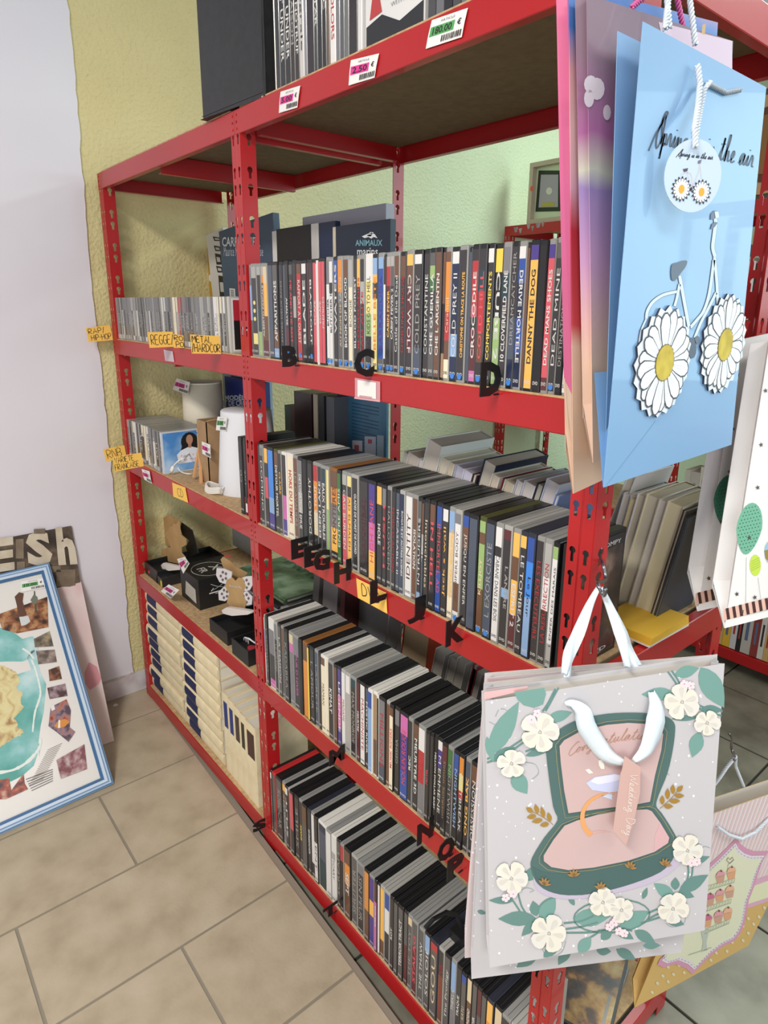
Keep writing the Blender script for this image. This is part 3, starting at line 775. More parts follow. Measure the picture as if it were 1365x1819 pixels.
m = MB(); m.box((xe+.001, .004, Z1+SB), (xe+.0105, .146, Z1+SB+.125), M('b8b6b2', .25)); m.build('case', t)
def art_h(m, f, n):
    q_rect(m, f, .03, .03, .97, .97, M('d8d4d0'), n); q_rect(m, f, .06, .06, .94, .58, M('161416'), n*2); q_rect(m, f, .06, .58, .94, .94, M('b02434'), n*2)
    q_rect(m, f, .3, .58, .42, .74, M('2a1a20'), n*3); q_rect(m, f, .5, .58, .58, .82, M('8a6a6e'), n*3)
    q_text(m, f, 'HAPP', .2, .32, .9, .5, M('e8e4e2'), n*3, .04); q_rect(m, f, .2, .52, .9, .53, M('c04050'), n*3); q_rect(m, f, .2, .27, .9, .28, M('c04050'), n*3)
cover_plate(t, 'cover_print', xe+.0107, .004, Z1+SB, .142, .125, art_h)
xe = cd_row(221, 284, Z2, Z2+.06, 'gagcwkkccwGkGkgk', 'second left', 'CDs on the second left shelf', 12, n=15, lean=0)
t = thing('cd_case', (xe+.006, .07, Z2+SB), 'CD with a sky-blue cover showing a dark-haired woman in white', 'cd')
m = MB(); m.box((xe+.001, .004, Z2+SB), (xe+.0105, .146, Z2+SB+.125), M('c8ccd4', .25)); m.build('case', t)
def ell(f, cx, cy, rx, ry, n, k=16): return [f(cx+rx*math.cos(2*math.pi*i/k), cy+ry*math.sin(2*math.pi*i/k))+n for i in range(k)]
def art_w(m, f, n):
    q_rect(m, f, .03, .03, .97, .97, noise_mat('printed_sky', [(.35, '4a86c8'), (.55, '8ab4dc'), (.7, 'c8d8ea')], 12, 3, .3), n)
    m.poly(ell(f, .60, .70, .19, .24, n*2), M('1a1618')); m.poly([f(.42, .6)+n*2.2, f(.78, .6)+n*2.2, f(.84, .42)+n*2.2, f(.36, .42)+n*2.2], M('1a1618'))
    m.poly([f(*p)+n*3 for p in ((.34, .2), (.3, .42), (.4, .52), (.56, .58), (.64, .58), (.84, .5), (.92, .4), (.9, .2))], M('e4e6ee'))
    m.poly(ell(f, .60, .76, .075, .12, n*4), M('b98a72')); m.poly([f(.56, .68)+n*3.6, f(.64, .68)+n*3.6, f(.63, .56)+n*3.6, f(.57, .56)+n*3.6], M('b08068'))
    m.poly(ell(f, .86, .66, .09, .09, n*5), M('e8443c')); q_text(m, f, 'C H R I S T', .25, .36, .9, .41, M('c09aa8'), n*5, 0); q_text(m, f, 'E N', .45, .26, .7, .3, M('c09aa8'), n*5, 0)
cover_plate(t, 'cover_print', xe+.0107, .004, Z2+SB, .142, .125, art_w)

# ------------------------------------------------------------------ books
def book(name, x0, x1, y0, y1, z0, z1, cover, pages='d9d2c4', spine='y1', lean=0, label='', cat='book', group=None, covt=.0016, piv=None, tint=None):
    """spine: which side carries the spine: y1 (away), y0 (towards the aisle), x0, x1, or 'flat0' lying with spine to y0"""
    t = thing(name, ((x0+x1)/2, (y0+y1)/2, z0), label, cat, group); cv = M(cover, .45) if isinstance(cover, str) else cover; pg = M(pages, .85)
    px_, pz_ = (x1, z0) if lean > 0 else (x0, z0)
    def F(p):
        p = Vector(p); dx, dz = p.x-px_, p.z-pz_
        return Vector((px_+dx*math.cos(lean)+dz*math.sin(lean), p.y, pz_-dx*math.sin(lean)+dz*math.cos(lean)))
    m = MB(); c = covt; e = .003
    if spine in ('y1', 'y0'):
        m.box((x0, y0, z0), (x0+c, y1, z1), cv, F); m.box((x1-c, y0, z0), (x1, y1, z1), cv, F)
        if spine == 'y1': m.box((x0+c, y1-c, z0), (x1-c, y1, z1), cv, F)
        else: m.box((x0+c, y0, z0), (x1-c, y0+c, z1), cv, F)
        m.build('cover', t); m = MB()
        m.box((x0+c, y0+(e if spine == 'y1' else c), z0+.002), (x1-c, y1-(c if spine == 'y1' else e), z1-(.002 if c < .002 else .004)), pg, F); m.build('page_block', t)
    elif spine in ('x0', 'x1'):
        m.box((x0, y0, z0), (x1, y0+c, z1), cv, F); m.box((x0, y1-c, z0), (x1, y1, z1), cv, F)
        if spine == 'x1': m.box((x1-c, y0+c, z0), (x1, y1-c, z1), cv, F)
        else: m.box((x0, y0+c, z0), (x0+c, y1-c, z1), cv, F)
        m.build('cover', t); m = MB()
        m.box((x0+(e if spine == 'x1' else c), y0+c, z0+.002), (x1-(c if spine == 'x1' else e), y1-c, z1-.004), pg, F); m.build('page_block', t)
    else:
        m.box((x0, y0, z0), (x1, y1, z0+c), cv, F); m.box((x0, y0, z1-c), (x1, y1, z1), cv, F)
        n_ = 6; zc = (z0+z1)/2; hh = (z1-z0)/2-.0003     # rounded spine towards the aisle
        prof = [(y0-.006*math.cos(math.pi*(k/n_-.5)), zc-hh*math.cos(math.pi*k/n_)*1.0) for k in range(n_+1)]
        m.prism([F((x0, a, b_)) for a, b_ in prof]+[F((x0, y0+c, z1-.0003)), F((x0, y0+c, z0+.0003))], F((x1, 0, 0))-F((x0, 0, 0)), cv)
        m.build('cover', t); m = MB(); m.box((x0+.003, y0+c, z0+c), (x1-.003, y1-.004, z1-c), pg, F); m.build('page_block', t)
    return t
ZS1 = Z1+SB
def face_text(parent, txt, u0, v0, u1, v1, Y, mat, name='title_print', bold=.01):
    a = at(u0, v1, Y=Y); b_ = at(u1, v1, Y=Y); c = at(u0, v0, Y=Y); m = MB()
    f = quad_fn([c, at(u1, v0, Y=Y), b_, a]); q_text(m, f, txt, 0, 0, 1, 1, mat, Vector((0, -.0004, 0)), bold); m.build(name, parent)
yb = .30
xa, xb = x_on(346, .36, 1.50), x_on(385, .36, 1.5)
t = book('book', xa, xb+.02, .36, .375, ZS1, at(346, 443, Y=.36).z, 'c29a2c', spine='x0', label='mustard yellow book standing at the back of the upper left shelf', covt=.002)
m = MB(); c0 = at(374, 494, Y=.36); m.prism([c0+Vector((.012*math.cos(a*.524), -.0005, .012*math.sin(a*.524))) for a in range(12)], (0, -.0003, 0), PAPER); m.build('round_print', t)
t = book('book', x_on(368, .335, 1.6)+.035, x_on(395, .335, 1.6)+.05, .335, .348, ZS1, at(372, 416, Y=.335).z, 'dcdad6', spine='x1', lean=-.12, label='white comic-style book with black picture panels leaning on the blue one')
m = MB()
for q in ((378, 420, 391, 428), (380, 436, 391, 446), (382, 450, 392, 470), (384, 472, 394, 484), (388, 489, 398, 528)):
    f = quad_fn([at(q[0], q[1], Y=.334), at(q[2], q[1]+2, Y=.334), at(q[2]+3, q[3], Y=.334), at(q[0]+3, q[3], Y=.334)]); q_rect(m, f, 0, 0, 1, 1, M('1c1c1e'), Vector((0, -.0003, 0))); q_rect(m, f, .2, .25, .8, .7, M('c8c6c2'), Vector((0, -.0006, 0)))
m.build('picture_panels', t)
t = book('book', x_on(388, yb, 1.6)+.03, x_on(490, yb, 1.6)+.012, yb, yb+.02, ZS1, at(400, 409, Y=yb).z, '41566c', spine='x1', lean=-.075, label='large slate-blue book lettered CARPE R behind the middle post')
face_text(t, 'CARPENTIER', 395, 421, 463, 438, yb-.001, M('e4e6ea'), bold=.02); face_text(t, 'Maurice Nocturne en Prose', 398, 438, 468, 455, yb-.001, M('c4ccd6'), bold=0)
m = MB(); f = quad_fn([at(408, 512, Y=yb), at(418, 513, Y=yb), at(419, 531, Y=yb), at(409, 530, Y=yb)]); q_rect(m, f, 0, 0, 1, 1, PAPER, Vector((0, -.0006, 0)))
for k in range(6): q_rect(m, f, .2, .1+k*.14, .8, .16+k*.14, INK, Vector((0, -.001, 0)))
m.build('barcode_sticker', t)
t = book('book', x_on(492, .29, 1.55), x_on(553, .29, 1.55), .29, .315, ZS1, at(495, 407, Y=.29).z, '121214', spine='x1', label='plain black hardback facing out behind the highest DVD row', covt=.002)
m = MB(); m.box((x_on(488, .292, 1.5)-.008, .292, ZS1), (x_on(492, .292, 1.5)+.004, .313, at(490, 410, Y=.29).z), M('e8e4dc', .8)); m.build('fore_edge', t)
t = book('book', x_on(567, .275, 1.55), x_on(596, .275, 1.55), .275, .29, ZS1, at(570, 396, Y=.275).z, '1a2b4c', spine='x1', label='dark blue book with thick white page edge left of the sea animals book')
m = MB(); m.box((x_on(554, .276, 1.5), .276, ZS1), (x_on(567, .276, 1.5)-.0005, .289, at(560, 397, Y=.275).z), M('e6e2da', .8)); m.build('fore_edge', t)
t = book('book', x_on(597, .255, 1.55), x_on(694, .255, 1.55), .255, .27, ZS1, at(600, 402, Y=.255).z, '1b2638', spine='x1', label='navy book lettered ANIMAUX marins with a white bird emblem')
m = MB(); m.box((x_on(592, .257, 1.5), .257, ZS1), (x_on(597, .257, 1.5)-.0005, .268, at(594, 403, Y=.255).z), M('d6ccb4', .8)); m.build('fore_edge', t)
face_text(t, 'ANIMAUX', 632, 426, 680, 437, .2545, M('7fb0bc'), bold=.02); face_text(t, 'marins', 635, 440, 672, 454, .2545, M('e6e8ea'), bold=.01)
m = MB()
for pl_ in ([(643, 420), (652, 416), (660, 413), (666, 416), (671, 423), (664, 421), (660, 424), (655, 421), (648, 423)], [(652, 419), (658, 412), (664, 413), (659, 420)]):
    m.poly([at(u, v, Y=.254) for u, v in pl_], M('e6e8ea'))
m.build('bird_emblem', t)
t = book('book', x_on(538, .34, 1.6), x_on(686, .34, 1.6), .34, .365, ZS1, at(540, 386, Y=.34).z, 'a8a9b4', spine='x1', label='tall pale grey book behind the navy sea animals book')
# blue pattern book on the second left shelf
t = book('book', at(399, 668, Y=.31).x, at(399, 668, Y=.31).x+.26, .31, .335, Z2+SB, at(399, 668, Y=.31).z, '1d2f78', spine='x1', label='royal blue cross-stitch pattern book behind the lamps')
face_text(t, 'LES MODÈLES', 383, 700, 446, 711, .3095, M('dfe3ee'), bold=.03); face_text(t, 'POINT DE CROIX', 380, 711, 448, 721, .3095, M('dfe3ee'), bold=.02)
m = MB(); m.box((at(397, 660, Y=.34).x, .336, Z2+SB), (at(397, 660, Y=.34).x+.3, .36, at(397, 656, Y=.34).z), M('9db4c8', .6)); tag(m.build('book'), 'pale blue-grey book standing behind the royal blue pattern book', 'book')

# paperbacks at the back of the second shelf, fore-edges towards the DVD aisle, tops leaning right
PB = [(.016, 'w', 'c2bcae'), (.034, 'd8d6d2', 'cfc4b6'), (.012, 'cfcdd2', 'd2cac4'), (.040, 'd8dcd8', 'd0c6ba'), (.020, 'e0dccf', 'd6ccb8'), (.016, 'e0dccf', 'cfc3ae'), (.024, 'c9c8d6', 'c9c6d6'), (.022, 'dcdbe4', 'cbc8d8'), (.010, '3a2028', 'cfc4b6'), (.030, '16203a', 'd0c8ba'), (.018, 'd8d4ca', 'cdbfae'), (.006, '8a2a34', 'cdbfae'), (.022, 'd8d4ca', 'c8bca6'), (.014, 'c8ccd8', 'cfc8c4'), (.024, 'd8d8de', 'd2cac6'), (.014, '1c2230', 'b8b2a8'), (.026, 'c6cfe0', 'd2cccc'), (.008, '7c94c8', 'd2cccc'), (.020, 'd9d5cf', 'cfc6be'), (.026, 'b8323c', 'cbb8ae'), (.018, 'd0c8b8', 'c4b49a'), (.018, 'd9d5cf', 'cfc6be')]
NMW = ['slim pale', 'thick white', 'thin grey-white', 'thickest white', 'cream', 'narrow cream', 'pale lilac', 'white and lilac', 'thin dark maroon', 'thick navy', 'sand-edged', 'very thin red', 'beige', 'pale blue-grey', 'white', 'black', 'sky-blue topped', 'thin blue', 'grey-white', 'bright red', 'tan', 'plain white']
x = x_on(690, .16, 1.0)+.012; rg = random.Random(8); ln = .27
for i, (w_, c, p) in enumerate(PB):
    c = 'd8d8d6' if c == 'w' else c; h = .218+rg.uniform(-.012, .012)+(.016 if i in (3, 9) else 0); d0 = .150+rg.uniform(-.003, .006)
    book('paperback', x-w_, x, d0, d0+.135+(.012 if i in (3, 9) else 0), Z2+SB+.0005, Z2+SB+h, c, p, 'y1', lean=ln, label=f'{NMW[i]} paperback leaning at the back of the second shelf, fore-edge to the aisle', group='leaning paperbacks behind the second DVD row')
    nx = PB[i+1][0] if i+1 < len(PB) else 0
    x += nx/math.cos(ln)+.001
    if x > L2-.20: break
# books in the near end of the same shelf, seen through the end opening
PB2 = [(.012, 'd8d2c6', 'c8bfae', .215), (.016, 'c9cad2', 'c4c2c8', .225), (.030, 'd8d4ba', 'cdc3a0', .23), (.016, 'd0ccc0', 'c8c0b0', .222), (.030, 'c9c6c0', 'b9b0a0', .226), (.012, '4a4238', 'b8ac98', .224), (.020, '22242c', 'b79f76', .228)]
# ------------------------------------------------------------------ tall folders and poster behind rows two and three
YB = .30
def slab(name, px, Y, d, mat, label, cat='folder'):
    m = MB(); P = [at(u, v, Y=Y) for u, v in px]; m.prism(P, (0, d, 0), mat); return tag(m.build(name), label, cat)
def slab2(name, x0, x1, y0, y1, z0, z1, mat, label, cat, lean=0):
    m = MB(); px_ = x0 if lean < 0 else x1
    def F(p): p = Vector(p); dx, dz = p.x-px_, p.z-z0; return Vector((px_+dx*math.cos(lean)+dz*math.sin(lean), p.y, z0-dx*math.sin(lean)+dz*math.cos(lean)))
    m.box((x0, y0, z0), (x1, y1, z1), mat, F); return tag(m.build(name), label, cat)
z0 = Z2+SB
def zt_(u, v, Y): return at(u, v, Y=Y).z
X_ = lambda u, Y=.26, Z=1.1: x_on(u, Y, Z)
slab2('folder', X_(506), X_(518), .26, .4, z0, zt_(510, 720, .26), M('4a625c', .5), 'dark green folder beside the white lampshade behind row two', 'folder')
slab2('folder', X_(519), X_(527), .255, .4, z0, zt_(520, 722, .26), M('5a4648', .5), 'brown folder between the green and the maroon ones', 'folder')
slab2('album', X_(529), X_(560), .25, .4, z0, zt_(540, 696, .26), M('2a141a', .3), 'tall dark maroon album standing behind the second DVD row', 'album')
slab2('folder', X_(563), X_(570), .25, .4, z0, zt_(566, 700, .26), M('b4ab98', .6), 'beige folder edge right of the maroon album', 'folder')
slab2('folder', X_(571.5), X_(582), .25, .4, z0, zt_(575, 702, .26), M('1f2226', .4), 'black folder right of the beige folder edge', 'folder')
slab2('folder', X_(583), X_(597), .255, .4, z0, zt_(585, 704, .26), M('5c6068', .5), 'grey ring folder next to the blue poster', 'folder')
t = thing('poster_sheet', (X_(640, .3), .31, z0), 'large blue printed panel standing behind the second DVD row', 'poster')
m = MB(); m.box((X_(600, .3), .3, z0), (X_(687, .3), .306, Z1-BH-.006), noise_mat('blue_print', [(.35, '2f6488'), (.6, '467fa2')], 9, 3, .35)); m.build('panel', t)
m = MB()
for k in range(14): 
    a, b_ = at(625, 715+k*6, Y=.299), at(625+(30 if k % 4 == 3 else 48), 717+k*6, Y=.299); m.raw([(a.x, .2995, a.z), (b_.x, .2995, a.z), (b_.x, .2995, a.z-.0022), (a.x, .2995, a.z-.0022)], [(0, 1, 2, 3)], M('1f4a6a'))
for k, (u, v, w_, h_, c) in enumerate(((626, 782, 18, 26, 'c8ccd8'), (648, 775, 20, 36, 'b8c4d8'), (670, 773, 12, 40, '9fb8cc'), (630, 790, 8, 12, 'b04a58'), (654, 780, 7, 8, 'c05060'))):
    m.poly([at(u, v, Y=.2992-.0002*(k > 2)), at(u+w_, v+1, Y=.2992-.0002*(k > 2)), at(u+w_, v+h_, Y=.2992-.0002*(k > 2)), at(u, v+h_, Y=.2992-.0002*(k > 2))], M(c))
m.build('printed_text', t)
# ------------------------------------------------------------------ lamps, box and cable on the second left shelf
def lamp_axis(u, Y, Z): return Vector((x_on(u, Y, Z), Y, Z2+SB))
t = thing('table_lamp', lamp_axis(360, .23, 1.1), 'cream drum-shade lamp on a light wooden tripod', 'lamp'); c = parent_origin(t)
zt1 = at(360, 678, Y=.23).z; zb1 = at(360, 752, Y=.23).z; r = .066
m = MB(); m.lathe((c.x, c.y, 0), [(r*1.02, zb1), (r*.97, zt1), (r*.955, zt1), (r*1.0, zb1+.001)], M('e6ddc8', .8), 36); m.build('lamp_shade', t, True)
m = MB(); m.lathe((c.x, c.y, 0), [(r*1.03, zb1), (r*1.03, zb1+.004), (r*.99, zb1+.004)], M('f0e8d6', .7), 36); m.lathe((c.x, c.y, 0), [(r*.98, zt1-.004), (r*.985, zt1), (r*.95, zt1)], M('f0e8d6', .7), 36); m.build('rim', t)
for k in range(3):
    a = k*2.094+.2; m = MB(); p0 = Vector((c.x+.012*math.cos(a), c.y+.012*math.sin(a), zb1+.02)); p1 = Vector((c.x+.06*math.cos(a), c.y+.06*math.sin(a), c.z+.002))
    s_ = Vector((-math.sin(a), math.cos(a), 0))*.006; u_ = Vector((math.cos(a), math.sin(a), 0))*.006
    m.raw([p0-s_-u_, p0+s_-u_, p0+s_+u_, p0-s_+u_, p1-s_-u_, p1+s_-u_, p1+s_+u_, p1-s_+u_], [(0, 1, 2, 3), (7, 6, 5, 4), (0, 4, 5, 1), (1, 5, 6, 2), (2, 6, 7, 3), (3, 7, 4, 0)], M('d2a070', .5)); m.build('leg', t)
m = MB(); m.lathe((c.x, c.y, 0), [(.014, zb1-.012), (.014, zb1+.03)], M('d2a070', .5), 12, True); m.build('socket', t)
price_tag([at(314, 672, Y=.16), at(338, 679, Y=.16), at(334, 701, Y=.16), at(307, 692, Y=.16)], PINK, '3.00', 'pink price tag hanging on the cream drum lampshade', None)
t = thing('mains_cable', at(325, 835, Y=.06), 'white mains cable with plug lying before the blue CD cover', 'cable')
pth = smooth([at(u, v, Y=y) for u, v, y in ((343, 803, .12), (325, 812, .06), (316, 826, .05), (322, 838, .05), (338, 842, .06), (346, 838, .10), (335, 818, .12), (334, 806, .13))] , 5)
m = MB(); m.tube(pth, .0022, M('e2e0dc', .4)); m.tube(smooth([at(u, v, Y=y) for u, v, y in ((340, 800, .12), (330, 812, .05), (318, 818, .03), (308, 828, .02))], 4), .0022, M('e2e0dc', .4)); m.build('cable', t, True)
m = MB(); a = at(308, 828, Y=.02); b_ = at(303, 843, Y=.015); m.tube([a, a*.6+b_*.4, b_*.7+a*.3], [.004, .006, .005], M('e2e0dc', .4)); m.build('plug', t, True)
m = MB(); m.tube([b_*.7+a*.3, b_], .0012, M('8a6a50', .3, .8)); m.build('pin', t)
t = thing('wooden_easel', at(348, 866, Y=.05), 'two light wooden struts of a small easel beside the cardboard box', 'easel')
for a_, b_ in (((357, 768), (343, 848)), ((351, 770), (356, 862))):
    p0, p1 = at(*a_, Y=.075), at(*b_, Y=.045); p1.z = max(p1.z, Z2+SB); m = MB(); w_ = .0045
    m.raw([p0+Vector((-w_, 0, 0)), p0+Vector((w_, 0, 0)), p0+Vector((w_, .006, 0)), p0+Vector((-w_, .006, 0)), p1+Vector((-w_, 0, 0)), p1+Vector((w_, 0, 0)), p1+Vector((w_, .006, 0)), p1+Vector((-w_, .006, 0))], [(0, 1, 2, 3), (7, 6, 5, 4), (0, 4, 5, 1), (1, 5, 6, 2), (2, 6, 7, 3), (3, 7, 4, 0)], M('cf9a68', .55)); m.build('strut', t)
m = MB(); p0 = at(350, 766, Y=.07); m.box((p0.x-.008, .072, p0.z-.004), (p0.x+.012, .084, p0.z+.006), M('cf9a68', .55)); m.build('crossbar', t)
# cardboard box
CARD = noise_mat('cardboard', [(.3, '9a7a58'), (.7, 'a88864')], 30, 4, .8)
bx0 = at(357, 850, Y=.06).x; t = thing('cardboard_box', (bx0+.03, .1, Z2+SB), 'tall open brown cardboard box between the two lamps', 'box'); bz = at(357, 747, Y=.06).z
bx1 = bx0+.058; m = MB(); by0, by1 = .06, .15
for q in (((bx0, by0, 0), (bx0, by1, 0)), ((bx0, by0, 0), (bx1, by0, 0)), ((bx1, by0, 0), (bx1, by1, 0)), ((bx0, by1, 0), (bx1, by1, 0))):
    a, b_ = Vector(q[0]), Vector(q[1]); m.raw([(a.x, a.y, Z2+SB), (b_.x, b_.y, Z2+SB), (b_.x, b_.y, bz), (a.x, a.y, bz)], [(0, 1, 2, 3)], CARD)
o = m.build('carton', t); md = o.modifiers.new('thick', 'SOLIDIFY'); md.thickness = .0025
for q in ([(bx0, by1, bz), (bx1, by1, bz), (bx1+.004, by1+.015, bz+.028), (bx0-.004, by1+.015, bz+.028)], [(bx1, by0, bz), (bx1, by1, bz), (bx1+.03, by1, bz+.01), (bx1+.03, by0, bz+.008)]):
    m = MB(); m.raw(q, [(0, 1, 2, 3)], CARD); o = m.build('flap', t); md = o.modifiers.new('thick', 'SOLIDIFY'); md.thickness = .0025
price_tag([at(359, 784, Y=.057), at(374, 790, Y=.057), at(375, 814, Y=.057), at(360, 806, Y=.057)], PINK, '3.00', 'pink price tag on the brown cardboard box', (0, -1, 0))
# white bedside lamp
c = lamp_axis(441, .125, 1.0); t = thing('table_lamp', c, 'white tapered-shade lamp behind the middle post with coiled white cable', 'lamp')
zt2 = at(441, 728, Y=.125).z; zb2 = at(441, 868, Y=.125).z
m = MB(); m.lathe((c.x, c.y, 0), [(.0825, zb2), (.083, zb2+.004), (.0665, zt2-.003), (.064, zt2), (.02, zt2+.0005), (.001, zt2+.0006)], M('dcdce0', .55), 40); m.lathe((c.x, c.y, 0), [(.081, zb2), (.02, zb2+.002)], M('b8b0a8', .7), 40); m.build('lamp_shade', t, True)
m = MB(); m.lathe((c.x, c.y, 0), [(.02, zb2), (.028, zb2-.012), (.045, c.z+.014), (.048, c.z+.004), (.046, c.z+.0005)], M('e2d8c8', .5), 30, True); m.build('base', t, True)
m = MB()
for k in range(5):
    a0 = at(368, 870+k*3.6, Y=.035); pts_ = [Vector((a0.x+.045+.04*math.cos(a*.42)+.003*k, .035+.018*math.sin(a*.42), Z2+SB+.004+.004*k+.003*math.sin(a))) for a in range(16)]; m.tube(pts_, .0022, M('e4e0d8', .45), 6)
m.build('cable_coil', t, True)
price_tag([at(387, 740, Y=.055), at(404, 741, Y=.055), at(402, 766, Y=.055), at(384, 764, Y=.055)], GREEN, '3.00', 'green price tag on the white tapered lampshade', None)
dvd(x_on(424, .004, 1.0), x_on(430.5, .004, 1.0), Z2+SB, .006, .19, .135, ([('K', 9)], 'a', 'CD', '+', 'k', 't'), 'black disc case standing left of the middle post by the white lamp', 'black cases left of the middle post')
dvd(x_on(431, .004, 1.0)+.0003, x_on(436, .004, 1.0), Z2+SB, .008, .19, .135, ([('K', 9)], 'a', 'LIVE', '+', 'k', 't'), 'second black disc case against the middle post by the white lamp', 'black cases left of the middle post')
m = MB(); xx = x_on(437, .01, .93); m.box((xx, .008, Z2+SB), (xx+.022, .03, Z2+SB+.045), M('b8303a', .45)); m.box((xx+.005, .0075, Z2+SB+.008), (xx+.012, .008, Z2+SB+.03), PAPER); tag(m.build('small_box'), 'tiny red box at the foot of the middle post on the second shelf', 'box')

# ------------------------------------------------------------------ third left shelf: black boxes, cardboard cut-outs, magazines
z3 = Z3+SB; BK = M('1d1d1f', .4)
def tray(name, x0, x1, y0, y1, z0, h, label, inner='121214'):
    t = thing(name, ((x0+x1)/2, (y0+y1)/2, z0), label, 'box'); m = MB(); w = .003
    m.box((x0, y0, z0), (x1, y0+w, z0+h), BK); m.box((x0, y1-w, z0), (x1, y1, z0+h), BK); m.box((x0, y0+w, z0), (x0+w, y1-w, z0+h), BK); m.box((x1-w, y0+w, z0), (x1, y1-w, z0+h), BK); m.box((x0+w, y0+w, z0), (x1-w, y1-w, z0+h*.55), M(inner, .7)); m.build('tray', t); return t
def cut(parent, name, px, Y, th, mat, slope=0):
    m = MB(); P = [at(u, v, Y=Y) for u, v in px]; m.prism(P, (0, th, 0), mat); return m.build(name, parent)
xa = at(250, 1022, Y=.02).x; xb = xa+.15
t = tray('gift_box', max(xa, .04), xb+.02, .02, .26, z3, .045, 'low black open gift box at the far left of the third shelf')
KR = noise_mat('kraft_card', [(.3, 'ad8a5a'), (.7, 'bb9868')], 20, 3, .8)
cut(t, 'card_hook', [(272, 910), (276, 905), (286, 908), (295, 916), (290, 923), (279, 925), (273, 919)], .16, .003, KR)
cut(t, 'card_arm', [(290, 920), (300, 914), (322, 926), (318, 948), (300, 972), (285, 962), (279, 936)], .13, .002, KR)
cut(t, 'card_insert', [(296, 945), (302, 934), (305, 936), (309, 929), (313, 931), (317, 925), (321, 950), (330, 957), (330, 968), (322, 973), (322, 982), (329, 990), (321, 1002), (300, 998), (287, 985), (286, 976), (303, 972), (298, 958), (293, 950)], .10, .003, KR)
cut(t, 'black_lid', [(322, 928), (341, 942), (352, 982), (336, 990), (330, 972), (336, 960), (324, 950), (320, 936)], .14, .003, BK)
cut(t, 'padding', [(286, 1004), (290, 1000), (318, 1006), (322, 1012), (300, 1014), (288, 1010)], .05, .01, M('d8cfc6', .8))
m = MB(); c0 = at(265, 1016, Y=.0195); m.prism([c0+Vector((.006*math.cos(a*.785), 0, .006*math.sin(a*.785))) for a in range(8)], (0, -.0004, 0), M('e05030')); m.build('round_sticker', t)
t = thing('phone_box', at(318, 1062, Y=.05), 'flat dark packaged item with yellow corner between the black boxes', 'box'); x0 = at(296, 1050, Y=.05).x
m = MB(); m.box((x0, .02, z3), (x0+.05, .14, z3+.03), M('26282a', .35)); m.box((x0+.035, .0195, z3+.002), (x0+.048, .02, z3+.022), M('d8c23a', .5)); m.build('pack', t)
# black box with window and crossed swords
t = thing('window_box', at(345, 1080, Y=.05), 'black carton with window and white crossed-sabres print on its side', 'box')
bl = at(324, 1062, Y=.045); br = at(357, 1100, Y=.045); x0, x1 = bl.x, br.x; y0, y1 = .045, .175; zt = z3+.098
m = MB(); m.box((x0, y0, z3), (x1, y1, zt), BK); m.build('carton', t)
m = MB(); f = quad_fn([(x0, y0-.0004, zt), (x1, y0-.0004, zt), (x1, y0-.0004, z3), (x0, y0-.0004, z3)]); n = Vector((0, -.0002, 0)); m.poly([f(.22, .2), f(.82, .14), f(.82, .62), f(.3, .68)], M('b8b4ac', .3)); m.build('window', t)
def art_sw(m, f, n):
    w_ = M('d8d6d2', .5)
    for s_ in (1, -1):
        ribbon2(m, smooth([(.5-s_*.2, .78), (.5-s_*.05, .66), (.5+s_*.12, .58), (.5+s_*.2, .57)], 4), [.012]*13, lambda a, b: f(a, b)+n, w_)
        ribbon2(m, [(.5+s_*.14, .63), (.5+s_*.2, .54)], .02, lambda a, b: f(a, b)+n, w_)
    q_rect(m, f, .25, .46, .75, .5, w_, n); q_rect(m, f, .4, .42, .6, .435, w_, n)
cover_plate(t, 'sabres_print', x1+.0003, y0, z3, y1-y0, zt-z3, art_sw)
m = MB(); f = quad_fn([(x0, y1, zt+.0004), (x1, y1, zt+.0004), (x1, y0, zt+.0004), (x0, y0, zt+.0004)]); w_ = M('c8c6c2', .5); n = Vector((0, 0, .0002))
ribbon2(m, [(.5+.42*math.cos(a*.2618), .5+.4*math.sin(a*.2618)) for a in range(25)], .02, lambda a, b: f(a, b)+n, w_); q_text(m, f, 'X', .35, .55, .65, .8, w_, n); q_text(m, f, 'FR', .35, .25, .65, .45, w_, n); m.build('round_emblem', t)
price_tag([at(315, 993, Y=.04), at(329, 989, Y=.04), at(337, 1001, Y=.04), at(326, 1019, Y=.04)], PINK, '5.00', 'pink price tag at the corner of the black window carton', None)
price_tag([at(300, 1038, Y=-.006), at(319, 1048, Y=-.006), at(304, 1063, Y=-.006), at(286, 1050, Y=-.006)], PINK, '4.00', 'pink price tag lying over the third left beam', None)
t = thing('round_badge', at(405, 985, Y=.10), 'coral round sticker on a grey card beside the window carton', 'sticker')
m = MB(); c0 = at(405, 988, Y=.12); m.prism([c0+Vector((.010*math.cos(a*.524), .010*math.sin(a*.524), 0)) for a in range(12)], (0, 0, .001), M('d86058')); m.build('disc', t)
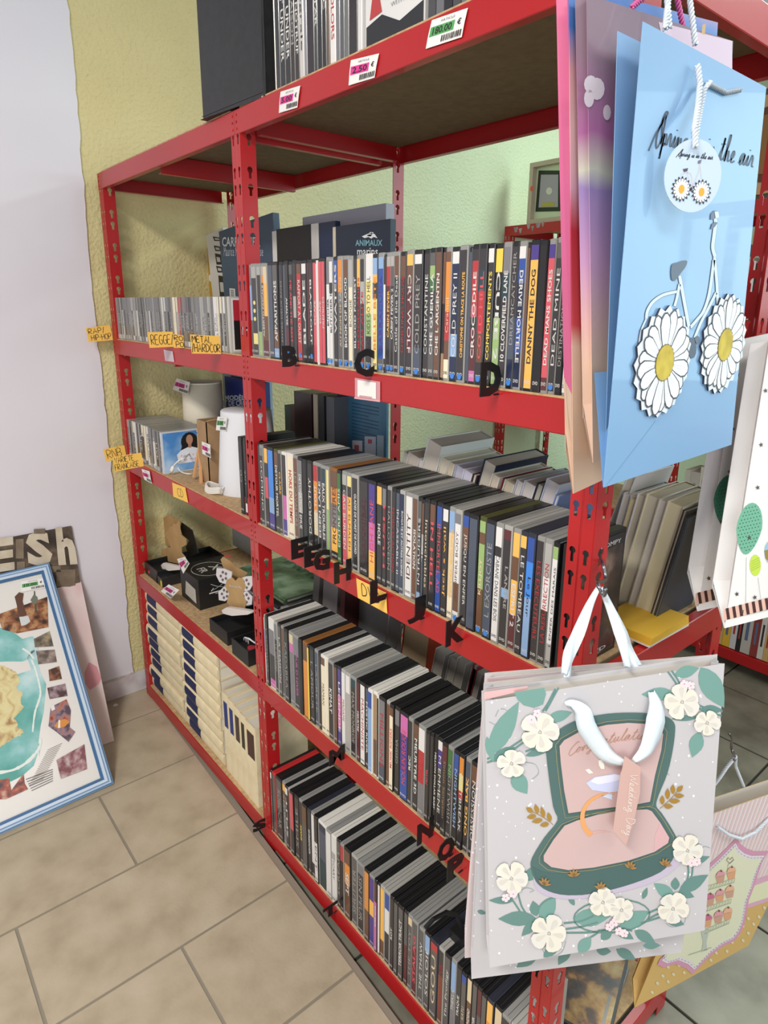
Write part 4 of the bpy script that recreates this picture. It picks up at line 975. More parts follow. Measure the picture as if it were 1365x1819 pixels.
# butterfly box and trays near the post
x0 = at(372, 1118, Y=.01).x
t = tray('gift_box', x0, x0+.112, .012, .16, z3, .040, 'low black tray holding the white lace butterfly card')
WL = M('d6d2d4', .7)
Yb = .055
for sx in (-1, 1):
    cu = 417
    def mir(p): return (cu+(p[0]-cu)*sx, p[1])
    up = [mir(p) for p in ((422, 1030), (436, 1024), (449, 1023), (450, 1036), (444, 1048), (432, 1052), (424, 1048))]
    lo = [mir(p) for p in ((424, 1050), (438, 1050), (448, 1060), (447, 1074), (436, 1076), (427, 1068))]
    if sx < 0: up = [(u, v-14) for u, v in up]; lo = [(u+2, v-8) for u, v in lo]
    cut(t, 'lace_wing', up, Yb+.001, .002, WL); cut(t, 'lace_wing', lo, Yb+.001, .002, WL)
    for q in (up, lo):
        cx_ = sum(p[0] for p in q)/len(q); cy_ = sum(p[1] for p in q)/len(q); m = MB()
        for k in range(5):
            a = k*1.25; m.poly([at(cx_+sx*5*math.cos(a)+2.6*math.cos(b_), cy_+7*math.sin(a)+3.2*math.sin(b_), Y=Yb+.0006-.0001*k) for b_ in (0, 1.57, 3.14, 4.71)], M('6a5a5a'))
        m.build('lace_cutout', t)
cut(t, 'kraft_butterfly', [(403, 1030), (412, 1026), (418, 1032), (424, 1026), (432, 1028), (436, 1040), (432, 1056), (438, 1070), (434, 1084), (412, 1080), (403, 1070), (407, 1054), (400, 1042)], Yb, .002, KR)
cut(t, 'kraft_neck', [(403, 1030), (398, 1012), (392, 994), (396, 989), (408, 996), (418, 1006), (440, 1018), (432, 1028), (418, 1030)], Yb+.03, .002, KR)
m = MB(); f = quad_fn([at(408, 1038, Y=Yb-.001), at(430, 1042, Y=Yb-.001), at(430, 1047, Y=Yb-.001), at(408, 1043, Y=Yb-.001)]); q_text(m, f, 'butterfly', 0, 0, 1, 1, WL, Vector((0, -.0002, 0)), 0); m.build('caption', t)
cut(t, 'padding', [(394, 1084), (402, 1079), (436, 1084), (450, 1087), (440, 1092), (412, 1094), (396, 1090)], .03, .012, M('d6ccc6', .8))
x1_ = at(410, 1150, Y=.004).x
t = tray('gift_box', x1_+.008, x1_+.10, .004, .16, z3, .045, 'black open box with white cord next to the middle post')
m = MB()
for k in range(3): m.tube(smooth([Vector((x1_+.03+.012*k, .03, z3+.038)), Vector((x1_+.045+.010*k, .025, z3+.055+.003*k)), Vector((x1_+.075+.006*k, .03, z3+.056)), Vector((x1_+.09, .05, z3+.04))], 4), .0018, WL, 6)
m.build('white_cord', t, True)
m = MB(); c0 = Vector((x1_+.075, .03, z3+.031)); m.prism([c0+Vector((.018*math.cos(a*.524), .012*math.sin(a*.524), 0)) for a in range(12)], (0, 0, .004), M('b02c3c', .5)); m.build('red_disc', t)
# magazines fanned at the back
MG = noise_mat('magazine_cover_green', [(.35, '22362c'), (.5, '4e7050'), (.65, '8aa088')], 14, 4, .3)
rg = random.Random(4)
for k in range(9):
    xm0 = .43+rg.uniform(-.012, .012); ym = .17+rg.uniform(-.01, .01); zb = z3+.012*k
    c_ = [MG, M('9aa6ac', .4), M('2c2e30', .4), M('6d7a5a', .4)][0 if k == 8 else k % 4]
    t = book('magazine', xm0, xm0+.29, ym, ym+.21, zb+.0002, zb+.0118, c_, 'c8ccc8', 'flat0', label=f'{ordw(9-k)} magazine from the top of the stack behind the middle post', group='magazines stacked on the third shelf', covt=.0008)
m = MB(); zz = z3+.12; n = Vector((0, 0, .0003)); f = quad_fn([(.44, .375, zz-.0004), (.71, .375, zz-.0004), (.71, .17, zz-.0004), (.44, .17, zz-.0004)]); q_text(m, f, 'ANIMO', .05, .72, .95, .95, M('c8ccd0'), n, .02); m.build('masthead', t)
z_ = at(400, 912, Y=.3).z
slab2('poster_sheet', at(374, 920, Y=.3).x, at(374, 920, Y=.3).x+.24, .385, .392, z3, Z2-BH-.002, noise_mat('pale_sheet', [(.4, 'b3c0d4'), (.6, 'c4d0e0')], 5, 2, .4), 'pale blue sheet standing upright at the back of the third left shelf', 'poster')
# ------------------------------------------------------------------ bottom left shelf: cream volumes
z4 = Z4+SB; CR = noise_mat('cream_cloth', [(.3, 'dccbA4'.lower()), (.7, 'e8d9b6')], 30, 3, .6); NV = '232a52'
def volume_flat(x0, x1, z0, th, yo, lx, idx, stack, tone=NV):
    t = book('bound_volume', x0, x1, .004+yo, .175, z0, z0+th, CR, 'ddd6c6', 'flat0', label=f'cream volume with navy label lying {ordw(idx)} from the top of the {stack} stack', group='cream volumes lying in stacks', covt=.002)
    m = MB(); n_ = 4; hh = th/2*.80; zc = z0+th/2
    L = []
    for k in range(n_+1):
        a = -hh+2*hh*k/n_; L.append((-.0062*math.cos(math.asin(min(1, abs(a)/(th/2))))-.0004, zc+a))
    for k in range(n_): m.raw([(x0+lx, .004+yo+L[k][0], L[k][1]), (x0+lx+.085, .004+yo+L[k][0], L[k][1]), (x0+lx+.085, .004+yo+L[k+1][0], L[k+1][1]), (x0+lx, .004+yo+L[k+1][0], L[k+1][1])], [(0, 1, 2, 3)], M(tone, .6))
    m.build('spine_label', t)
rg = random.Random(12); Htot = Z3-BH-.014-z4
th = Htot/9
for k in range(9): volume_flat(.042+rg.uniform(-.003, .003), .330, z4+th*k, th-.0006, rg.uniform(.004, .014), .018+rg.uniform(-.002, .002), 9-k, 'left')
for k in range(9): volume_flat(.345+rg.uniform(-.002, .004), .612, z4+th*k, th-.0006, rg.uniform(.004, .012), .02+rg.uniform(-.002, .004), 9-k, 'middle')
x = .628; tn = [(.034, '2a3a78', -.02), (.040, '2a3a78', 0), (.036, '4a3a30', 0), (.034, '3c3428', 0), (.058, '4a3028', 0)]
DS = ['with a narrow blue label', 'with a lower blue label', 'with a brown label', 'with a narrow dark olive label', 'with a wide brown label']
for k, (w_, c, dz) in enumerate(tn):
    h = .262-.003*k
    t = book('bound_volume', x, x+w_-.001, .012-.001*k, .17, z4, z4+h, CR, 'ddd6c6', 'y0', label=f'upright cream volume {DS[k]}, {ordw(5-k)} from the middle post', covt=.002)
    m = MB(); yy = .012-.001*k-.0004; fr = .22 if k in (3, 1) else .15
    m.raw([(x+w_*fr, yy, z4+h*.58), (x+w_*(1-fr)-.001, yy, z4+h*.58), (x+w_*(1-fr)-.001, yy, z4+h*.90), (x+w_*fr, yy, z4+h*.90)], [(0, 1, 2, 3)], M(c, .6)); m.build('spine_label', t); x += w_
# ------------------------------------------------------------------ behind DVD rows three and four
SV = M('8b8888', .5)
slab2('folder', X_(556, .26, .6), X_(566, .26, .6), .25, .4, z3, z3+.33, M('7e7a7a', .6), 'grey folder leaning behind the third DVD row left end', 'folder', .14)
slab2('folder', X_(575, .26, .6), X_(600, .26, .6), .25, .4, z3, z3+.32, M('8e8a8c', .55), 'wide grey folder behind the third DVD row', 'folder', .10)
slab2('folder', X_(606, .26, .6), X_(614, .26, .6), .25, .4, z3, z3+.32, M('5a2e30', .5), 'dark red folder behind the third DVD row', 'folder', .08)
t = thing('poster_sheet', (X_(680, .32, .7), .3, z3), 'grey printed sheet with lines of text behind the third DVD row', 'poster')
m = MB(); xA = X_(628, .3, .65); m.box((xA, .3, z3), (xA+.2, .304, z3+.36), noise_mat('grey_print', [(.4, '7f8488'), (.6, '94989a')], 6, 3, .35)); m.build('panel', t)
m = MB()
for k in range(12): m.raw([(xA+.03, .2995, z3+.33-.013*k), (xA+.12+.02*(k % 3), .2995, z3+.33-.013*k), (xA+.12+.02*(k % 3), .2995, z3+.327-.013*k), (xA+.03, .2995, z3+.327-.013*k)], [(0, 1, 2, 3)], M('55595c'))
m.build('printed_text', t)
t = thing('wire_stand', at(705, 1150, Y=.25), 'thin wire display stand behind the third DVD row', 'stand')
m = MB(); a = at(680, 1148, Y=.25); m.tube([at(684, 1152, Y=.25), at(692, 1092, Y=.27)], .0018, M('a8a6a2', .3, .9), 6); m.tube([at(700, 1160, Y=.25), at(717, 1108, Y=.27)], .0018, M('a8a6a2', .3, .9), 6); m.tube([at(692, 1092, Y=.27), at(717, 1108, Y=.27)], .0018, M('a8a6a2', .3, .9), 6); m.build('wire_frame', t)
t = book('book', at(708, 1160, Y=.26).x, at(752, 1160, Y=.26).x, .26, .40, z3, z3+.215, 'a83a20', 'c0a888', 'y1', lean=.12, label='orange-red book standing open-edged behind the third DVD row')
x = X_(770, .22, .6); rg = random.Random(31); k = 0
for w_, c in ((.03, 'b8b4b0'), (.022, 'a8a4a4'), (.026, 'c0bcb4'), (.012, '8a2030'), (.03, 'b4b0b0'), (.024, 'aca8a6'), (.01, '8a1830'), (.03, 'b8b4b0'), (.02, '2c3c6a'), (.03, 'c0bcb4'), (.026, 'b0acaa'), (.012, '3a4a78'), (.03, 'b8b0a4'), (.03, 'c4c0b8')):
    if x+w_*1.1 > L2-.07: break
    book('paperback', x-w_, x, .22, .365, z3+.0005, z3+.19+rg.uniform(-.01, .01), c, 'a39c92', 'y1', lean=.2, label=f'{ordw(k+1)} leaning paperback right of the orange-red book on the third shelf', group='leaning paperbacks behind the third DVD row')
    x += .003+w_*1.05; k += 1
x = X_(1000, .2, .6)
# white panel with VERT lettering
z4b = Z4B+SB
t = thing('white_panel', (1.05, .3, z4b), 'white panel with grey serif letters leaning behind the lowest DVD row', 'board')
xA = L1+PW/2+.004; m = MB(); m.box((xA, .30, z4b), (at(562, 1330, Y=.3).x, .306, Z3-BH-.003), M('b9b8ba', .5)); m.build('panel', t)
face_text(t, 'VERT', 490, 1283, 548, 1272, .2995, M('6f6a66'))
TAGW = M('c8c4bc', .6)
for k, u in enumerate((700, 722, 745)):
    t = thing('hanging_tag', at(u, 1440, Y=.36), f'{ordw(k+1)} yellow-edged white tag hanging behind the lowest DVD row', 'tag'); a = at(u-6, 1420+k*14, Y=.36); b_ = at(u+9, 1450+k*14, Y=.36)
    m = MB(); m.box((a.x, .355, b_.z), (b_.x, .357, a.z), TAGW); m.build('card', t); m = MB(); m.box((b_.x-.008, .3545, b_.z), (b_.x+.001, .355, a.z-.01), M('d8c840', .5)); m.build('yellow_edge', t)
z4b = Z4B+SB
# near-end bottom: loose cases lying on the board
FL = noise_mat('flame_cover', [(.38, '1c1614'), (.5, '5c3418'), (.6, 'b8863a'), (.72, 'c8b070')], 22, 4, .25)
for k, (dx, dy, rz) in enumerate(((0, 0, .0), (.004, .008, .06), (0, 0, .15))):
    pass
t = thing('dvd_case', (1.70, .30, z4b+.014), 'disc case lying flat on the lowest shelf with a fiery yellow cover', 'dvd')
def rot_ax(c, a): return lambda p: Vector((c[0]+(p[0]-c[0])*math.cos(a)-(p[1]-c[1])*math.sin(a), c[1]+(p[0]-c[0])*math.sin(a)+(p[1]-c[1])*math.cos(a), p[2]))
ax = rot_ax((1.69, .27), .35)
m = MB(); m.box((1.625, .175, z4b+.0152), (1.76, .365, z4b+.029), BLK2, ax); m.build('case', t)
m = MB(); m.raw([ax(Vector(p)) for p in ((1.63, .18, z4b+.0294), (1.755, .18, z4b+.0294), (1.755, .36, z4b+.0294), (1.63, .36, z4b+.0294))], [(0, 1, 2, 3)], FL)
m.raw([ax(Vector(p)) for p in ((1.74, .20, z4b+.0297), (1.746, .20, z4b+.0297), (1.746, .27, z4b+.0297), (1.74, .27, z4b+.0297))], [(0, 1, 2, 3)], M('a8a6a2')); m.build('cover_print', t)
t = thing('dvd_case', (1.70, .30, z4b), 'black disc case underneath the fiery cover on the lowest shelf', 'dvd'); ax = rot_ax((1.69, .27), .27); m = MB(); m.box((1.622, .175, z4b), (1.757, .365, z4b+.0145), PLAST, ax); m.build('case', t)
for k in range(8):
    t = thing('dvd_case', (1.60-.016*k, .36, z4b), f'{ordw(k+1)} dark disc case standing behind the loose ones on the lowest shelf', 'dvd', 'dark cases at the back of the lowest shelf')
    m = MB(); m.box((1.60-.016*k, .23, z4b), (1.6145-.016*k, .365, z4b+.19), M(['1c1a1c', '3a2226', '242226', '4a2c2e'][k % 4], .35)); m.build('case', t)
# ------------------------------------------------------------------ second shelf, near end: books, notebooks, a cover facing out
x = 1.50
t = thing('dvd_case', (L2-.035, .1, Z2+SB), 'disc case with dark brown cover and red sticker facing out beside the near post', 'dvd')
xf = L2-.030; m = MB(); m.box((xf-.0145, .003, Z2+SB), (xf, .131, Z2+SB+.19), BLK2); m.build('case', t)
def art_d(m, f, n):
    q_rect(m, f, .04, .03, .96, .97, noise_mat('dark_portrait_print', [(.35, '1e1a1a'), (.5, '4a3a34'), (.62, '8a7468')], 16, 3, .25), n)
    q_rect(m, f, .04, .88, .96, .97, M('2a2a2c'), n*2); q_text(m, f, 'EW COMPY', .3, .895, .9, .93, M('c8c6c4'), n*3, 0); m.poly(ell(f, .42, .58, .16, .075, n*4), M('e0433a')); q_text(m, f, 'DVD', .4, .05, .8, .08, M('c8c6c4'), n*4)
cover_plate(t, 'cover_print', xf+.0003, .003, Z2+SB, .128, .19, art_d)
PBR = [('c2bfc2', .016), ('d2cfc6', .014), ('8e2a2e', .008), ('c6bba6', .018), ('cfd0d6', .018), ('d6cdaa', .026), ('ccc6ba', .016), ('d8d4cc', .026), ('3a332c', .010), ('b8a888', .018), ('20222a', .006), ('c8bca4', .022)]
xR = 0; NR = ['grey', 'off-white', 'thin red', 'sand', 'pale grey', 'yellowed thick', 'narrow cream', 'thick ivory', 'thin dark brown', 'tan', 'very thin black', 'last beige']
rg = random.Random(77)
PBR = [('d6d4d2', .016, .235, .26), ('c2bfc2', .014, .20, .17), ('cdbb94', .010, .195, .17), ('d2cfd2', .015, .205, .17), ('d6cdaa', .022, .208, .17), ('ccc6ba', .014, .206, .17), ('d0c6b0', .026, .205, .17), ('3a332c', .007, .20, .17), ('3a4048', .005, .19, .17)]
NR = ['tall white', 'grey', 'slim tan', 'pale grey', 'yellowed thick', 'narrow cream', 'thick ivory', 'thin dark brown', 'very thin slate']
x = 1.610
for k, (c, w_, h, ln) in enumerate(PBR):
    y0 = .262-.002*k+(.0 if k else .01)
    tb = book('paperback', x, x+w_, y0, y0+.125, Z2+SB+.0005, Z2+SB+h, c, ['c8bea8', 'c4bcb0', 'cdc2a0', 'bdb29c'][k % 4], 'y1', lean=ln, label=f'{NR[k]} leaning paperback, {ordw(k+1)} from the left in the near end opening', group='paperbacks at the near end of the second shelf')
    if k == 0:
        m = MB()
        for q in range(9):
            zz = .205-.010*q
            def F0(p, x1=x+w_, z0=Z2+SB+.0005): dx, dz = p[0]-x1, p[2]-z0; return Vector((x1+dx*math.cos(ln)+dz*math.sin(ln), p[1], z0-dx*math.sin(ln)+dz*math.cos(ln)))
            m.raw([F0((x+w_+.0004, y0+.015, z0_)) if s_ == 0 else F0((x+w_+.0004, y0+.105-.02*(q % 3), z0_)) for s_, z0_ in ((0, Z2+zz), (1, Z2+zz), (1, Z2+zz+.0035), (0, Z2+zz+.0035))], [(0, 1, 2, 3)], M('55565c'))
        m.build('printed_text', tb); x += .012
    if k+1 < len(PBR): x += w_/math.cos(ln)+.0006 if k else .018
for k in range(5):
    ax = rot_ax((L2-.03, .23), -.03+.012*k); zb = Z2+SB+.0032*k
    m = MB(); m.box((L2-.085, .172, zb), (L2+.006, .288, zb+.003), M('e0b23a' if k else 'dcd8ce', .5), ax)
    tag(m.build('notebook'), f'{"yellow" if k else "white"} thin notebook, {ordw(5-k)} from the top of the pile at the shelf end', 'notebook', 'thin notebooks piled at the shelf end')
# ------------------------------------------------------------------ on the top shelf
zt5 = ZT+SB
t = thing('storage_box', (.85, .1, zt5), 'large black faux-leather box standing on the top shelf beside the wall', 'box')
a = at(360, 213, Z=zt5); b_ = at(471, 168, Z=zt5); LE = noise_mat('black_leatherette', [(.3, '202022'), (.7, '29292b')], 60, 3, .42, .3, 300, .0006)
d_ = (b_-a); d_.z = 0; perp = Vector((-d_.y, d_.x, 0)).normalized(); hgt = .34
m = MB(); c_ = [a, b_, b_+perp*.12, a+perp*.12]; m.prism([Vector((p.x, p.y, zt5)) for p in c_], (0, 0, hgt), LE); o = m.build('body', t); bv = o.modifiers.new('b', 'BEVEL'); bv.width = .004; bv.segments = 2
m = MB()
for p, q in ((a, b_),):
    for zz in (zt5+.006,): m.tube([Vector((p.x, p.y-.0005, zz)), Vector((q.x, q.y-.0005, zz))], .0008, M('3a3a3c', .6), 6)
m.build('stitching', t)
TOP = [('e8dccb', .004, '', .25, 'w'), ('26282c', .016, '', .21, 'w'), ('1c1c1e', .018, 'SIX FEET UNDER', .24, 'w'), ('1c1c1e', .018, 'SIX FEET UNDER', .24, 'w'), ('2c2420', .014, 'SAISON', .23, 'a'), ('26221f', .014, 'NOTRUF', .2, 'w'), ('c9c4c0', .015, "l'integrale", .2, 'k'), ('88888e', .010, '', .2, 'w'), ('241c22', .022, '', .2, 'w'), ('3a3c3c', .010, 'STAR', .2, 'w'), ('1e1e20', .014, '', .19, 'w'), ('1c1d20', .012, 'TITANIC', .19, 'w'), ('6a5848', .010, '', .19, 'w'), ('e2dedb', .016, 'COLORS', .19, 'r'), ('77767a', .012, '', .19, 'w'), ('55585a', .012, '', .19, 'E'), ('6c6c6c', .012, '', .19, 'w'), ('2a2426', .022, 'FE', .19, 'R'), ('d8d4d2', .012, '21', .19, 'b')]
x = b_.x+.030; y5 = .006
for k, (c, w_, tx, h, tc) in enumerate(TOP):
    t = thing('box_set', (x+w_/2, .08, zt5), f'{ordw(k+1)} disc box set right of the black box on the top shelf', 'dvd', 'disc box sets on the top shelf'); mt = M(c, .3, 0, .3)
    ol = [(x+.0006, y5+.001), (x+.0016, y5), (x+w_-.0016, y5), (x+w_-.0006, y5+.001), (x+w_-.0006, y5+.135), (x+.0006, y5+.135)]
    m = MB(); m.prism([(p, q, zt5) for p, q in ol], (0, 0, h), mt); m.build('case', t)
    if tx:
        m = MB(); text_into(m, tx, (x+w_*.25, y5-.0003, zt5+h*(.93 if len(tx) > 6 else .6)), (0, 0, -1), (1, 0, 0), min(h*.78, len(tx)*.013), w_*.55, M(CLR[tc] if tc != 'w' else 'dcdad6', .5), .01); m.build('title_print', t)
    x += w_
t = thing('dvd_case', (x+.07, .05, zt5), 'white framed disc case facing out at the right of the top shelf', 'dvd')
m = MB(); m.box((x+.004, .010, zt5), (x+.139, .024, zt5+.19), M('d8d6d4', .4)); m.build('case', t)
m = MB(); f = quad_fn([(x+.004, .0095, zt5+.19), (x+.139, .0095, zt5+.19), (x+.139, .0095, zt5), (x+.004, .0095, zt5)]); n = Vector((0, -.0003, 0)); m.poly([f(.02, .02)+n, f(.98, .02)+n, f(.98, .16)+n, f(.6, .1)+n, f(.3, .2)+n, f(.02, .16)+n], M('2a2c30')); m.poly([f(.08, .2)+n, f(.3, .22)+n, f(.25, .34)+n, f(.15, .42)+n], M('b04040')); q_text(m, f, 'THE PIANIST', .35, .3, .85, .34, M('8a8a8e'), n, 0); q_text(m, f, 'WITH A', .45, .22, .75, .25, M('8a8a8e'), n, 0); m.build('cover_print', t)
for k in range(6):
    t = thing('dvd_case', (x+.16+.016*k, .08, zt5), f'{ordw(k+1)} grey disc case at the far right of the top shelf', 'dvd', 'grey disc cases on the top shelf'); m = MB(); m.box((x+.15+.016*k, .006, zt5), (x+.1645+.016*k, .14, zt5+.19), M(['4a4a4e', '6a6a6e', '2c2c30'][k % 3], .35)); m.build('case', t)

# ------------------------------------------------------------------ the second unit, across the aisle
UY, UT = 1.90, at(893, 403, Y=1.90).z
u2 = thing('shelving_unit', (.9, UY, LOWF), 'second red metal shelving unit seen behind across the aisle', 'shelving')
ux0 = WX+.02; UL = 2.9; UW = .95
for k in range(4):
    post(u2, ux0+UW*k, UY, LOWF+.002, UT); post(u2, ux0+UW*k, UY+.42, LOWF+.002, UT, back=True)
UZ = [UT, UT-.42, UT-.84, UT-1.26, .06]
for z in UZ:
    for k in range(3):
        xs0, xs1 = ux0+UW*k+(.002 if k == 0 else PW/2+.0004), ux0+UW*(k+1)+PW/2-.0004
        beamX(u2, xs0, xs1, UY-.0018, z); beamX(u2, xs0, xs1, UY+.4218, z, out=1, name='back_beam', rivets=False)
        m = MB(); m.box((xs0+.02, UY+.019, z-.006), (xs1-.02, UY+.4, z+.003), BOARD); m.build('shelf_board', u2)
    beamY(u2, ux0+.004, UY+.04, UY+.38, z, out=-1)
PT = noise_mat('flaking_tape', [(.4, '8e8084'), (.6, 'a89a9c')], 40, 3, .6)
m = MB()
for u, v, w_ in ((913, 404, 8), (922, 406, 6), (936, 398, 7), (944, 402, 5), (952, 396, 9), (962, 394, 6)):
    m.poly([at(u, v, Y=UY-.0022), at(u+w_, v-1, Y=UY-.0022), at(u+w_-2, v+8, Y=UY-.0022), at(u+2, v+9, Y=UY-.0022)], PT)
o = m.build('tape_residue', u2); o['kind'] = 'stuff'
# white box frame on top of it
t = thing('picture_frame', at(970, 390, Y=UY+.05), 'white box frame with small grey picture standing on the rear shelving unit', 'frame')
fy = UY+.03; A = at(942, 290, Y=fy); B_ = at(938, 392, Y=fy); Wf = at(1013, 290, Y=fy).x-A.x+.02; zb, zt = UT+.0035, A.z; x0 = A.x
m = MB(); fw = .02
for q in (((x0, zb), (x0+Wf, zb+fw)), ((x0, zt-fw), (x0+Wf, zt)), ((x0, zb+fw), (x0+fw, zt-fw)), ((x0+Wf-fw, zb+fw), (x0+Wf, zt-fw))): m.box((q[0][0], fy, q[0][1]), (q[1][0], fy+.04, q[1][1]), M('b9ae98', .5))
m.build('frame', t); m = MB(); m.box((x0+fw, fy+.03, zb+fw), (x0+Wf-fw, fy+.034, zt-fw), M('ccdcb8', .6)); m.build('mount', t)
m = MB(); f = quad_fn([at(958, 303, Y=fy+.029), at(998, 303, Y=fy+.029), at(998, 375, Y=fy+.029), at(952, 376, Y=fy+.029)]); n = Vector((0, -.0006, 0))
m.prism([f(0, 0), f(1, 0), f(1, 1), f(0, 1)], (0, -.002, 0), M('22301e', .5)); q_rect(m, f, .12, .1, .88, .9, M('a3a2a8'), n*5); m.poly(ell(f, .52, .5, .13, .09, n*7), M('cfd4c0')); q_rect(m, f, .25, .12, .75, .22, M('b0a83a'), n*7); m.build('inner_picture', t)
m = MB(); c0 = at(945, 335, Y=fy-.001); m.prism([c0+Vector((.009*math.cos(a*.785), 0, .012*math.sin(a*.785))) for a in range(8)], (0, -.0005, 0), M('e0503c')); m.build('round_sticker', t)
# round wooden wheel, books on the rear unit (seen at the right edge)
t = thing('round_plaque', at(1362, 255, Y=UY+.1), 'round wooden disc with pale metal rim on the rear unit top', 'ornament')
c0 = at(1366, 258, Y=UY+.1); r = c0.z-UT-.004
for rr_, yy, mt in ((r, .03, M('4c4a44', .5)), (r*.88, .024, M('b79a70', .6)), (r*.66, .02, M('5a3c26', .6)), (r*.52, .016, M('8a6238', .6))):
    m = MB(); m.prism([(c0.x+rr_*math.cos(a*.2618), UY+.1-.03+yy, c0.z+rr_*math.sin(a*.2618)) for a in range(24)], (0, -.012, 0), mt); m.build('ring', t)
def rear_row(x0, x1, z, seed, cols, label, h0=.19, hv=.04, y=UY+.01, lean=0, wr=(.018, .04)):
    rg = random.Random(seed); x = x0; k = 0
    while x < x1:
        w_ = rg.uniform(*wr); h = h0+rg.uniform(-hv, hv); c = cols[k % len(cols)]
        t = thing('book', (x+w_/2, y+.07, z), label.format(ordw(k+1)), 'book', label.format('nth')+' row'); px_ = x
        m = MB(); m.box((x, y, z+.0035), (x+w_-.001, y+.13, z+h), M(c, .5)); m.build('cover', t)
        m = MB(); m.raw([(x+w_*.3, y-.0004, z+h*.3), (x+w_*.62, y-.0004, z+h*.3), (x+w_*.62, y-.0004, z+h*.8), (x+w_*.3, y-.0004, z+h*.8)], [(0, 1, 2, 3)], M(rg.choice(['2a2a2c', 'c8c4c0', 'a83a34', '5a6a8a']), .5)); m.build('title_print', t); x += w_; k += 1
rear_row(.98, 1.45, UZ[1], 1, ['d8d4d2', '2a1c24', '1e1a20', '3a2028', '4a4a50', 'cfc8c4'], '{} book from the left on the rear unit second level', .25, .05, y=UY+.0)
rear_row(.85, 1.5, UZ[2], 2, ['3a2a28', '6a2024', 'b8b0a0', '4c5a3a', '8a3034', 'c8c0b4'], '{} book from the left on the rear unit third level', .2, .04)
rear_row(1.0, 1.6, UZ[3], 3, ['c6c2b8', 'b8b4ac', 'cfcac0', '8a9a5a', '6f8046', 'b0aca0', 'c8c4ba'], '{} book from the left on the rear unit fourth level', .24, .03)
rear_row(1.0, 1.7, UZ[4], 4, ['d0ccc4', 'c8a86a', 'd8b03a', 'c8c8cc', '242628', 'b8b4ac', '8a3a34'], '{} book from the left on the rear unit bottom level', .2, .03)
# books on our unit's third shelf near end, seen through the end opening under the notebooks
x = L2-.17
for k, (w_, c) in enumerate(((.03, 'd0ccc4'), (.02, 'c8a86a'), (.036, 'd2ac42'), (.012, '6a6a70'), (.028, 'cfd0d4'), (.022, '26282a'), (.02, 'd8d4c0'))):
    y0 = .16+sum(q for q in (.03, .02, .036, .012, .028, .022, .02)[:k])
    t = thing('book', (L2-.09, y0, z3), f'{["off-white", "tan", "mustard", "grey", "pale blue", "black", "ivory"][k]} book spine in the end opening above the grey gift bag', 'book', 'books at the near end of the third shelf')
    m = MB(); m.box((L2-.14, y0+.0006, z3), (L2-.018, y0+w_-.0006, z3+.2+.01*math.sin(k*2)), M(c, .5)); m.build('cover', t)
    m = MB(); m.raw([(L2-.0176, y0+w_*.25, z3+.05), (L2-.0176, y0+w_*.75, z3+.05), (L2-.0176, y0+w_*.75, z3+.15), (L2-.0176, y0+w_*.25, z3+.15)], [(0, 1, 2, 3)], M(['3a3a3c', '8a3a34', '5a4a20', 'c8c8cc', 'b04a44', '8a8a30', '6a6a6c'][k], .5)); m.build('title_print', t)

# ------------------------------------------------------------------ pictures leaning on the white wall
def leaning(name, TRpx, wallX, BRpx, width, label, cat, th=.02):
    """rectangular panel whose lower right corner stands on the floor and whose top rests on the wall"""
    TR = at(*TRpx, X=wallX); BR = at(*BRpx, Z=.0005)
    V = (TR-BR); h = V.length; V.normalize(); Ud = Vector((0, 1, 0)); Ud = (Ud-V*Ud.dot(V)).normalized(); N = Ud.cross(V)
    return TR, BR, Ud, V, N, h
TR, BR, Ud, V, N, h = leaning('', (87, 1000), WX+.03, (202, 1392), 0, '', '')
Wd = .62; BL = BR-Ud*Wd
if N.x < 0: N = -N
def P2(a, b, n=0): return BL+Ud*a+V*b+N*n
t = thing('framed_map', BL+Ud*Wd/2, 'blue-framed illustrated island map leaning on the white wall', 'picture')
fw = .030
BLU = [(0, .006, '5f85ab'), (.006, .011, 'a9c0d8'), (.011, .014, '6f93b8'), (.014, .022, 'c3d2e2'), (.022, .030, '3c6690')]
for (a0, a1, b0, b1, side) in ((0, 1, 0, 0, 'bottom'), (0, 1, 1, 1, 'top'), (0, 0, 0, 1, 'left'), (1, 1, 0, 1, 'right')):
    m = MB()
    for i, (s0, s1, c) in enumerate(BLU):
        hN = [.004, .010, .008, .011, .006][i]
        if side == 'bottom': q = [(s0, s0), (Wd-s0, s0), (Wd-s1, s1), (s1, s1)]
        elif side == 'top': q = [(s1, h-s1), (Wd-s1, h-s1), (Wd-s0, h-s0), (s0, h-s0)]
        elif side == 'left': q = [(s0, s0), (s1, s1), (s1, h-s1), (s0, h-s0)]
        else: q = [(Wd-s1, s1), (Wd-s0, s0), (Wd-s0, h-s0), (Wd-s1, h-s1)]
        m.prism([P2(x, y, -.008) for x, y in q], N*(hN+.008), M(c, .35))
    m.build('frame_rail', t)
m = MB(); m.prism([P2(.029, .029, -.004), P2(Wd-.029, .029, -.004), P2(Wd-.029, h-.029, -.004), P2(.029, h-.029, -.004)], N*.005, M('dedbd6', .3, 0, .2)); o = m.build('print_sheet', t)
pn = atp
def mp(px, n): return [atp(u, v, P2(0, 0, n), N) for u, v in px]
SEA = noise_mat('map_sea', [(.35, '4f9c92'), (.5, '74b4b0'), (.62, 'a6cfd0'), (.72, 'c8dcdc')], 9, 5, .35, stretch=(1, 1, 1)); LAND = noise_mat('map_land', [(.3, '9a7048'), (.45, 'cdbb84'), (.6, 'd8cf9c'), (.75, 'b48a5c')], 26, 6, .4, dist=1.2)
m = MB()
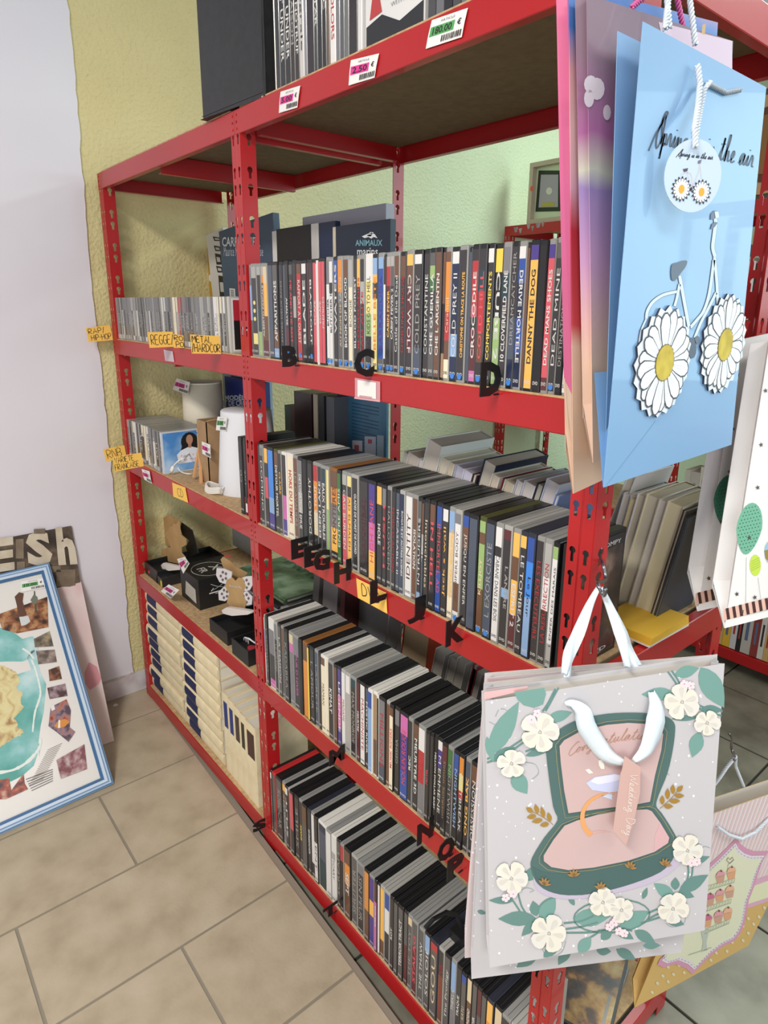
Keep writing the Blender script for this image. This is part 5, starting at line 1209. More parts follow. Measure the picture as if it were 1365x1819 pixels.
m.poly(mp([(-260, 1205), (0, 1200), (30, 1198), (56, 1190), (48, 1168), (60, 1150), (66, 1170), (72, 1195), (82, 1215), (80, 1240), (78, 1262), (72, 1290), (68, 1320), (70, 1345), (72, 1325), (60, 1360), (40, 1378), (20, 1388), (-260, 1400)], .0016), SEA); m.poly(mp([(0, 1115), (20, 1120), (40, 1135), (58, 1130), (70, 1145), (66, 1165), (40, 1175), (10, 1175), (-260, 1190), (-260, 1118)], .0016), SEA); m.build('printed_sea', t)
m = MB(); rg = random.Random(9)
isl = [(-260, 1190), (0, 1182), (16, 1186), (30, 1196), (36, 1208), (30, 1222), (40, 1232), (36, 1246), (42, 1256), (34, 1266), (26, 1276), (34, 1294), (44, 1300), (34, 1308), (22, 1312), (10, 1322), (0, 1328), (-260, 1335)]
isl2 = []
for i in range(len(isl)-1):
    for k in range(5): tt = k/5; isl2.append((isl[i][0]*(1-tt)+isl[i+1][0]*tt+rg.uniform(-1.6, 1.6), isl[i][1]*(1-tt)+isl[i+1][1]*tt+rg.uniform(-1.6, 1.6)))
m.poly(mp(isl2, .0020), LAND); m.build('printed_island', t)
RF = M('dfe6e0', .5); m = MB()
for path, w_ in (([(56, 1172), (62, 1186), (66, 1200), (70, 1216), (72, 1232), (68, 1248), (63, 1262), (60, 1280), (58, 1300)], 4), ([(72, 1312), (70, 1328), (60, 1342), (48, 1354), (32, 1364), (14, 1370), (-30, 1376)], 6), ([(40, 1152), (52, 1160), (60, 1170)], 4)):
    sp_ = smooth(path, 4); ribbon2(m, sp_, [w_*(.6+.5*rg.random()) for _ in sp_], lambda a, b: atp(a, b, P2(0, 0, .0024), N), RF)
m.build('printed_reef', t)
PIC = [(((-5, 1092), (84, 1060), (86, 1114), (30, 1125), (4, 1118)), 'canoe_scene', [(.35, '3a2418'), (.5, '8a5636'), (.62, 'b98a5e'), (.75, '4c5a5a')]), (((60, 1135), (88, 1121), (95, 1148), (62, 1150)), 'lagoon_scene', [(.4, '4a4038'), (.55, '7c6f60'), (.7, 'b0a078')]), (((64, 1156), (97, 1154), (101, 1176), (68, 1180)), 'village_scene', [(.4, '5a5048'), (.55, '8c7c74'), (.7, 'b4a898')]), (((86, 1190), (105, 1183), (110, 1206), (88, 1210)), 'dancers_scene', [(.4, '4a2c20'), (.6, 'a06848'), (.7, '5c7a48')]), (((84, 1222), (116, 1214), (120, 1236), (88, 1242)), 'market_scene', [(.4, '4a3030'), (.6, 'a08890'), (.7, 'c0b0b8')]), (((90, 1256), (118, 1242), (126, 1262), (124, 1292), (134, 1300), (122, 1318), (100, 1300), (86, 1290)), 'reef_scene', [(.38, '54404c'), (.5, '8a7480'), (.6, 'b0705a'), (.7, '8a2e2a')]), (((100, 1350), (150, 1322), (155, 1366), (108, 1384)), 'coral_scene', [(.4, '7a4a50'), (.52, 'a88084'), (.66, 'b8c0b4')]), (((-10, 1388), (16, 1382), (20, 1404), (42, 1374), (44, 1392), (50, 1402), (10, 1420), (-10, 1420)), 'bird_scene', [(.4, '54404a'), (.55, 'a85a44'), (.7, 'c8b0a0')])]
for px, nm, st in PIC:
    m = MB(); m.poly(mp(px, .0026), noise_mat('print_'+nm, st, 42, 5, .4)); m.build('printed_vignette', t)
m = MB()   # clown fish, standing figure and palm of the vignettes
m.poly(mp([(96, 1290), (104, 1280), (116, 1277), (124, 1282), (116, 1290), (104, 1294)], .0030), M('d08a3c')); m.poly(mp([(104, 1279), (107, 1279), (107, 1293), (103, 1293)], .0033), M('e8e4dc')); m.poly(mp([(90, 1256), (96, 1252), (98, 1260), (92, 1263)], .0030), M('e4e0d8'))
m.build('printed_fish', t); m = MB()
m.poly(mp([(26, 1060), (34, 1052), (42, 1054), (40, 1068), (44, 1082), (48, 1092), (40, 1096), (32, 1092), (30, 1076)], .0030), M('5a3828')); m.poly(mp([(34, 1096), (50, 1094), (54, 1104), (46, 1110), (38, 1112)], .0031), M('c8cccc')); m.build('printed_figure', t); m = MB(); m.poly(mp([(60, 1050), (62, 1050), (66, 1088), (62, 1088)], .0029), M('4a4a3c')); m.poly(mp([(54, 1066), (60, 1056), (66, 1060), (68, 1070), (60, 1074)], .0031), M('6a7060')); m.build('printed_figures', t)
m = MB()
for k in range(16):
    v = 1318+k*4.2; u = 84-k*2.2; m.poly(mp([(u, v+14), (u+26, v+2), (u+26.3, v+2.9), (u+.3, v+14.9)], .0024), M('8a8078'))
for k in range(6): m.poly(mp([(46+k*2, 1384+k*4), (94, 1366+k*4), (94, 1367.4+k*4), (46+k*2, 1385.4+k*4)], .0025), M('5f5a56'))
m.build('printed_text', t)
price_tag(mp([(37, 1033), (78, 1026), (80, 1044), (38, 1052)], .0036), GREEN, '10.00', 'green price tag 10.00 on the glass of the island map', N)
# pink canvas behind it
TR, BR, Ud, V, N, h = leaning('', (144, 1033), WX+.028, (203, 1316), 0, '', '')
if N.x < 0: N = -N
PKM = noise_mat('pink_watercolour', [(.3, 'd8c0be'), (.5, 'ddcbc8'), (.62, 'd0a2a6'), (.68, 'dcc6c2')], 3.5, 3, .6, dist=.6)
t = thing('canvas_print', BR-Ud*.15, 'pale pink watercolour canvas leaning between the map and the wall', 'picture'); m = MB(); m.prism([BR-Ud*.36, BR, BR+V*h, BR+V*h-Ud*.36], N*-.012, PKM); m.build('canvas', t)
m = MB(); m.poly([atp(u, v, BR+N*.0004, N) for u, v in ((150, 1195), (158, 1176), (172, 1184), (180, 1205), (176, 1215), (160, 1226), (152, 1215))], M('d08f98')); m.build('pink_blotch', t)
# letterpress sign behind both
TR = at(127, 935, X=WX+.016); zb = .002; t = thing('letter_sign', (WX+.05, TR.y-.25, zb), 'dark letterpress sign reading FRESh standing on its edge behind the pictures', 'sign')
topx = TR.x; dx = .045; Nn = Vector((1, 0, dx/TR.z)).normalized(); DK = noise_mat('old_wood_type', [(.35, '2c2420'), (.5, '4a3e34'), (.6, '6a5a4a'), (.7, '3a302a')], 12, 5, .6); LT = noise_mat('cream_wood_letter', [(.35, 'b8aa94'), (.6, 'cfc4b0')], 14, 5, .6)
TRb = Vector((topx+dx, TR.y+.012, zb)); Wd2 = .5
m = MB(); m.prism([TRb-Vector((0, Wd2, 0)), TRb, TR, TR-Vector((0, Wd2-.012, 0))], (-.010, 0, 0), DK); m.build('panel', t)
def sgn(u, v, n=.0006): return atp(u, v, TR+Nn*n, Nn)
for ch, c4 in (('E', [(-28, 960), (24, 953), (26, 1012), (-28, 1020)]), ('S', [(44, 946), (86, 942), (96, 1002), (50, 1006)]), ('h', [(98, 938), (128, 935), (138, 1002), (104, 1004)]), ('R', [(-90, 968), (-36, 961), (-36, 1021), (-90, 1028)]), ('F', [(-150, 974), (-98, 968), (-98, 1030), (-150, 1036)])):
    m = MB(); f = quad_fn([sgn(*p) for p in c4]); q_text(m, f, ch, 0, 0, 1, 1, LT, Nn*.0008, .05); m.build('wood_letter', t)
rg = random.Random(2)
for u, v, w_, h_ in ((28, 958, 14, 34), (60, 940, 20, 8), (88, 1006, 20, 10), (30, 998, 14, 14), (100, 1012, 34, 30), (70, 1010, 14, 30)):
    m = MB(); P = [sgn(u, v), sgn(u+w_, v-1), sgn(u+w_, v+h_), sgn(u, v+h_)]; m.prism(P, Nn*.0015, noise_mat('type_block', [(.3, '6a5c4c'), (.7, '8c7c68')], 20, 4, .6)); m.build('type_block', t)
m = MB(); c0 = Vector((.004, -.115, 0)); m.poly([c0+Vector((.012*math.cos(a*1.05)*(.7+.3*(a % 2)), .009*math.sin(a*1.05), .0006)) for a in range(6)], M('e6e2dc')); tag(m.build('paper_scrap'), 'tiny torn white paper scrap on the floor near the baseboard', 'litter')

# ------------------------------------------------------------------ gift bags
def grad_mat(name, z0, z1, stops, ns=14, amt=.12, rough=.35, coat=.3):
    m = bpy.data.materials.new(name); m.use_nodes = True; nt = m.node_tree; b = nt.nodes['Principled BSDF']
    g = nt.nodes.new('ShaderNodeNewGeometry'); sx = nt.nodes.new('ShaderNodeSeparateXYZ'); nt.links.new(g.outputs['Position'], sx.inputs[0])
    mr = nt.nodes.new('ShaderNodeMapRange'); mr.inputs[1].default_value = z0; mr.inputs[2].default_value = z1; nt.links.new(sx.outputs[2], mr.inputs[0])
    n = nt.nodes.new('ShaderNodeTexNoise'); n.inputs['Scale'].default_value = ns; n.inputs['Detail'].default_value = 3
    tc = nt.nodes.new('ShaderNodeTexCoord'); nt.links.new(tc.outputs['Object'], n.inputs['Vector'])
    a = nt.nodes.new('ShaderNodeMath'); a.operation = 'MULTIPLY_ADD'; a.inputs[1].default_value = amt*2; nt.links.new(n.outputs[0], a.inputs[0]); nt.links.new(mr.outputs[0], a.inputs[2])
    a2 = nt.nodes.new('ShaderNodeMath'); a2.operation = 'SUBTRACT'; a2.inputs[1].default_value = amt; nt.links.new(a.outputs[0], a2.inputs[0])
    r = nt.nodes.new('ShaderNodeValToRGB'); nt.links.new(a2.outputs[0], r.inputs[0]); el = r.color_ramp.elements
    while len(el) > 1: el.remove(el[0])
    el[0].position = stops[0][0]; el[0].color = lin(stops[0][1])
    for p, c in stops[1:]: e = el.new(p); e.color = lin(c)
    nt.links.new(r.outputs[0], b.inputs['Base Color']); b.inputs['Roughness'].default_value = rough; b.inputs['Coat Weight'].default_value = coat; return m
class Bag:
    def __init__(s, C0, N, label, name='gift_bag'):
        s.C0 = Vector(C0); s.N = Vector(N).normalized()
        if s.N.dot(CAM-s.C0) < 0: s.N = -s.N
        s.label = label; s.t = None
    def p(s, u, v, n=0): return atp(u, v, s.C0, s.N)+s.N*n
    def make(s, TL, TR, BR, BL, paper, d=.03, gus=.03, inner='d8d4d0', dback=None, rim=.0):
        TL, TR, BR, BL = [s.p(*q) for q in (TL, TR, BR, BL)]; s.c = (TL, TR, BR, BL); N = s.N; db = dback or d
        s.t = thing('gift_bag', (BL+BR)/2, s.label, 'gift bag', None); t = s.t; U = (TR-TL).normalized(); V = (TL-BL).normalized()
        m = MB(); m.prism([BL, BR, TR, TL], N*-.0006, paper); m.build('front_panel', t)
        a, b_, c_, e_ = [q-N*d for q in (BL, BR, TR, TL)]
        m = MB(); lift = V*.012; m.prism([a+lift*3, b_+lift*3, c_+lift*0+V*rim, e_+V*rim], N*-.0006, paper); m.build('back_panel', t)
        h = (TL-BL).length
        for side, (T, B_, sg) in (('l', (TL, BL, 1)), ('r', (TR, BR, -1))):
            mid = -N*(d/2)+U*gus*sg; m = MB()
            m.raw([T, B_+V*.10*h, B_+V*.10*h+mid*.8, T+mid, T-N*d, B_+V*.10*h-N*d*.9], [(0, 1, 2, 3), (3, 2, 5, 4)], paper)
            m.raw([B_+V*.10*h, B_, B_-N*.001, B_+V*.10*h-N*d*.9, B_+V*.10*h+mid*.8], [(0, 1, 4), (1, 3, 4)], paper)
            o = m.build('side_gusset', t)
        m = MB(); m.raw([BL-N*.0007, BR-N*.0007, b_+V*.036, a+V*.036], [(0, 1, 2, 3)], paper); m.build('bottom_flap', t)
        m = MB(); m.raw([TL-N*.0008, TR-N*.0008, TR-N*.0008-V*.035, TL-N*.0008-V*.035], [(0, 1, 2, 3)], M(inner, .7)); m.raw([e_+N*.0002, c_+N*.0002, c_+N*.0002-V*.035, e_+N*.0002-V*.035], [(0, 1, 2, 3)], M(inner, .7)); m.build('inner_hem', t)
        return t
    def poly(s, m, px, mat, n): m.poly([s.p(u, v, n) for u, v in px], mat)
    def line(s, m, px, w, mat, n, sm=4):
        q = smooth(px, sm) if sm and len(px) > 2 else px
        ww = w if not isinstance(w, tuple) else [w[0]+(w[1]-w[0])*i/(len(q)-1) for i in range(len(q))]
        ribbon2(m, q, ww, lambda a, b: s.p(a, b, n), mat)
def leaf(bag, m, b0, b1, w, mat, n, vein=None):
    dx, dy = b1[0]-b0[0], b1[1]-b0[1]; L = math.hypot(dx, dy); ux, uy = dx/L, dy/L; pts = []
    prof = [(0, 0), (.12, .26), (.28, .44), (.45, .5), (.62, .44), (.8, .26), (1, 0)]
    for a, b in prof: pts.append((b0[0]+ux*a*L-uy*b*w, b0[1]+uy*a*L+ux*b*w))
    for a, b in reversed(prof[1:-1]): pts.append((b0[0]+ux*a*L+uy*b*w, b0[1]+uy*a*L-ux*b*w))
    bag.poly(m, pts, mat, n)
def petal(bag, m, cx, cy, ang, r0, r1, w, mat, n, sx=1, sy=1, k=5):
    pts = []; 
    prof = [(r0, .12), (r0+(r1-r0)*.35, .62), (r0+(r1-r0)*.7, 1), (r0+(r1-r0)*.9, .82), (r1, .3)]
    ca, sa = math.cos(ang), math.sin(ang)
    for a, b in prof: pts.append((a, b*w/2))
    for a, b in reversed(prof): pts.append((a, -b*w/2))
    bag.poly(m, [(cx+(a*ca-b*sa)*sx, cy+(a*sa+b*ca)*sy) for a, b in pts], mat, n)
def rope(parent, name, path, r, mat, mat2=None, tw=260):
    """twisted cord: two strands wound round the path"""
    path = [Vector(p) for p in path]; L = 0; m = MB(); st = [[], [], []]
    fine = smooth([tuple(p) for p in path], 6); prev = None
    for i, p in enumerate(fine):
        p = Vector(p); q = Vector(fine[min(i+1, len(fine)-1)]); o_ = Vector(fine[max(i-1, 0)]); dd = (q-o_).normalized()
        if i: L += (p-Vector(fine[i-1])).length
        a = (dd.orthogonal() if prev is None else (prev-dd*prev.dot(dd))).normalized(); prev = a; b = dd.cross(a)
        for k in range(3): an = L*tw*2.2+k*2.094; st[k].append(p+(a*math.cos(an)+b*math.sin(an))*r*.60)
    for k in range(3): m.tube(st[k], r*.46, mat, 6)
    return m.build(name, parent, True)
def densify(pts, step=.0035):
    out = [Vector(pts[0])]
    for i in range(1, len(pts)):
        a, b = Vector(pts[i-1]), Vector(pts[i]); n = max(1, int((b-a).length/step))
        out += [a+(b-a)*k/n for k in range(1, n+1)]
    return out
WC = M('ccd4dc', .4, 0, .15); WCG = M('9aa4ac', .5); PKC = M('c85a94', .4)
SKY = noise_mat('sky_blue_card', [(.3, '7aa2ca'), (.7, '80a9d1')], 2, 2, .42, coat=.15)

# --- blue bag with the daisy bicycle (hangs across the shelf end)
bb = Bag((1.865, 0, 1.4), (1, 0, 0), 'sky-blue gift bag with a daisy-wheeled bicycle and the words Spring is in the air')
n0 = bb.N
t = thing('gift_bag', bb.p(1180, 840), bb.label, 'gift bag')
bb.t = t; TL, TR, BR, BL = (1143, 38), (1362, 155), (1300, 790), (1073, 866)
m = MB(); m.prism([bb.p(*BL), bb.p(*BR), bb.p(*TR), bb.p(*TL)], (-.0006, 0, 0), SKY); m.build('front_panel', t)
def px_at(X, u, v): return at(u, v, X=X)
fT, fB = px_at(1.838, 1098, 55), px_at(1.850, 1077, 766); bT = px_at(1.820, 1120, 60)
mid_t, mid_b = bb.p(1175, 70)-Vector((.012, 0, 0)), bb.p(1120, 750)-Vector((.008, 0, 0))
m = MB(); m.raw([bb.p(*TL)-Vector((.0007, 0, 0)), bb.p(1089, 760)-Vector((.0007, 0, 0)), mid_b, mid_t], [(0, 1, 2, 3)], SKY)
m.raw([fB, px_at(1.832, 1056, 662), px_at(1.834, 1079, 660), mid_b], [(0, 1, 2), (0, 2, 3)], SKY); m.build('side_gusset', t)
m = MB(); m.raw([bb.p(*BL)-Vector((.001, 0, 0)), bb.p(1089, 760)-Vector((.001, 0, 0)), fB, px_at(1.832, 1056, 662)], [(0, 1, 2), (0, 2, 3)], SKY); m.build('bottom_flap', t)
yT, yB = bb.p(*TR), bb.p(*BR)
m = MB(); m.prism([fT, Vector((1.846, yT.y, fT.z-.004)), Vector((1.850, yB.y, yB.z+.03)), fB], (-.0006, 0, 0), SKY); m.raw([yT, yB, Vector((1.850, yB.y, yB.z+.03)), Vector((1.846, yT.y, fT.z-.004))], [(0, 1, 2, 3)], SKY); m.build('back_panel', t)
m = MB(); bb.line(m, [(1078, 862), (1165, 748)], .9, M('7ea6cc', .6), .0003, 0); m.build('bottom_crease', t)
DKB = M('3e4a5e', .5); m = MB()
st, wd = strokes_cur('Spring is in the air')
for s_ in st:
    q = []
    for x, y in s_:
        uu = 1164+(1340-1164)*x/wd+(y-1)*2.2; base = 250+(294-250)*((uu-1162)/176); vv = base-(y-.5)*12.0*(1-.14*(x/wd)); q.append((uu, vv))
    bb.line(m, q, 2.6, DKB, .0004, 0)
m.build('printed_lettering', t)
FR, FRD = M('c7d6e8', .4), M('4c5668', .5); m = MB()
LINES = [([(1270, 388), (1271, 396), (1268, 420), (1266, 440), (1270, 456)], 6), ([(1269, 456), (1273, 500), (1275, 540)], 5), ([(1268, 462), (1260, 520), (1250, 552), (1238, 568), (1226, 582)], 5), ([(1272, 520), (1256, 552), (1244, 575), (1234, 600)], 4.5), ([(1207, 490), (1216, 540), (1224, 582)], 5.5), ([(1207, 505), (1202, 530), (1198, 544)], 4.5), ([(1202, 518), (1178, 524), (1160, 536), (1150, 552), (1148, 566)], 5), ([(1148, 566), (1138, 590), (1134, 620)], 3)]
for q, w_ in LINES: bb.line(m, q, w_+1.8, FRD, .0003)
m.build('printed_frame_outline', t); m = MB()
for q, w_ in LINES: bb.line(m, q, w_, FR, .0006)
m.build('printed_bicycle_frame', t)
m = MB(); bb.poly(m, smooth([(1191, 486), (1193, 470), (1204, 466), (1213, 463), (1220, 464), (1217, 474), (1208, 486), (1198, 499), (1192, 496)], 3), M('525e70', .5), .0009); m.build('printed_saddle', t)
m = MB()
for q in ([(1261, 390), (1262, 380), (1268, 374), (1276, 376), (1276, 382), (1270, 384), (1268, 390)], [(1261, 408), (1264, 398), (1270, 394), (1274, 396), (1270, 402), (1266, 406)]): bb.poly(m, q, M('5a6880', .5), .0009)
bb.poly(m, [(1268, 376), (1275, 376), (1276, 386), (1270, 388)], FR, .0012); m.build('printed_handlebar', t)
m = MB(); bb.poly(m, [(1229+7.5*math.cos(a*.5236), 618+19*math.sin(a*.5236)) for a in range(12)], M('4a5466', .5), .0010); bb.poly(m, [(1238+5*math.cos(a*.7854), 604+8*math.sin(a*.7854)) for a in range(8)], M('566276', .5), .0010); m.build('printed_pedal', t)
PW_, PL_ = M('e9ebf0', .45), M('33363e', .5)
def daisy(cx, cy, rx, ry, npet, label):
    # real round cut-outs glued on: centre and radius taken on the bag plane
    c0 = bb.p(cx, cy); r = abs(bb.p(cx, cy-ry).z-c0.z)*.98; rc = r*.345
    def ring(rr, x, k=20): return [c0+Vector((x, rr*math.cos(2*math.pi*i/k), rr*math.sin(2*math.pi*i/k))) for i in range(k)]
    def pet(a, r0, r1, w, x, mat, mm):
        pr = [(r0, .3), (r0+(r1-r0)*.35, .74), (r0+(r1-r0)*.68, 1), (r0+(r1-r0)*.88, .8), (r1, .25)]
        pt = [(p_, q_*w/2) for p_, q_ in pr]+[(p_, -q_*w/2) for p_, q_ in reversed(pr)]
        mm.poly([c0+Vector((x, p_*math.cos(a)-q_*math.sin(a), p_*math.sin(a)+q_*math.cos(a))) for p_, q_ in pt], mat)
    rg = random.Random(cx)
    pets = [(.13+i*2*math.pi/npet+rg.uniform(-.07, .07), r*rg.uniform(.88, 1.0), rg.uniform(.92, 1.12)) for i in range(npet)]
    d_ = thing  # noqa
    m = MB(); w = 2*math.pi*r*.72/npet*1.35
    out = []
    for i in range(npet*2):
        a = i*math.pi/npet; out.append(c0+Vector((.0006, (r*1.06 if i % 2 == 0 else r*.96)*math.cos(a), (r*1.06 if i % 2 == 0 else r*.96)*math.sin(a))))
    m.prism(out, (.0022, 0, 0), M('dfe4ee', .5), M('2e3138', .5)); base_ = m.build('daisy_wheel', t)
    for j, (a, r1, sw) in enumerate(pets):
        m = MB(); x = .0030+.00025*(j % 3)+.000025*j; pet(a, rc*.7, r1*1.02, w*sw*1.16, x, PL_, m); pet(a, rc*.7, r1*.985, w*sw*.98, x+.00012, PW_, m)
        for k in (-.16, .14):
            a2 = a+k*w/r; m.poly([c0+Vector((x+.0002, rr_*math.cos(a2+e_), rr_*math.sin(a2+e_))) for rr_, e_ in ((rc*1.05, .006), (r1*.7, .003), (r1*.7, -.003), (rc*1.05, -.006))], M('a4a8b2'))
        m.build('petal', base_)
    m = MB(); m.poly([c0+Vector((.0042, (rc*(1.05 if i % 2 else 1.0))*math.cos(i*.1571), (rc*(1.05 if i % 2 else 1.0))*math.sin(i*.1571))) for i in range(40)], M('6a5820')); m.poly(ring(rc*.97, .0044, 30), noise_mat('daisy_yolk', [(.35, 'b7a237'), (.65, 'd0bb48')], 60, 3, .7)); m.build('flower_centre', base_)
daisy(1175, 644, 50, 98, 20, '')
daisy(1283, 612, 33, 88, 22, '')
# round tag on a white cord
tg = px_at(1.887, 1231, 313); rz = abs(px_at(1.887, 1231, 244).z-tg.z)
TH, TN = Vector((.40, .9165, 0)), Vector((.9165, -.40, 0))
def ringp(c0, rr, x, k=40): return [c0+TN*x+TH*(rr*math.cos(2*math.pi*i/k))+Vector((0, 0, rr*math.sin(2*math.pi*i/k))) for i in range(k)]
TGM = M('bacde0', .55)
m = MB(); m.prism(ringp(tg, rz, 0), TN*.0008, TGM); tagob = m.build('round_tag', t)
def tp(a, b, x=.0010): return tg+TN*x+TH*(a*rz)+Vector((0, 0, b*rz))
m = MB(); st, wd = strokes_cur('Spring is in the air')
for s_ in st: ribbon2(m, [(-.60+1.22*x/wd+(y-1)*.012, .50+.035*y-.02*x/wd) for x, y in s_], .022, lambda a, b: tp(a, b), M('3c4250'))
m.build('tag_lettering', tagob)
m = MB()
for q in ([(-.32, -.3), (-.42, .02), (-.1, .06), (.0, -.28)], [(.18, .34), (.16, .1), (.02, -.24), (-.02, -.3)], [(.20, .3), (.30, -.05)], [(-.26, .16), (-.1, -.2), (-.05, -.3)]): ribbon2(m, smooth(q, 4), .03, lambda a, b: tp(a, b), M('c4c2cc'))
m.poly([tp(a, b, .0012) for a, b in ((-.40, .16), (-.22, .2), (-.24, .12), (-.34, .08))], M('4a4c5e')); m.poly([tp(a, b, .0012) for a, b in ((.1, .42), (.22, .46), (.2, .36), (.1, .34))], M('6a6e80')); m.poly([tp(-.03+.05*math.cos(i), -.36+.055*math.sin(i), .0013) for i in range(6)], M('33363e')); m.build('tag_bicycle', tagob)
for cy_, cz_ in ((-.38, -.38), (.34, -.42)):
    m = MB()
    for i in range(16):
        a = i*.3927; w = .085
        for sc_, mt, x in ((1.08, PL_, .0013), (.97, PW_, .0015)):
            pr = [(.06, .03), (.18, w*.45), (.27, w*.4), (.30*sc_, .012)]
            m.poly([tp(cy_+p_*math.cos(a)*sc_-q_*math.sin(a)*sc_, cz_+p_*math.sin(a)*sc_*1.0+q_*math.cos(a)*sc_, x+.00003*(i % 2)) for p_, q_ in pr+[(p_, -q_) for p_, q_ in reversed(pr)]], mt)
    m.poly([tp(cy_+.105*math.cos(i*.5236), cz_+.12*math.sin(i*.5236), .0018) for i in range(12)], M('d9a53c')); m.build('tag_daisy', tagob)
rope(t, 'rope_handle', densify([px_at(1.870, 1240, 116), px_at(1.874, 1244, 150), px_at(1.878, 1240, 190), px_at(1.885, 1234, 230), px_at(1.8895, 1236, 262)]), .0028, WC)
rope(t, 'rope_handle', densify([px_at(1.866, 1262, 146), px_at(1.872, 1252, 158), px_at(1.876, 1246, 190), px_at(1.884, 1240, 225), px_at(1.8885, 1235, 258)]), .0024, WC)
rope(t, 'grey_cord', densify([px_at(1.867, 1256, 148), px_at(1.867, 1272, 156), px_at(1.867, 1290, 165), px_at(1.867, 1316, 160)]), .0024, WCG)
for k, (a, b_, mt) in enumerate((((1180, -70), (1190, 50), WC), ((1196, -70), (1182, 52), WC), ((1214, -70), (1236, 80), WC))):
    rope(t, 'rope_handle', densify([px_at(1.845, 1188+k*8, -90), px_at(1.850, (a[0]+b_[0])/2, -10), px_at(1.857, b_[0], b_[1])]), .0027, mt)
# --- lilac bag behind
def quad_bag(label, c4, paper, d=.026, gus=.02, dN=None):
    O = c4[0]; N = (c4[1]-c4[0]).cross(c4[3]-c4[0]).normalized(); b = Bag(O, N, label)
    TL, TR, BR, BL = c4; b.c = c4; N = b.N; t = b.t = thing('gift_bag', (BL+BR)/2, label, 'gift bag'); U = (TR-TL).normalized(); V = (TL-BL).normalized(); h = (TL-BL).length
    m = MB(); m.prism([BL, BR, TR, TL], N*-.0006, paper); m.build('front_panel', t)
    m = MB(); m.prism([BL-N*d+V*.05, BR-N*d+V*.05, TR-N*d, TL-N*d], N*-.0006, paper); m.build('back_panel', t)
    for T, B_, sg in ((TL, BL, 1), (TR, BR, -1)):
        mid = -N*(d/2)+U*gus*sg; m = MB(); k = V*.15*h
        m.raw([T, B_+k, B_+k+mid*.9, T+mid, T-N*d, B_+k-N*d], [(0, 1, 2, 3), (3, 2, 5, 4)], paper); m.raw([B_+k, B_, B_+k-N*d, B_+k+mid*.9], [(0, 1, 3), (1, 2, 3)], paper); m.build('side_gusset', t)
    m = MB(); m.raw([BL-N*.001, BR-N*.001, BR-N*d+V*.05, BL-N*d+V*.05], [(0, 1, 2, 3)], paper); m.build('bottom_flap', t)
    return b
LIL = grad_mat('lilac_cloud_print', 1.33, 1.70, [(.0, 'e2c4b0'), (.12, 'ddb8b4'), (.3, 'c59cc0'), (.45, '9a86b8'), (.5, 'c8c8b8'), (.6, 'a86a9a'), (.75, '8c7484'), (1, '8d7b86')], 10, .07, .25, .5)
TLc, BLc = at(1043, -10, X=1.818), at(1054, 822, X=1.818); TRc = at(1303, 73, X=1.832); BRc = BLc+(TRc-TLc)
bl_ = quad_bag('glossy lilac and mauve gift bag with white cloud print behind the blue one', [TLc, TRc, BRc, BLc], LIL, .012, .012)
m = MB()
for cx, cy, rx, ry in ((1049, 150, 12, 16), (1060, 158, 14, 20), (1046, 175, 9, 16), (1078, 200, 7, 14)): bl_.poly(m, [(cx+rx*math.cos(a*.5236), cy+ry*math.sin(a*.5236)) for a in range(12)], M('d8ccd4', .4), .0004+.0001*(cx % 3))
m.build('printed_cloud', bl_.t)
m = MB()
bl_.poly(m, [(1248, 44), (1254, 42), (1252, 62), (1246, 60)], M('c8a060', .4), .0004); m.build('gold_print', bl_.t)
m = MB(); bl_.poly(m, [(1170, 39), (1301, 73), (1301, 150), (1230, 130), (1180, 80)], M('d2bccd', .4), .0003); m.build('pale_print', bl_.t)
PKM2 = grad_mat('pink_red_print', 1.30, 1.72, [(.0, 'dcbca2'), (.13, 'e0bca8'), (.18, 'c84a4e'), (.40, 'b83440'), (.48, 'd4a4b4'), (.62, 'e0b8b8'), (.72, 'd8a0a8'), (.80, '4a78c0'), (.92, '5a86c8'), (1, 'd8a8b4')], 9, .05, .3, .4)
TLc, BLc = at(1011, -30, X=1.800), at(1019, 877, X=1.800); TRc = at(1276, 40, X=1.806); BRc = BLc+(TRc-TLc)
bp_ = quad_bag('pink, blue and red printed gift bag, rearmost of the bunch at the shelf end', [TLc, TRc, BRc, BLc], PKM2, .010, .010)
m = MB(); a_, b2, c2, d2 = at(988, -30, X=1.796), at(1010, -30, X=1.799), at(1016, 700, X=1.799), at(1002, 672, X=1.796); m.raw([a_, b2, c2, d2], [(0, 1, 2, 3)], M('dd6f96', .4)); m.raw([d2, c2, at(1017, 790, X=1.799)], [(0, 1, 2)], M('e0c0a8', .5)); m.raw([at(1000, 672, X=1.796), at(1004, 672, X=1.797), at(1019, 876, X=1.7995)], [(0, 1, 2)], M('e0c0a8', .5)); m.build('pink_gusset', bp_.t)
rope(bp_.t, 'pink_rope_handle', densify([at(1215, -80, X=1.82), at(1200, -20, X=1.82), at(1214, 48, X=1.82)]), .0027, PKC)
rope(bp_.t, 'pink_rope_handle', densify([at(1165, -60, X=1.82), at(1150, -10, X=1.82), at(1122, 14, X=1.82)]), .0027, PKC)
t = thing('hook', at(1190, -95, X=1.83), 'steel hook on the near post carrying the bunch of upper gift bags', 'hook'); m = MB(); hh = at(1190, -95, X=1.83); m.tube(smooth([(L2+.0012, .03, hh.z+.01), (L2+.02, .02, hh.z+.012), (hh.x+.012, hh.y, hh.z+.008), (hh.x+.022, hh.y, hh.z-.004), (hh.x+.026, hh.y, hh.z+.012)], 5), .002, M('9a9a9c', .3, .9)); m.build('wire', t, True)

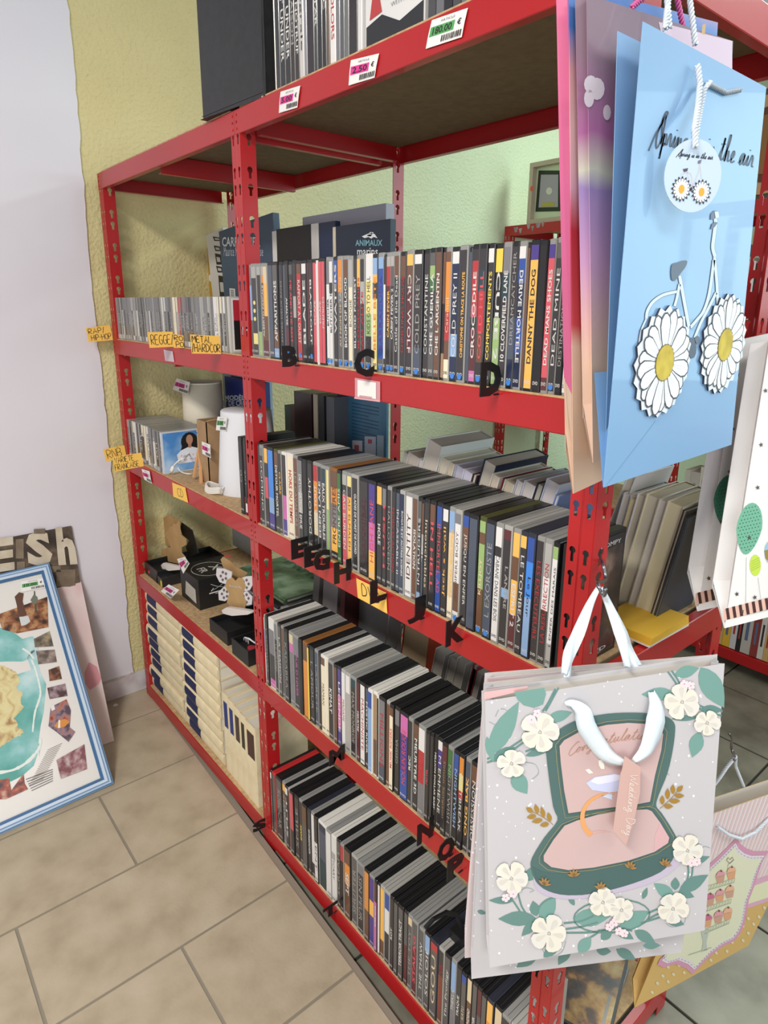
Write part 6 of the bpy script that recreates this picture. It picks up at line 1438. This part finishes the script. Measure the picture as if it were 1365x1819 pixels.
# --- wedding bags
def rotm(rx, ry, rz): return Matrix.Rotation(rz, 3, 'Z')@Matrix.Rotation(ry, 3, 'Y')@Matrix.Rotation(rx, 3, 'X')
Nw = -(rotm(.0008, -.071, 1.0078)@Vector((0, 1, 0))); C0w = Vector((1.8826, -.0764, .7955))
GREY = noise_mat('pearl_grey_card', [(.3, 'bebcc0'), (.7, 'c6c4c8')], 2, 2, .5, coat=.1); TEA, TEAD, BOXG = M('729c95', .5), M('628883', .5), M('4d6a68', .5); PNK = M('c9adac', .5); GLD = M('b08a3e', .45, .3); CRM = M('ece8df', .6); PPK = M('ead6dc', .6)
def wz(x, y): return (820+x/2.64, 1130+y/2.64)
def back_wedding(off, TLp, TRp, BRp, BLp, label, tint=GREY):
    b = Bag(C0w-Nw*off, Nw, label); b.make(TLp, TRp, BRp, BLp, tint, .010, .010); return b
b3 = back_wedding(.050, (866, 1204), (1275, 1171), (1180, 1660), (826, 1702), 'rearmost grey-pink wedding gift bag of the three', M('d3c6c8', .5))
b2 = back_wedding(.026, (864, 1222), (1277, 1174), (1211, 1692), (838, 1739), 'second grey wedding gift bag, hanging lower behind the front one')
b1 = Bag(C0w, Nw, 'front grey gift bag printed with a green ring box, white flowers and Congratulations')
t = b1.make((862, 1246), (1288, 1179), (1252, 1653), (870, 1719), GREY, .014, .012, inner='cfcac4', rim=.004)
for bg, a, b_ in ((b2, (866, 1222), (935, 1217)), (b3, (868, 1206), (945, 1202)), (b3, (1165, 1184), (1274, 1173))): m = MB(); bg.poly(m, [a, b_, (b_[0], b_[1]+5), (a[0], a[1]+10)], PNK, .0005); m.build('rim_print', bg.t)
m = MB(); b1.poly(m, [(862, 1233), (940, 1222), (940, 1228), (863, 1247)], M('dcb0b0', .6), -.004); m.build('rim_print', t)
LV = [((130, 560), (270, 305), 92, 0), ((385, 262), (250, 258), 0, 0), ((400, 392), (520, 355), 52, 0), ((240, 640), (308, 738), 78, 0), ((118, 470), (150, 590), 40, 0), ((250, 520), (130, 590), 50, 1), ((300, 560), (430, 520), 34, 1),
 ((1122, 145), (1232, 335), 105, 0), ((1000, 270), (845, 272), 62, 0), ((1118, 448), (1082, 568), 68, 0), ((1120, 345), (1225, 345), 46, 1), ((1110, 380), (985, 388), 26, 1), ((1000, 180), (1115, 148), 56, 0),
 ((280, 1142), (400, 1075), 56, 1), ((245, 1238), (128, 1238), 34, 1), ((350, 1322), (172, 1325), 70, 1), ((352, 1312), (335, 1240), 50, 1), ((372, 1335), (440, 1216), 72, 0), ((350, 1335), (282, 1405), 44, 1), ((385, 1505), (468, 1425), 50, 1),
 ((525, 1325), (700, 1312), 84, 0), ((738, 1368), (882, 1288), 78, 0), ((655, 1422), (708, 1370), 46, 1), ((720, 1368), (808, 1420), 46, 1), ((550, 1482), (608, 1408), 58, 0), ((530, 1262), (500, 1210), 26, 1), ((850, 1232), (872, 1178), 24, 1), ((812, 1380), (910, 1438), 52, 1), ((850, 1450), (935, 1448), 36, 1),
 ((1000, 1228), (902, 1158), 58, 0), ((1002, 1190), (1004, 1130), 42, 1), ((1020, 1198), (1158, 1118), 62, 1), ((1018, 1196), (1092, 1222), 40, 1), ((955, 1320), (1045, 1352), 46, 1), ((1005, 1028), (905, 1036), 40, 0), ((1072, 1068), (1165, 1032), 34, 1)]
ml = MB()
for i, (a, b_, w_, dk) in enumerate(LV):
    if w_ == 0: b1.poly(ml, [wz(*q) for q in ((247, 262), (388, 240), (396, 270), (382, 318), (340, 334), (292, 322), (262, 296))], TEA, .0006); continue
    leaf(b1, ml, wz(*a), wz(*b_), w_/2.64, TEAD if dk else TEA, .0004+.00004*(i % 5))
STEM = [[(455, 240), (420, 305), (395, 350)], [(440, 245), (408, 310), (380, 352)], [(120, 592), (200, 560), (300, 490), (330, 470)], [(120, 575), (190, 545), (290, 480)], [(300, 540), (360, 520), (410, 516)], [(968, 165), (1000, 210), (1020, 245)], [(985, 160), (1015, 205), (1035, 250)], [(1080, 300), (1130, 330), (1225, 352)], [(1085, 320), (1140, 350), (1220, 372)], [(232, 1225), (262, 1270), (275, 1290)], [(262, 1190), (280, 1260), (300, 1295)], [(360, 1290), (370, 1262), (400, 1236), (440, 1222)], [(480, 1345), (560, 1335), (620, 1310)], [(490, 1372), (560, 1362), (640, 1340)], [(485, 1390), (600, 1388), (700, 1375)], [(870, 1300), (920, 1278)], [(876, 1325), (925, 1300)], [(840, 1345), (930, 1318)], [(1062, 1075), (1064, 1120), (1046, 1180)], [(1085, 1070), (1080, 1120), (1058, 1175)], [(800, 1382), (760, 1370), (640, 1380)], [(600, 1415), (640, 1390)]]
for q in STEM: b1.line(ml, [wz(*p_) for p_ in q], 3.2, TEAD, .0005)
b1.line(ml, [wz(705+178*math.cos(a*.2618), 1312-.28*0+78*math.sin(a*.2618)-178*math.cos(a*.2618)*.06) for a in range(25)], 2.6, TEAD, .0005, 0)
for q in ([(130, 400), (160, 415), (185, 420)], [(160, 375), (175, 345), (200, 340), (215, 352)], [(300, 590), (345, 600), (362, 640), (330, 672)], [(985, 560), (950, 580), (940, 620), (975, 650)], [(255, 1215), (300, 1180), (340, 1190), (320, 1200)], [(410, 1440), (380, 1470), (420, 1500), (470, 1480), (490, 1430)], [(1100, 1000), (1140, 985), (1165, 992)], [(960, 1345), (985, 1362), (1040, 1350), (1055, 1300)], [(860, 1435), (880, 1455), (930, 1452)]): b1.line(ml, [wz(*p_) for p_ in q], .8, M('8a9a9c'), .0005)
ml.build('printed_leaves', t)
m = MB(); b1.poly(m, [wz(*q) for q in smooth([(335, 1120), (352, 1185), (420, 1222), (520, 1232), (640, 1218), (820, 1180), (950, 1128), (1020, 1070), (1040, 1030), (1000, 980), (900, 1100), (600, 1190)], 3)], M('bdb4c8', .6), .0007); m.build('printed_box_shade', t)
m = MB(); OUT = [(392, 505), (425, 460), (520, 400), (640, 368), (760, 357), (880, 360), (960, 376), (995, 402), (1001, 440), (990, 530), (965, 640), (925, 740), (912, 792), (940, 830), (985, 900), (1012, 955), (1006, 1000), (980, 1055), (930, 1105), (800, 1158), (640, 1200), (500, 1212), (405, 1192), (350, 1150), (325, 1085), (332, 1035), (390, 940), (450, 862), (430, 800), (408, 650)]
b1.poly(m, [wz(*q) for q in smooth(OUT+[OUT[0]], 3)[:-1]], BOXG, .0010); 
b1.poly(m, [wz(*q) for q in smooth([(332, 1075), (380, 1100), (480, 1110), (640, 1090), (820, 1045), (930, 1010), (985, 975), (1012, 960), (1000, 1020), (960, 1080), (860, 1135), (640, 1200), (500, 1210), (405, 1190), (350, 1150)], 2)], M('466463', .5), .0012); ob = m.build('printed_ring_box', t)
LID = [(458, 512), (480, 484), (560, 440), (680, 412), (780, 403), (870, 408), (925, 425), (944, 456), (935, 530), (905, 650), (882, 772), (800, 788), (640, 806), (500, 826), (480, 720), (464, 590)]
BAS = [(482, 884), (540, 860), (640, 832), (760, 812), (868, 808), (890, 816), (930, 870), (972, 940), (966, 965), (900, 1008), (780, 1048), (620, 1080), (500, 1092), (420, 1078), (385, 1050), (384, 1024), (430, 950)]
m = MB()
for q in (LID, BAS): 
    cx_ = sum(p_[0] for p_ in q)/len(q); cy_ = sum(p_[1] for p_ in q)/len(q); b1.poly(m, [wz(cx_+(p_[0]-cx_)*1.03, cy_+(p_[1]-cy_)*1.04) for p_ in q], M('46605e', .5), .0014); b1.poly(m, [wz(*p_) for p_ in q], PNK, .0016)
b1.poly(m, [wz(*q) for q in ((930, 870), (972, 940), (966, 965), (900, 1008), (905, 930))], M('d2aaae', .5), .0018); m.build('printed_cushion', ob)
m = MB()
for q in (LID, BAS):
    cx_ = sum(p_[0] for p_ in q)/len(q); cy_ = sum(p_[1] for p_ in q)/len(q); qq = [wz(cx_+(p_[0]-cx_)*1.075, cy_+(p_[1]-cy_)*1.09) for p_ in q]; b1.line(m, qq+[qq[0]], .7, M('b0a070', .5), .0016, 0)
m.build('printed_gold_line', ob)
m = MB(); b1.line(m, [wz(*q) for q in ((715, 732), (650, 740), (596, 772), (566, 825), (572, 885), (605, 928))], (3.5, 10), M('dfa268', .4), .0020); b1.line(m, [wz(*q) for q in ((785, 770), (800, 820), (785, 870), (760, 905))], 9, M('cf9a66', .4), .0020); b1.poly(m, [wz(*q) for q in ((600, 926), (640, 915), (700, 912), (640, 905), (600, 915))], M('d4a8a0'), .0019); m.build('printed_ring', ob)
m = MB(); b1.poly(m, [wz(*q) for q in ((582, 683), (622, 655), (715, 640), (800, 660), (760, 720), (690, 728), (610, 716))], M('c8cfee', .4), .0020); b1.poly(m, [wz(*q) for q in ((600, 676), (625, 656), (715, 642), (790, 655), (715, 676), (640, 690))], M('dfe2f6', .4), .0022); b1.poly(m, [wz(*q) for q in ((648, 742), (705, 730), (704, 762))], M('c8d8ee', .4), .0020)
b1.poly(m, [wz(*q) for q in ((640, 578), (652, 574), (666, 592), (668, 618), (652, 618), (642, 600))], CRM, .0020); b1.poly(m, [wz(*q) for q in ((578, 622), (595, 616), (616, 636), (596, 640))], CRM, .0020); m.build('printed_gem', ob)
m = MB(); st, wd = strokes_cur('Congratulations')
for s_ in st: b1.line(m, [wz(500+420*x/wd+(y-1)*6, 556-75*math.sin(min(1.6, 1.9*x/wd))-y*13) for x, y in s_], 1.1, M('b98f78', .4), .0020, 0)
m.build('printed_lettering', ob)
def flower(cx, cy, r, seed, n=.0024):
    m = MB(); rg = random.Random(seed); a0 = rg.uniform(0, 6)
    x, y = wz(cx, cy); r /= 2.64
    for i in range(5):
        a = a0+i*1.2566+rg.uniform(-.12, .12); petal(b1, m, x, y, a, 0, r*rg.uniform(.92, 1.06), r*.92, M(['e0dccf', 'dcdad2', 'e2ded2'][i % 3], .6), n+.00005*i)
        petal(b1, m, x, y, a+.15, r*.2, r*.8, r*.28, M('d2cec6', .6), n+.0003)
    for i in range(7): an = i*.9; b1.poly(m, [(x+(2.1+(i % 2))*math.cos(an)+.9*math.cos(k*1.57), y+(2.1+(i % 2))*math.sin(an)+.9*math.sin(k*1.57)) for k in range(4)], M('6a6662', .6), n+.0005)
    m.build('printed_flower', t)
for i, (a, b_, c_) in enumerate(((365, 443, 92), (232, 590, 68), (1030, 302, 84), (1147, 400, 62), (232, 1128, 78), (408, 1385, 86), (660, 1240, 70), (747, 1276, 62), (1056, 998, 74), (988, 1270, 76))): flower(a, b_, c_, i)
m = MB()
for cx, cy, k in ((325, 385, 4), (352, 355, 4), (1040, 218, 4), (1070, 226, 4), (205, 1218, 4), (240, 1200, 4), (690, 1355, 4), (712, 1335, 3), (735, 1375, 4), (760, 1385, 3), (1075, 1055, 4), (1100, 1050, 3)):
    x, y = wz(cx, cy)
    for j in range(5): a = j*1.2566+cx; petal(b1, m, x, y, a, 0, 7.5, 6.5, PPK, .0027+.00004*j)
    b1.poly(m, [(x+1.3*math.cos(j*1.26), y+1.3*math.sin(j*1.26)) for j in range(5)], M('b48a9a'), .0030)
m.build('printed_blossom', t)
m = MB()
for bx, by, ang in ((430, 882, 3.7), (930, 806, 5.5)):
    m = MB()
    X0, Y0 = bx, by; ca, sa = math.cos(ang), math.sin(ang)
    def g(a, b_): return wz(X0+a*ca-b_*sa, Y0+a*sa+b_*ca)
    b1.line(m, [g(0, 0), g(60, 4), g(120, 0)], 1.0, GLD, .0010)
    for a, s_, l in ((20, 1, 40), (20, -1, 40), (55, 1, 48), (55, -1, 48), (90, 1, 42), (90, -1, 42)): leaf(b1, m, g(a, s_*6), g(a+l*.8, s_*(6+l*.75)), 8.5, GLD, .0011)
    leaf(b1, m, g(112, 0), g(152, 0), 8.5, GLD, .0011); m.build('printed_gold_sprig', t)
for bx, by in ((385, 1145), (525, 1105), (650, 1165), (787, 1068), (950, 1055)):
    m = MB()
    for a in range(5): an = -1.57+(a-2)*.6+.3*math.sin(bx); leaf(b1, m, wz(bx, by+14), wz(bx+34*math.cos(an), by+14+38*math.sin(an)), 4.6, M('a88250', .45, .2), .0024)
    m.build('printed_gold_sprig', t)
rg = random.Random(44); k = 0; m = MB(); from_box = [(x_, y_) for x_, y_ in OUT]
def inside(x, y, P):
    c = False; j = len(P)-1
    for i in range(len(P)):
        if (P[i][1] > y) != (P[j][1] > y) and x < (P[j][0]-P[i][0])*(y-P[i][1])/(P[j][1]-P[i][1])+P[i][0]: c = not c
        j = i
    return c
while k < 125:
    x, y = rg.uniform(130, 1220), rg.uniform(170, 1540)
    if y < 275-.16*(x-115)+20 or y > 1545-.16*(x-130) or inside(x, y, OUT) or x > 1225-.078*(y-170): continue
    r = rg.choice([1.0, 1.3, 1.6, 2.3]); X0, Y0 = wz(x, y); b1.poly(m, [(X0+r*math.cos(a*1.05), Y0+r*1.15*math.sin(a*1.05)) for a in range(6)], M('ecebee', .6), .0003); k += 1
o = m.build('printed_snow_dots', t); o['kind'] = 'stuff'
for bg, px0 in ((b2, (846, 1725)), (b3, (832, 1695))):
    m = MB()
    for k in range(28):
        x, y = rg.uniform(840, 862), rg.uniform(1400, 1730); 
        if bg is b2 and rg.random() < .5: x, y = rg.uniform(845, 1200), rg.uniform(1700, 1728)-.12*(rg.random()*0)
        if bg is b2 and x > 862: y = 1728-(x-845)*.13-rg.uniform(0, 12)
        bg.poly(m, [(x+1.6*math.cos(a*1.05), y+1.8*math.sin(a*1.05)) for a in range(6)], M('ecebee', .6), .0003)
    if bg is b2:
        leaf(b2, m, (955, 1692), (918, 1718), 22, TEAD, .0004); leaf(b2, m, (1012, 1680), (992, 1714), 20, TEAD, .0004); leaf(b2, m, (1095, 1686), (1130, 1704), 18, TEAD, .0004); leaf(b2, m, (1060, 1688), (1086, 1690), 16, TEAD, .0004); leaf(b2, m, (848, 1618), (864, 1622), 8, TEAD, .0005)
    o = m.build('printed_motifs', bg.t); o['kind'] = 'stuff'
# satin ribbons
SAT = noise_mat('white_satin', [(.3, 'd3e0ea'), (.7, 'e2ebf2')], 8, 3, .28, .3, 60, .002, stretch=(1, 1, 1))
def band(parent, name, px, wd_, plane, mat=SAT, wave=.0):
    """satin band: px list of (u, v, height above plane), widths in px"""
    q = smooth(px, 5); L = []
    for i, (u, v, n) in enumerate(q):
        a, b_ = q[max(i-1, 0)], q[min(i+1, len(q)-1)]; dx, dy = b_[0]-a[0], b_[1]-a[1]; ln_ = math.hypot(dx, dy) or 1
        f_ = i/(len(q)-1)*(len(wd_)-1); j = min(int(f_), len(wd_)-2); w = wd_[j]+(wd_[j+1]-wd_[j])*(f_-j)
        row = []
        for k in range(5):
            s_ = (k-2)/4; row.append(plane.p(u-dy/ln_*w*s_, v+dx/ln_*w*s_, n+.0022*math.cos(s_*5+wave*i)+.0012*math.sin(k*2.2+i*.22)))
        L.append(row)
    vs_ = [p_ for r_ in L for p_ in r_]; fs = [(i*5+k, i*5+k+1, (i+1)*5+k+1, (i+1)*5+k) for i in range(len(L)-1) for k in range(4)]
    m = MB(); m.raw(vs_, fs, mat); o = m.build(name, parent, True); md = o.modifiers.new('thick', 'SOLIDIFY'); md.thickness = .0006; return o
hk = at(1072, 1010, X=L2+.002)
band(t, 'ribbon_handle', [(1003, 1250, .002), (1014, 1246, .006), (1030, 1258, .010), (1038, 1285, .012), (1062, 1320, .012), (1080, 1336, .012), (1108, 1348, .010)], [6, 16, 30, 34, 30, 22, 7], b1)
band(t, 'ribbon_handle', [(1156, 1226, .003), (1160, 1245, .008), (1158, 1270, .011), (1150, 1300, .012), (1140, 1325, .011), (1120, 1345, .008)], [12, 22, 32, 30, 26, 8], b1)
for bg, c0_, off in ((b1, -.006, 0), (b2, .010, 1), (b3, .012, 2)):
    band(bg.t, 'ribbon_handle', [(1073-off, 1052, -.012), (1052-off, 1090, -.010), (1034-off*2, 1130, -.008), (1020-off*4, 1166, -.006), (1008-off*5, 1204-off*4, c0_)], [6, 12, 17, 17, 15], b1 if off == 0 else bg, wave=.3)
    band(bg.t, 'ribbon_handle', [(1077+off, 1052, -.012), (1092+off, 1090, -.010), (1106+off*2, 1130, -.008), (1114+off*4, 1160, -.006), (1122+off*5, 1190-off*3, c0_)], [6, 12, 18, 17, 15], b1 if off == 0 else bg, wave=.3)
m = MB(); TG = [(735, 518), (808, 570), (805, 690), (782, 800), (742, 930), (682, 860), (700, 720), (716, 600), (722, 585)]; pts_ = [b1.p(*wz(*q), .016) for q in TG]; m.prism(pts_, Nw*.0006, M('c9a79f', .6)); tagw = m.build('paper_tag', t)
m = MB(); st, wd = strokes_cur('Wedding Day')
for s_ in st: b1.line(m, [wz(768-14*x/wd*1.5-y*0+(y-1)*9, 600+285*x/wd+(y-1)*2) for x, y in s_], .9, M('eadfd8', .5), .0172, 0)
m.build('tag_lettering', tagw)
t = thing('hook', hk, 'steel wire hook on the near post holding the wedding bags', 'hook'); m = MB()
hp = [at(1070, 992, X=L2-.004), at(1072, 1005, X=L2+.012), at(1076, 1030, X=L2+.022), b1.p(1077, 1050, -.02), b1.p(1078, 1062, -.010), b1.p(1076, 1058, -.002), b1.p(1074, 1044, .002)]
m.tube(densify(smooth([tuple(q) for q in hp], 3), .01), .0022, M('77777a', .3, .9)); m.build('wire', t, True)

# --- cupcake bag
Nc = -(rotm(.129, .1178, 1.3427)@Vector((0, 1, 0))); bc = Bag((1.9105, .3264, .4494), Nc, 'cream and tan gift bag printed with a cupcake stand, hanging from the rear post')
def cz(x, y): return (1080+x/2.846, 1180+y/2.846)
TANM = M('cda965', .55); t = bc.make((1268, 1445), (1480, 1372), (1330, 1680), (1128, 1790), TANM, .022, .014, inner='d8cfc4')
m = MB(); TOPq = [(1268, 1445), (1480, 1372), (1398, 1545), (1220, 1610)]; bc.poly(m, TOPq, M('e2d8d6', .5), .0003)
for k in range(26):
    u0 = 1268+(1480-1268)*k/26; v0 = 1445-(1445-1372)*k/26; u1 = 1220+(1398-1220)*k/26; v1 = 1610-(1610-1545)*k/26
    bc.poly(m, [(u0, v0), (u0+4.2, v0-1.4), (u1+3.8, v1-1.4), (u1, v1)], M('dcc0c4', .5), .0005)
bc.poly(m, [(1221, 1606), (1400, 1541), (1394, 1553), (1216, 1618)], M('d6a4bc', .5), .0007); bc.poly(m, [(1216, 1618), (1394, 1553), (1374, 1595), (1202, 1652)], M('dcdcb8', .5), .0005); bc.poly(m, [(1204, 1648), (1376, 1590), (1372, 1598), (1201, 1656)], M('d6a4bc', .5), .0007); m.build('printed_stripes', t)
m = MB(); rg = random.Random(6)
for i in range(14):
    for j in range(15):
        u = 1130+i*19+(j % 2)*9.5; v = 1596+j*13-i*3
        if not inside(u, v, [(1208, 1664), (1366, 1608), (1326, 1672), (1142, 1774)]): continue
        bc.poly(m, [(u+2.6*math.cos(a*.7854)+1.0*math.sin(a*.7854), v+3.4*math.sin(a*.7854)) for a in range(8)], M('d8cfae', .5), .0006)
o = m.build('printed_polka_dots', t); o['kind'] = 'stuff'
ORN = [(522, 1000), (560, 965), (610, 915), (652, 872), (668, 905), (700, 930), (740, 944), (811, 942), (780, 1000), (758, 1060), (740, 1120), (712, 1190), (700, 1260), (690, 1310), (668, 1360), (640, 1395), (580, 1425), (520, 1470), (470, 1520), (428, 1565), (395, 1535), (340, 1512), (280, 1530), (250, 1515), (262, 1488), (320, 1440), (350, 1380), (300, 1300), (330, 1220), (420, 1100)]
def scl(P, k): cx_ = sum(p_[0] for p_ in P)/len(P); cy_ = sum(p_[1] for p_ in P)/len(P); return [(cx_+(x-cx_)*k, cy_+(y-cy_)*k) for x, y in P]
m = MB(); bc.poly(m, [cz(*q) for q in ORN], M('cf94b0', .5), .0009); m.build('pink_ornament', t)
m = MB(); bc.poly(m, [cz(*q) for q in scl(ORN, .925)], M('e2dce0', .5), .0012); bc.poly(m, [cz(*q) for q in scl(ORN, .865)], M('dcdcc0', .5), .0015); m.build('pale_ornament', t)
m = MB(); q_ = scl(ORN, .895); 
for i in range(len(q_)):
    a, b_ = q_[i], q_[(i+1) % len(q_)]; L_ = math.hypot(b_[0]-a[0], b_[1]-a[1]); n = max(1, int(L_/14))
    for k in range(n):
        f0, f1 = k/n, (k+.55)/n; bc.line(m, [cz(a[0]+(b_[0]-a[0])*f0, a[1]+(b_[1]-a[1])*f0), cz(a[0]+(b_[0]-a[0])*f1, a[1]+(b_[1]-a[1])*f1)], .8, M('8a8a94'), .0018, 0)
o = m.build('printed_stitching', t); o['kind'] = 'stuff'
m = MB(); LG = M('b4bca4', .5)
for (a, b_) in (((505, 1115), (640, 1078)), ((490, 1225), (622, 1182)), ((490, 1335), (612, 1285))):
    bc.line(m, [cz(*a), cz(*b_)], 1.4, LG, .0020, 0); bc.line(m, [cz(a[0]-4, a[1]+22), cz(b_[0]-4, b_[1]+20)], 1.4, LG, .0020, 0)
    for k in range(9): f0 = k/9; x, y = a[0]+(b_[0]-a[0])*f0, a[1]+(b_[1]-a[1])*f0; bc.line(m, [cz(x, y+4), cz(x+8, y+18), cz(x+14, y)], .8, LG, .0020, 0)
bc.line(m, [cz(600, 1060), cz(604, 1010), cz(612, 1000)], 1, LG, .0020, 0); bc.line(m, [cz(612, 1002), cz(596, 985), cz(604, 972), cz(614, 982), cz(626, 970), cz(632, 984), cz(612, 1002)], 1.2, M('8a8478'), .0022, 0)
bc.poly(m, [cz(*q) for q in ((468, 1345), (510, 1335), (495, 1400), (500, 1440), (470, 1450), (478, 1400))], M('b8c0b4', .5), .0020); bc.line(m, [cz(405, 1465), cz(520, 1428)], 1.6, LG, .0020, 0); m.build('printed_cake_stand', t)
for i, (x, y) in enumerate(((565, 1070), (620, 1050), (512, 1185), (562, 1165), (612, 1145), (500, 1292), (555, 1272), (602, 1255))):
    m = MB(); bc.poly(m, [cz(*q) for q in ((x-22, y+2), (x+22, y-10), (x+16, y+26), (x-14, y+34))], M('d8a078' if i % 2 else 'c89a84', .5), .0023); bc.poly(m, [cz(x+24*math.cos(-math.pi*k/8), y-6+26*math.sin(-math.pi*k/8)-(k-4)*-1.5) for k in range(9)], M(['d89aa4', 'e0b090', 'c86a90'][i % 3], .5), .0026); bc.poly(m, [cz(x+2+5*math.cos(k*1.05), y-32+5*math.sin(k*1.05)) for k in range(6)], M('6a2430', .5), .0028); m.build('printed_cupcake', t)
e1_ = [bc.p(1303, 1340, .004), bc.p(1292, 1362, .0), bc.p(1281, 1388, -.004), bc.p(1272, 1412, -.010), bc.p(1268, 1440, -.012)]
rope(t, 'rope_handle', densify(e1_), .0026, WC); rope(t, 'rope_handle', densify([bc.p(1303, 1340, .004), bc.p(1318, 1370, -.01), bc.p(1340, 1412, -.018)]), .0022, WC)
rope(t, 'rope_handle', densify([bc.p(1272, 1466, .003), bc.p(1290, 1478, .006), bc.p(1312, 1484, .007), bc.p(1336, 1474, .006), bc.p(1366, 1448, .004)]), .0024, WC)
t = thing('hook', at(1297, 1320, X=L2+.004), 'grey wire hook on the rear post holding the cupcake bag', 'hook'); m = MB(); m.tube(densify(smooth([tuple(q) for q in (at(1296, 1304, X=L2), at(1301, 1312, X=L2+.015), bc.p(1300, 1328, .0), bc.p(1303, 1342, .003), bc.p(1299, 1345, .006))], 3), .01), .002, M('77777a', .3, .9)); m.build('wire', t, True)

# --- white balloon bags at the right edge
WB = noise_mat('white_card', [(.3, 'dddad8'), (.7, 'e3e0de')], 2, 2, .5)
def dpt(u, v, d): return CAM+ray(u, v)*d
def balloon_bag(label, tl, bl, br_px, tr_px, d0, d1, sc=1):
    c4 = [dpt(*tl, d0), dpt(*tr_px, d1), dpt(*br_px, d1), dpt(*bl, d0)]; b = quad_bag(label, c4, WB, .030, .016); return b
w1 = balloon_bag('nearer white gift bag printed with green and lime balloons at the right edge', (1368, 606), (1288, 1116), (1500, 1062), (1600, 560), .88, .98)
w2 = balloon_bag('second white balloon gift bag partly hidden behind the nearer one', (1318, 604), (1240, 1086), (1440, 1040), (1520, 560), .95, 1.03)
for w, pr in ((w1, 0), (w2, 1)):
    t = w.t; o_ = (-50, -28) if pr else (0, 0); BR_, SK = M('43211c', .5), M('d6b0a0', .5); m = MB()
    def wp(x, y): return (x+o_[0], y+o_[1])
    base = [(1286, 1082), (1500, 1028), (1500, 1046), (1285, 1103)]
    w.poly(m, [wp(*q) for q in base], SK, .0003)
    for k in range(18): u = 1289+k*11.6; v = 1081.5-(u-1286)*.252; w.poly(m, [wp(u, v), wp(u+5.2, v-1.3), wp(u+8.2, v+18.5), wp(u+3, v+20)], BR_, .0006)
    m.build('printed_stripe_band', t)
    m = MB(); G1 = M('6aa88c', .5) if not pr else M('3f8066', .5)
    if pr: cx, cy, rx, ry = 1342, 915, 24, 44
    else: cx, cy, rx, ry = 1331, 939, 23, 46
    ov = [(cx+rx*math.cos(a*.2618)*(1 if math.sin(a*.2618) < 0 else 1-.25*math.sin(a*.2618))-6*math.sin(a*.2618), cy+ry*math.sin(a*.2618)) for a in range(24)]
    w.poly(m, [wp(*q) for q in ov], G1, .0004)
    for i in range(-5, 6):
        for j in range(-7, 8):
            x, y = cx+i*5.4+(j % 2)*2.7, cy+j*6.2-i*1.2
            if inside(x, y, [(cx+(q[0]-cx)*.9, cy+(q[1]-cy)*.92) for q in ov]): w.poly(m, [wp(x+1.2*math.cos(a*1.57), y+1.2*math.sin(a*1.57)) for a in range(4)], M('1f4a3a'), .0006)
    m.build('printed_green_balloon', t)
    if not pr:
        m = MB(); w.poly(m, [(1342+10*math.cos(a*.4), 1004+19*math.sin(a*.4)) for a in range(16)], M('b8d04a', .5), .0004)
        for k in range(5): w.line(m, [(1334, 1004-6+k*4), (1350, 996-6+k*4)], .6, M('8aa02a'), .0006, 0)
        m.build('printed_lime_balloon', t); m = MB(); w.poly(m, [(1372+14*math.cos(a*.4), 980+22*math.sin(a*.4)) for a in range(16)], M('8ab8cc', .5), .0004); w.poly(m, [(1358, 978), (1386, 970), (1386, 992), (1372, 1001), (1360, 992)], M('8a7a3a', .5), .0006); m.build('printed_blue_balloon', t)
        m = MB(); w.line(m, [(1326, 990), (1325, 1070)], .6, M('9a9a9c'), .0004, 0); w.line(m, [(1347, 1026), (1352, 1066)], .6, M('9a9a9c'), .0004, 0); m.build('printed_strings', t)
        m = MB(); w.poly(m, [(1367, 600), (1400, 590), (1400, 620), (1365, 628)], M('dca0b0', .5), .0005); m.build('pink_rim', t)
    m = MB()
    for x, y in ((1360, 694), (1352, 790), (1346, 866), (1331, 955), (1309, 1055), (1341, 1061), (1318, 1086)):
        w.poly(m, [wp(x+(4.4 if i % 2 == 0 else 1.8)*math.cos(i*.628-.5), y+(4.8 if i % 2 == 0 else 1.9)*math.sin(i*.628-.5)) for i in range(10)], M('4a4038'), .0008)
    m.build('printed_stars', t)

# everything placed: the scene's exposure and camera are set at the top of the script
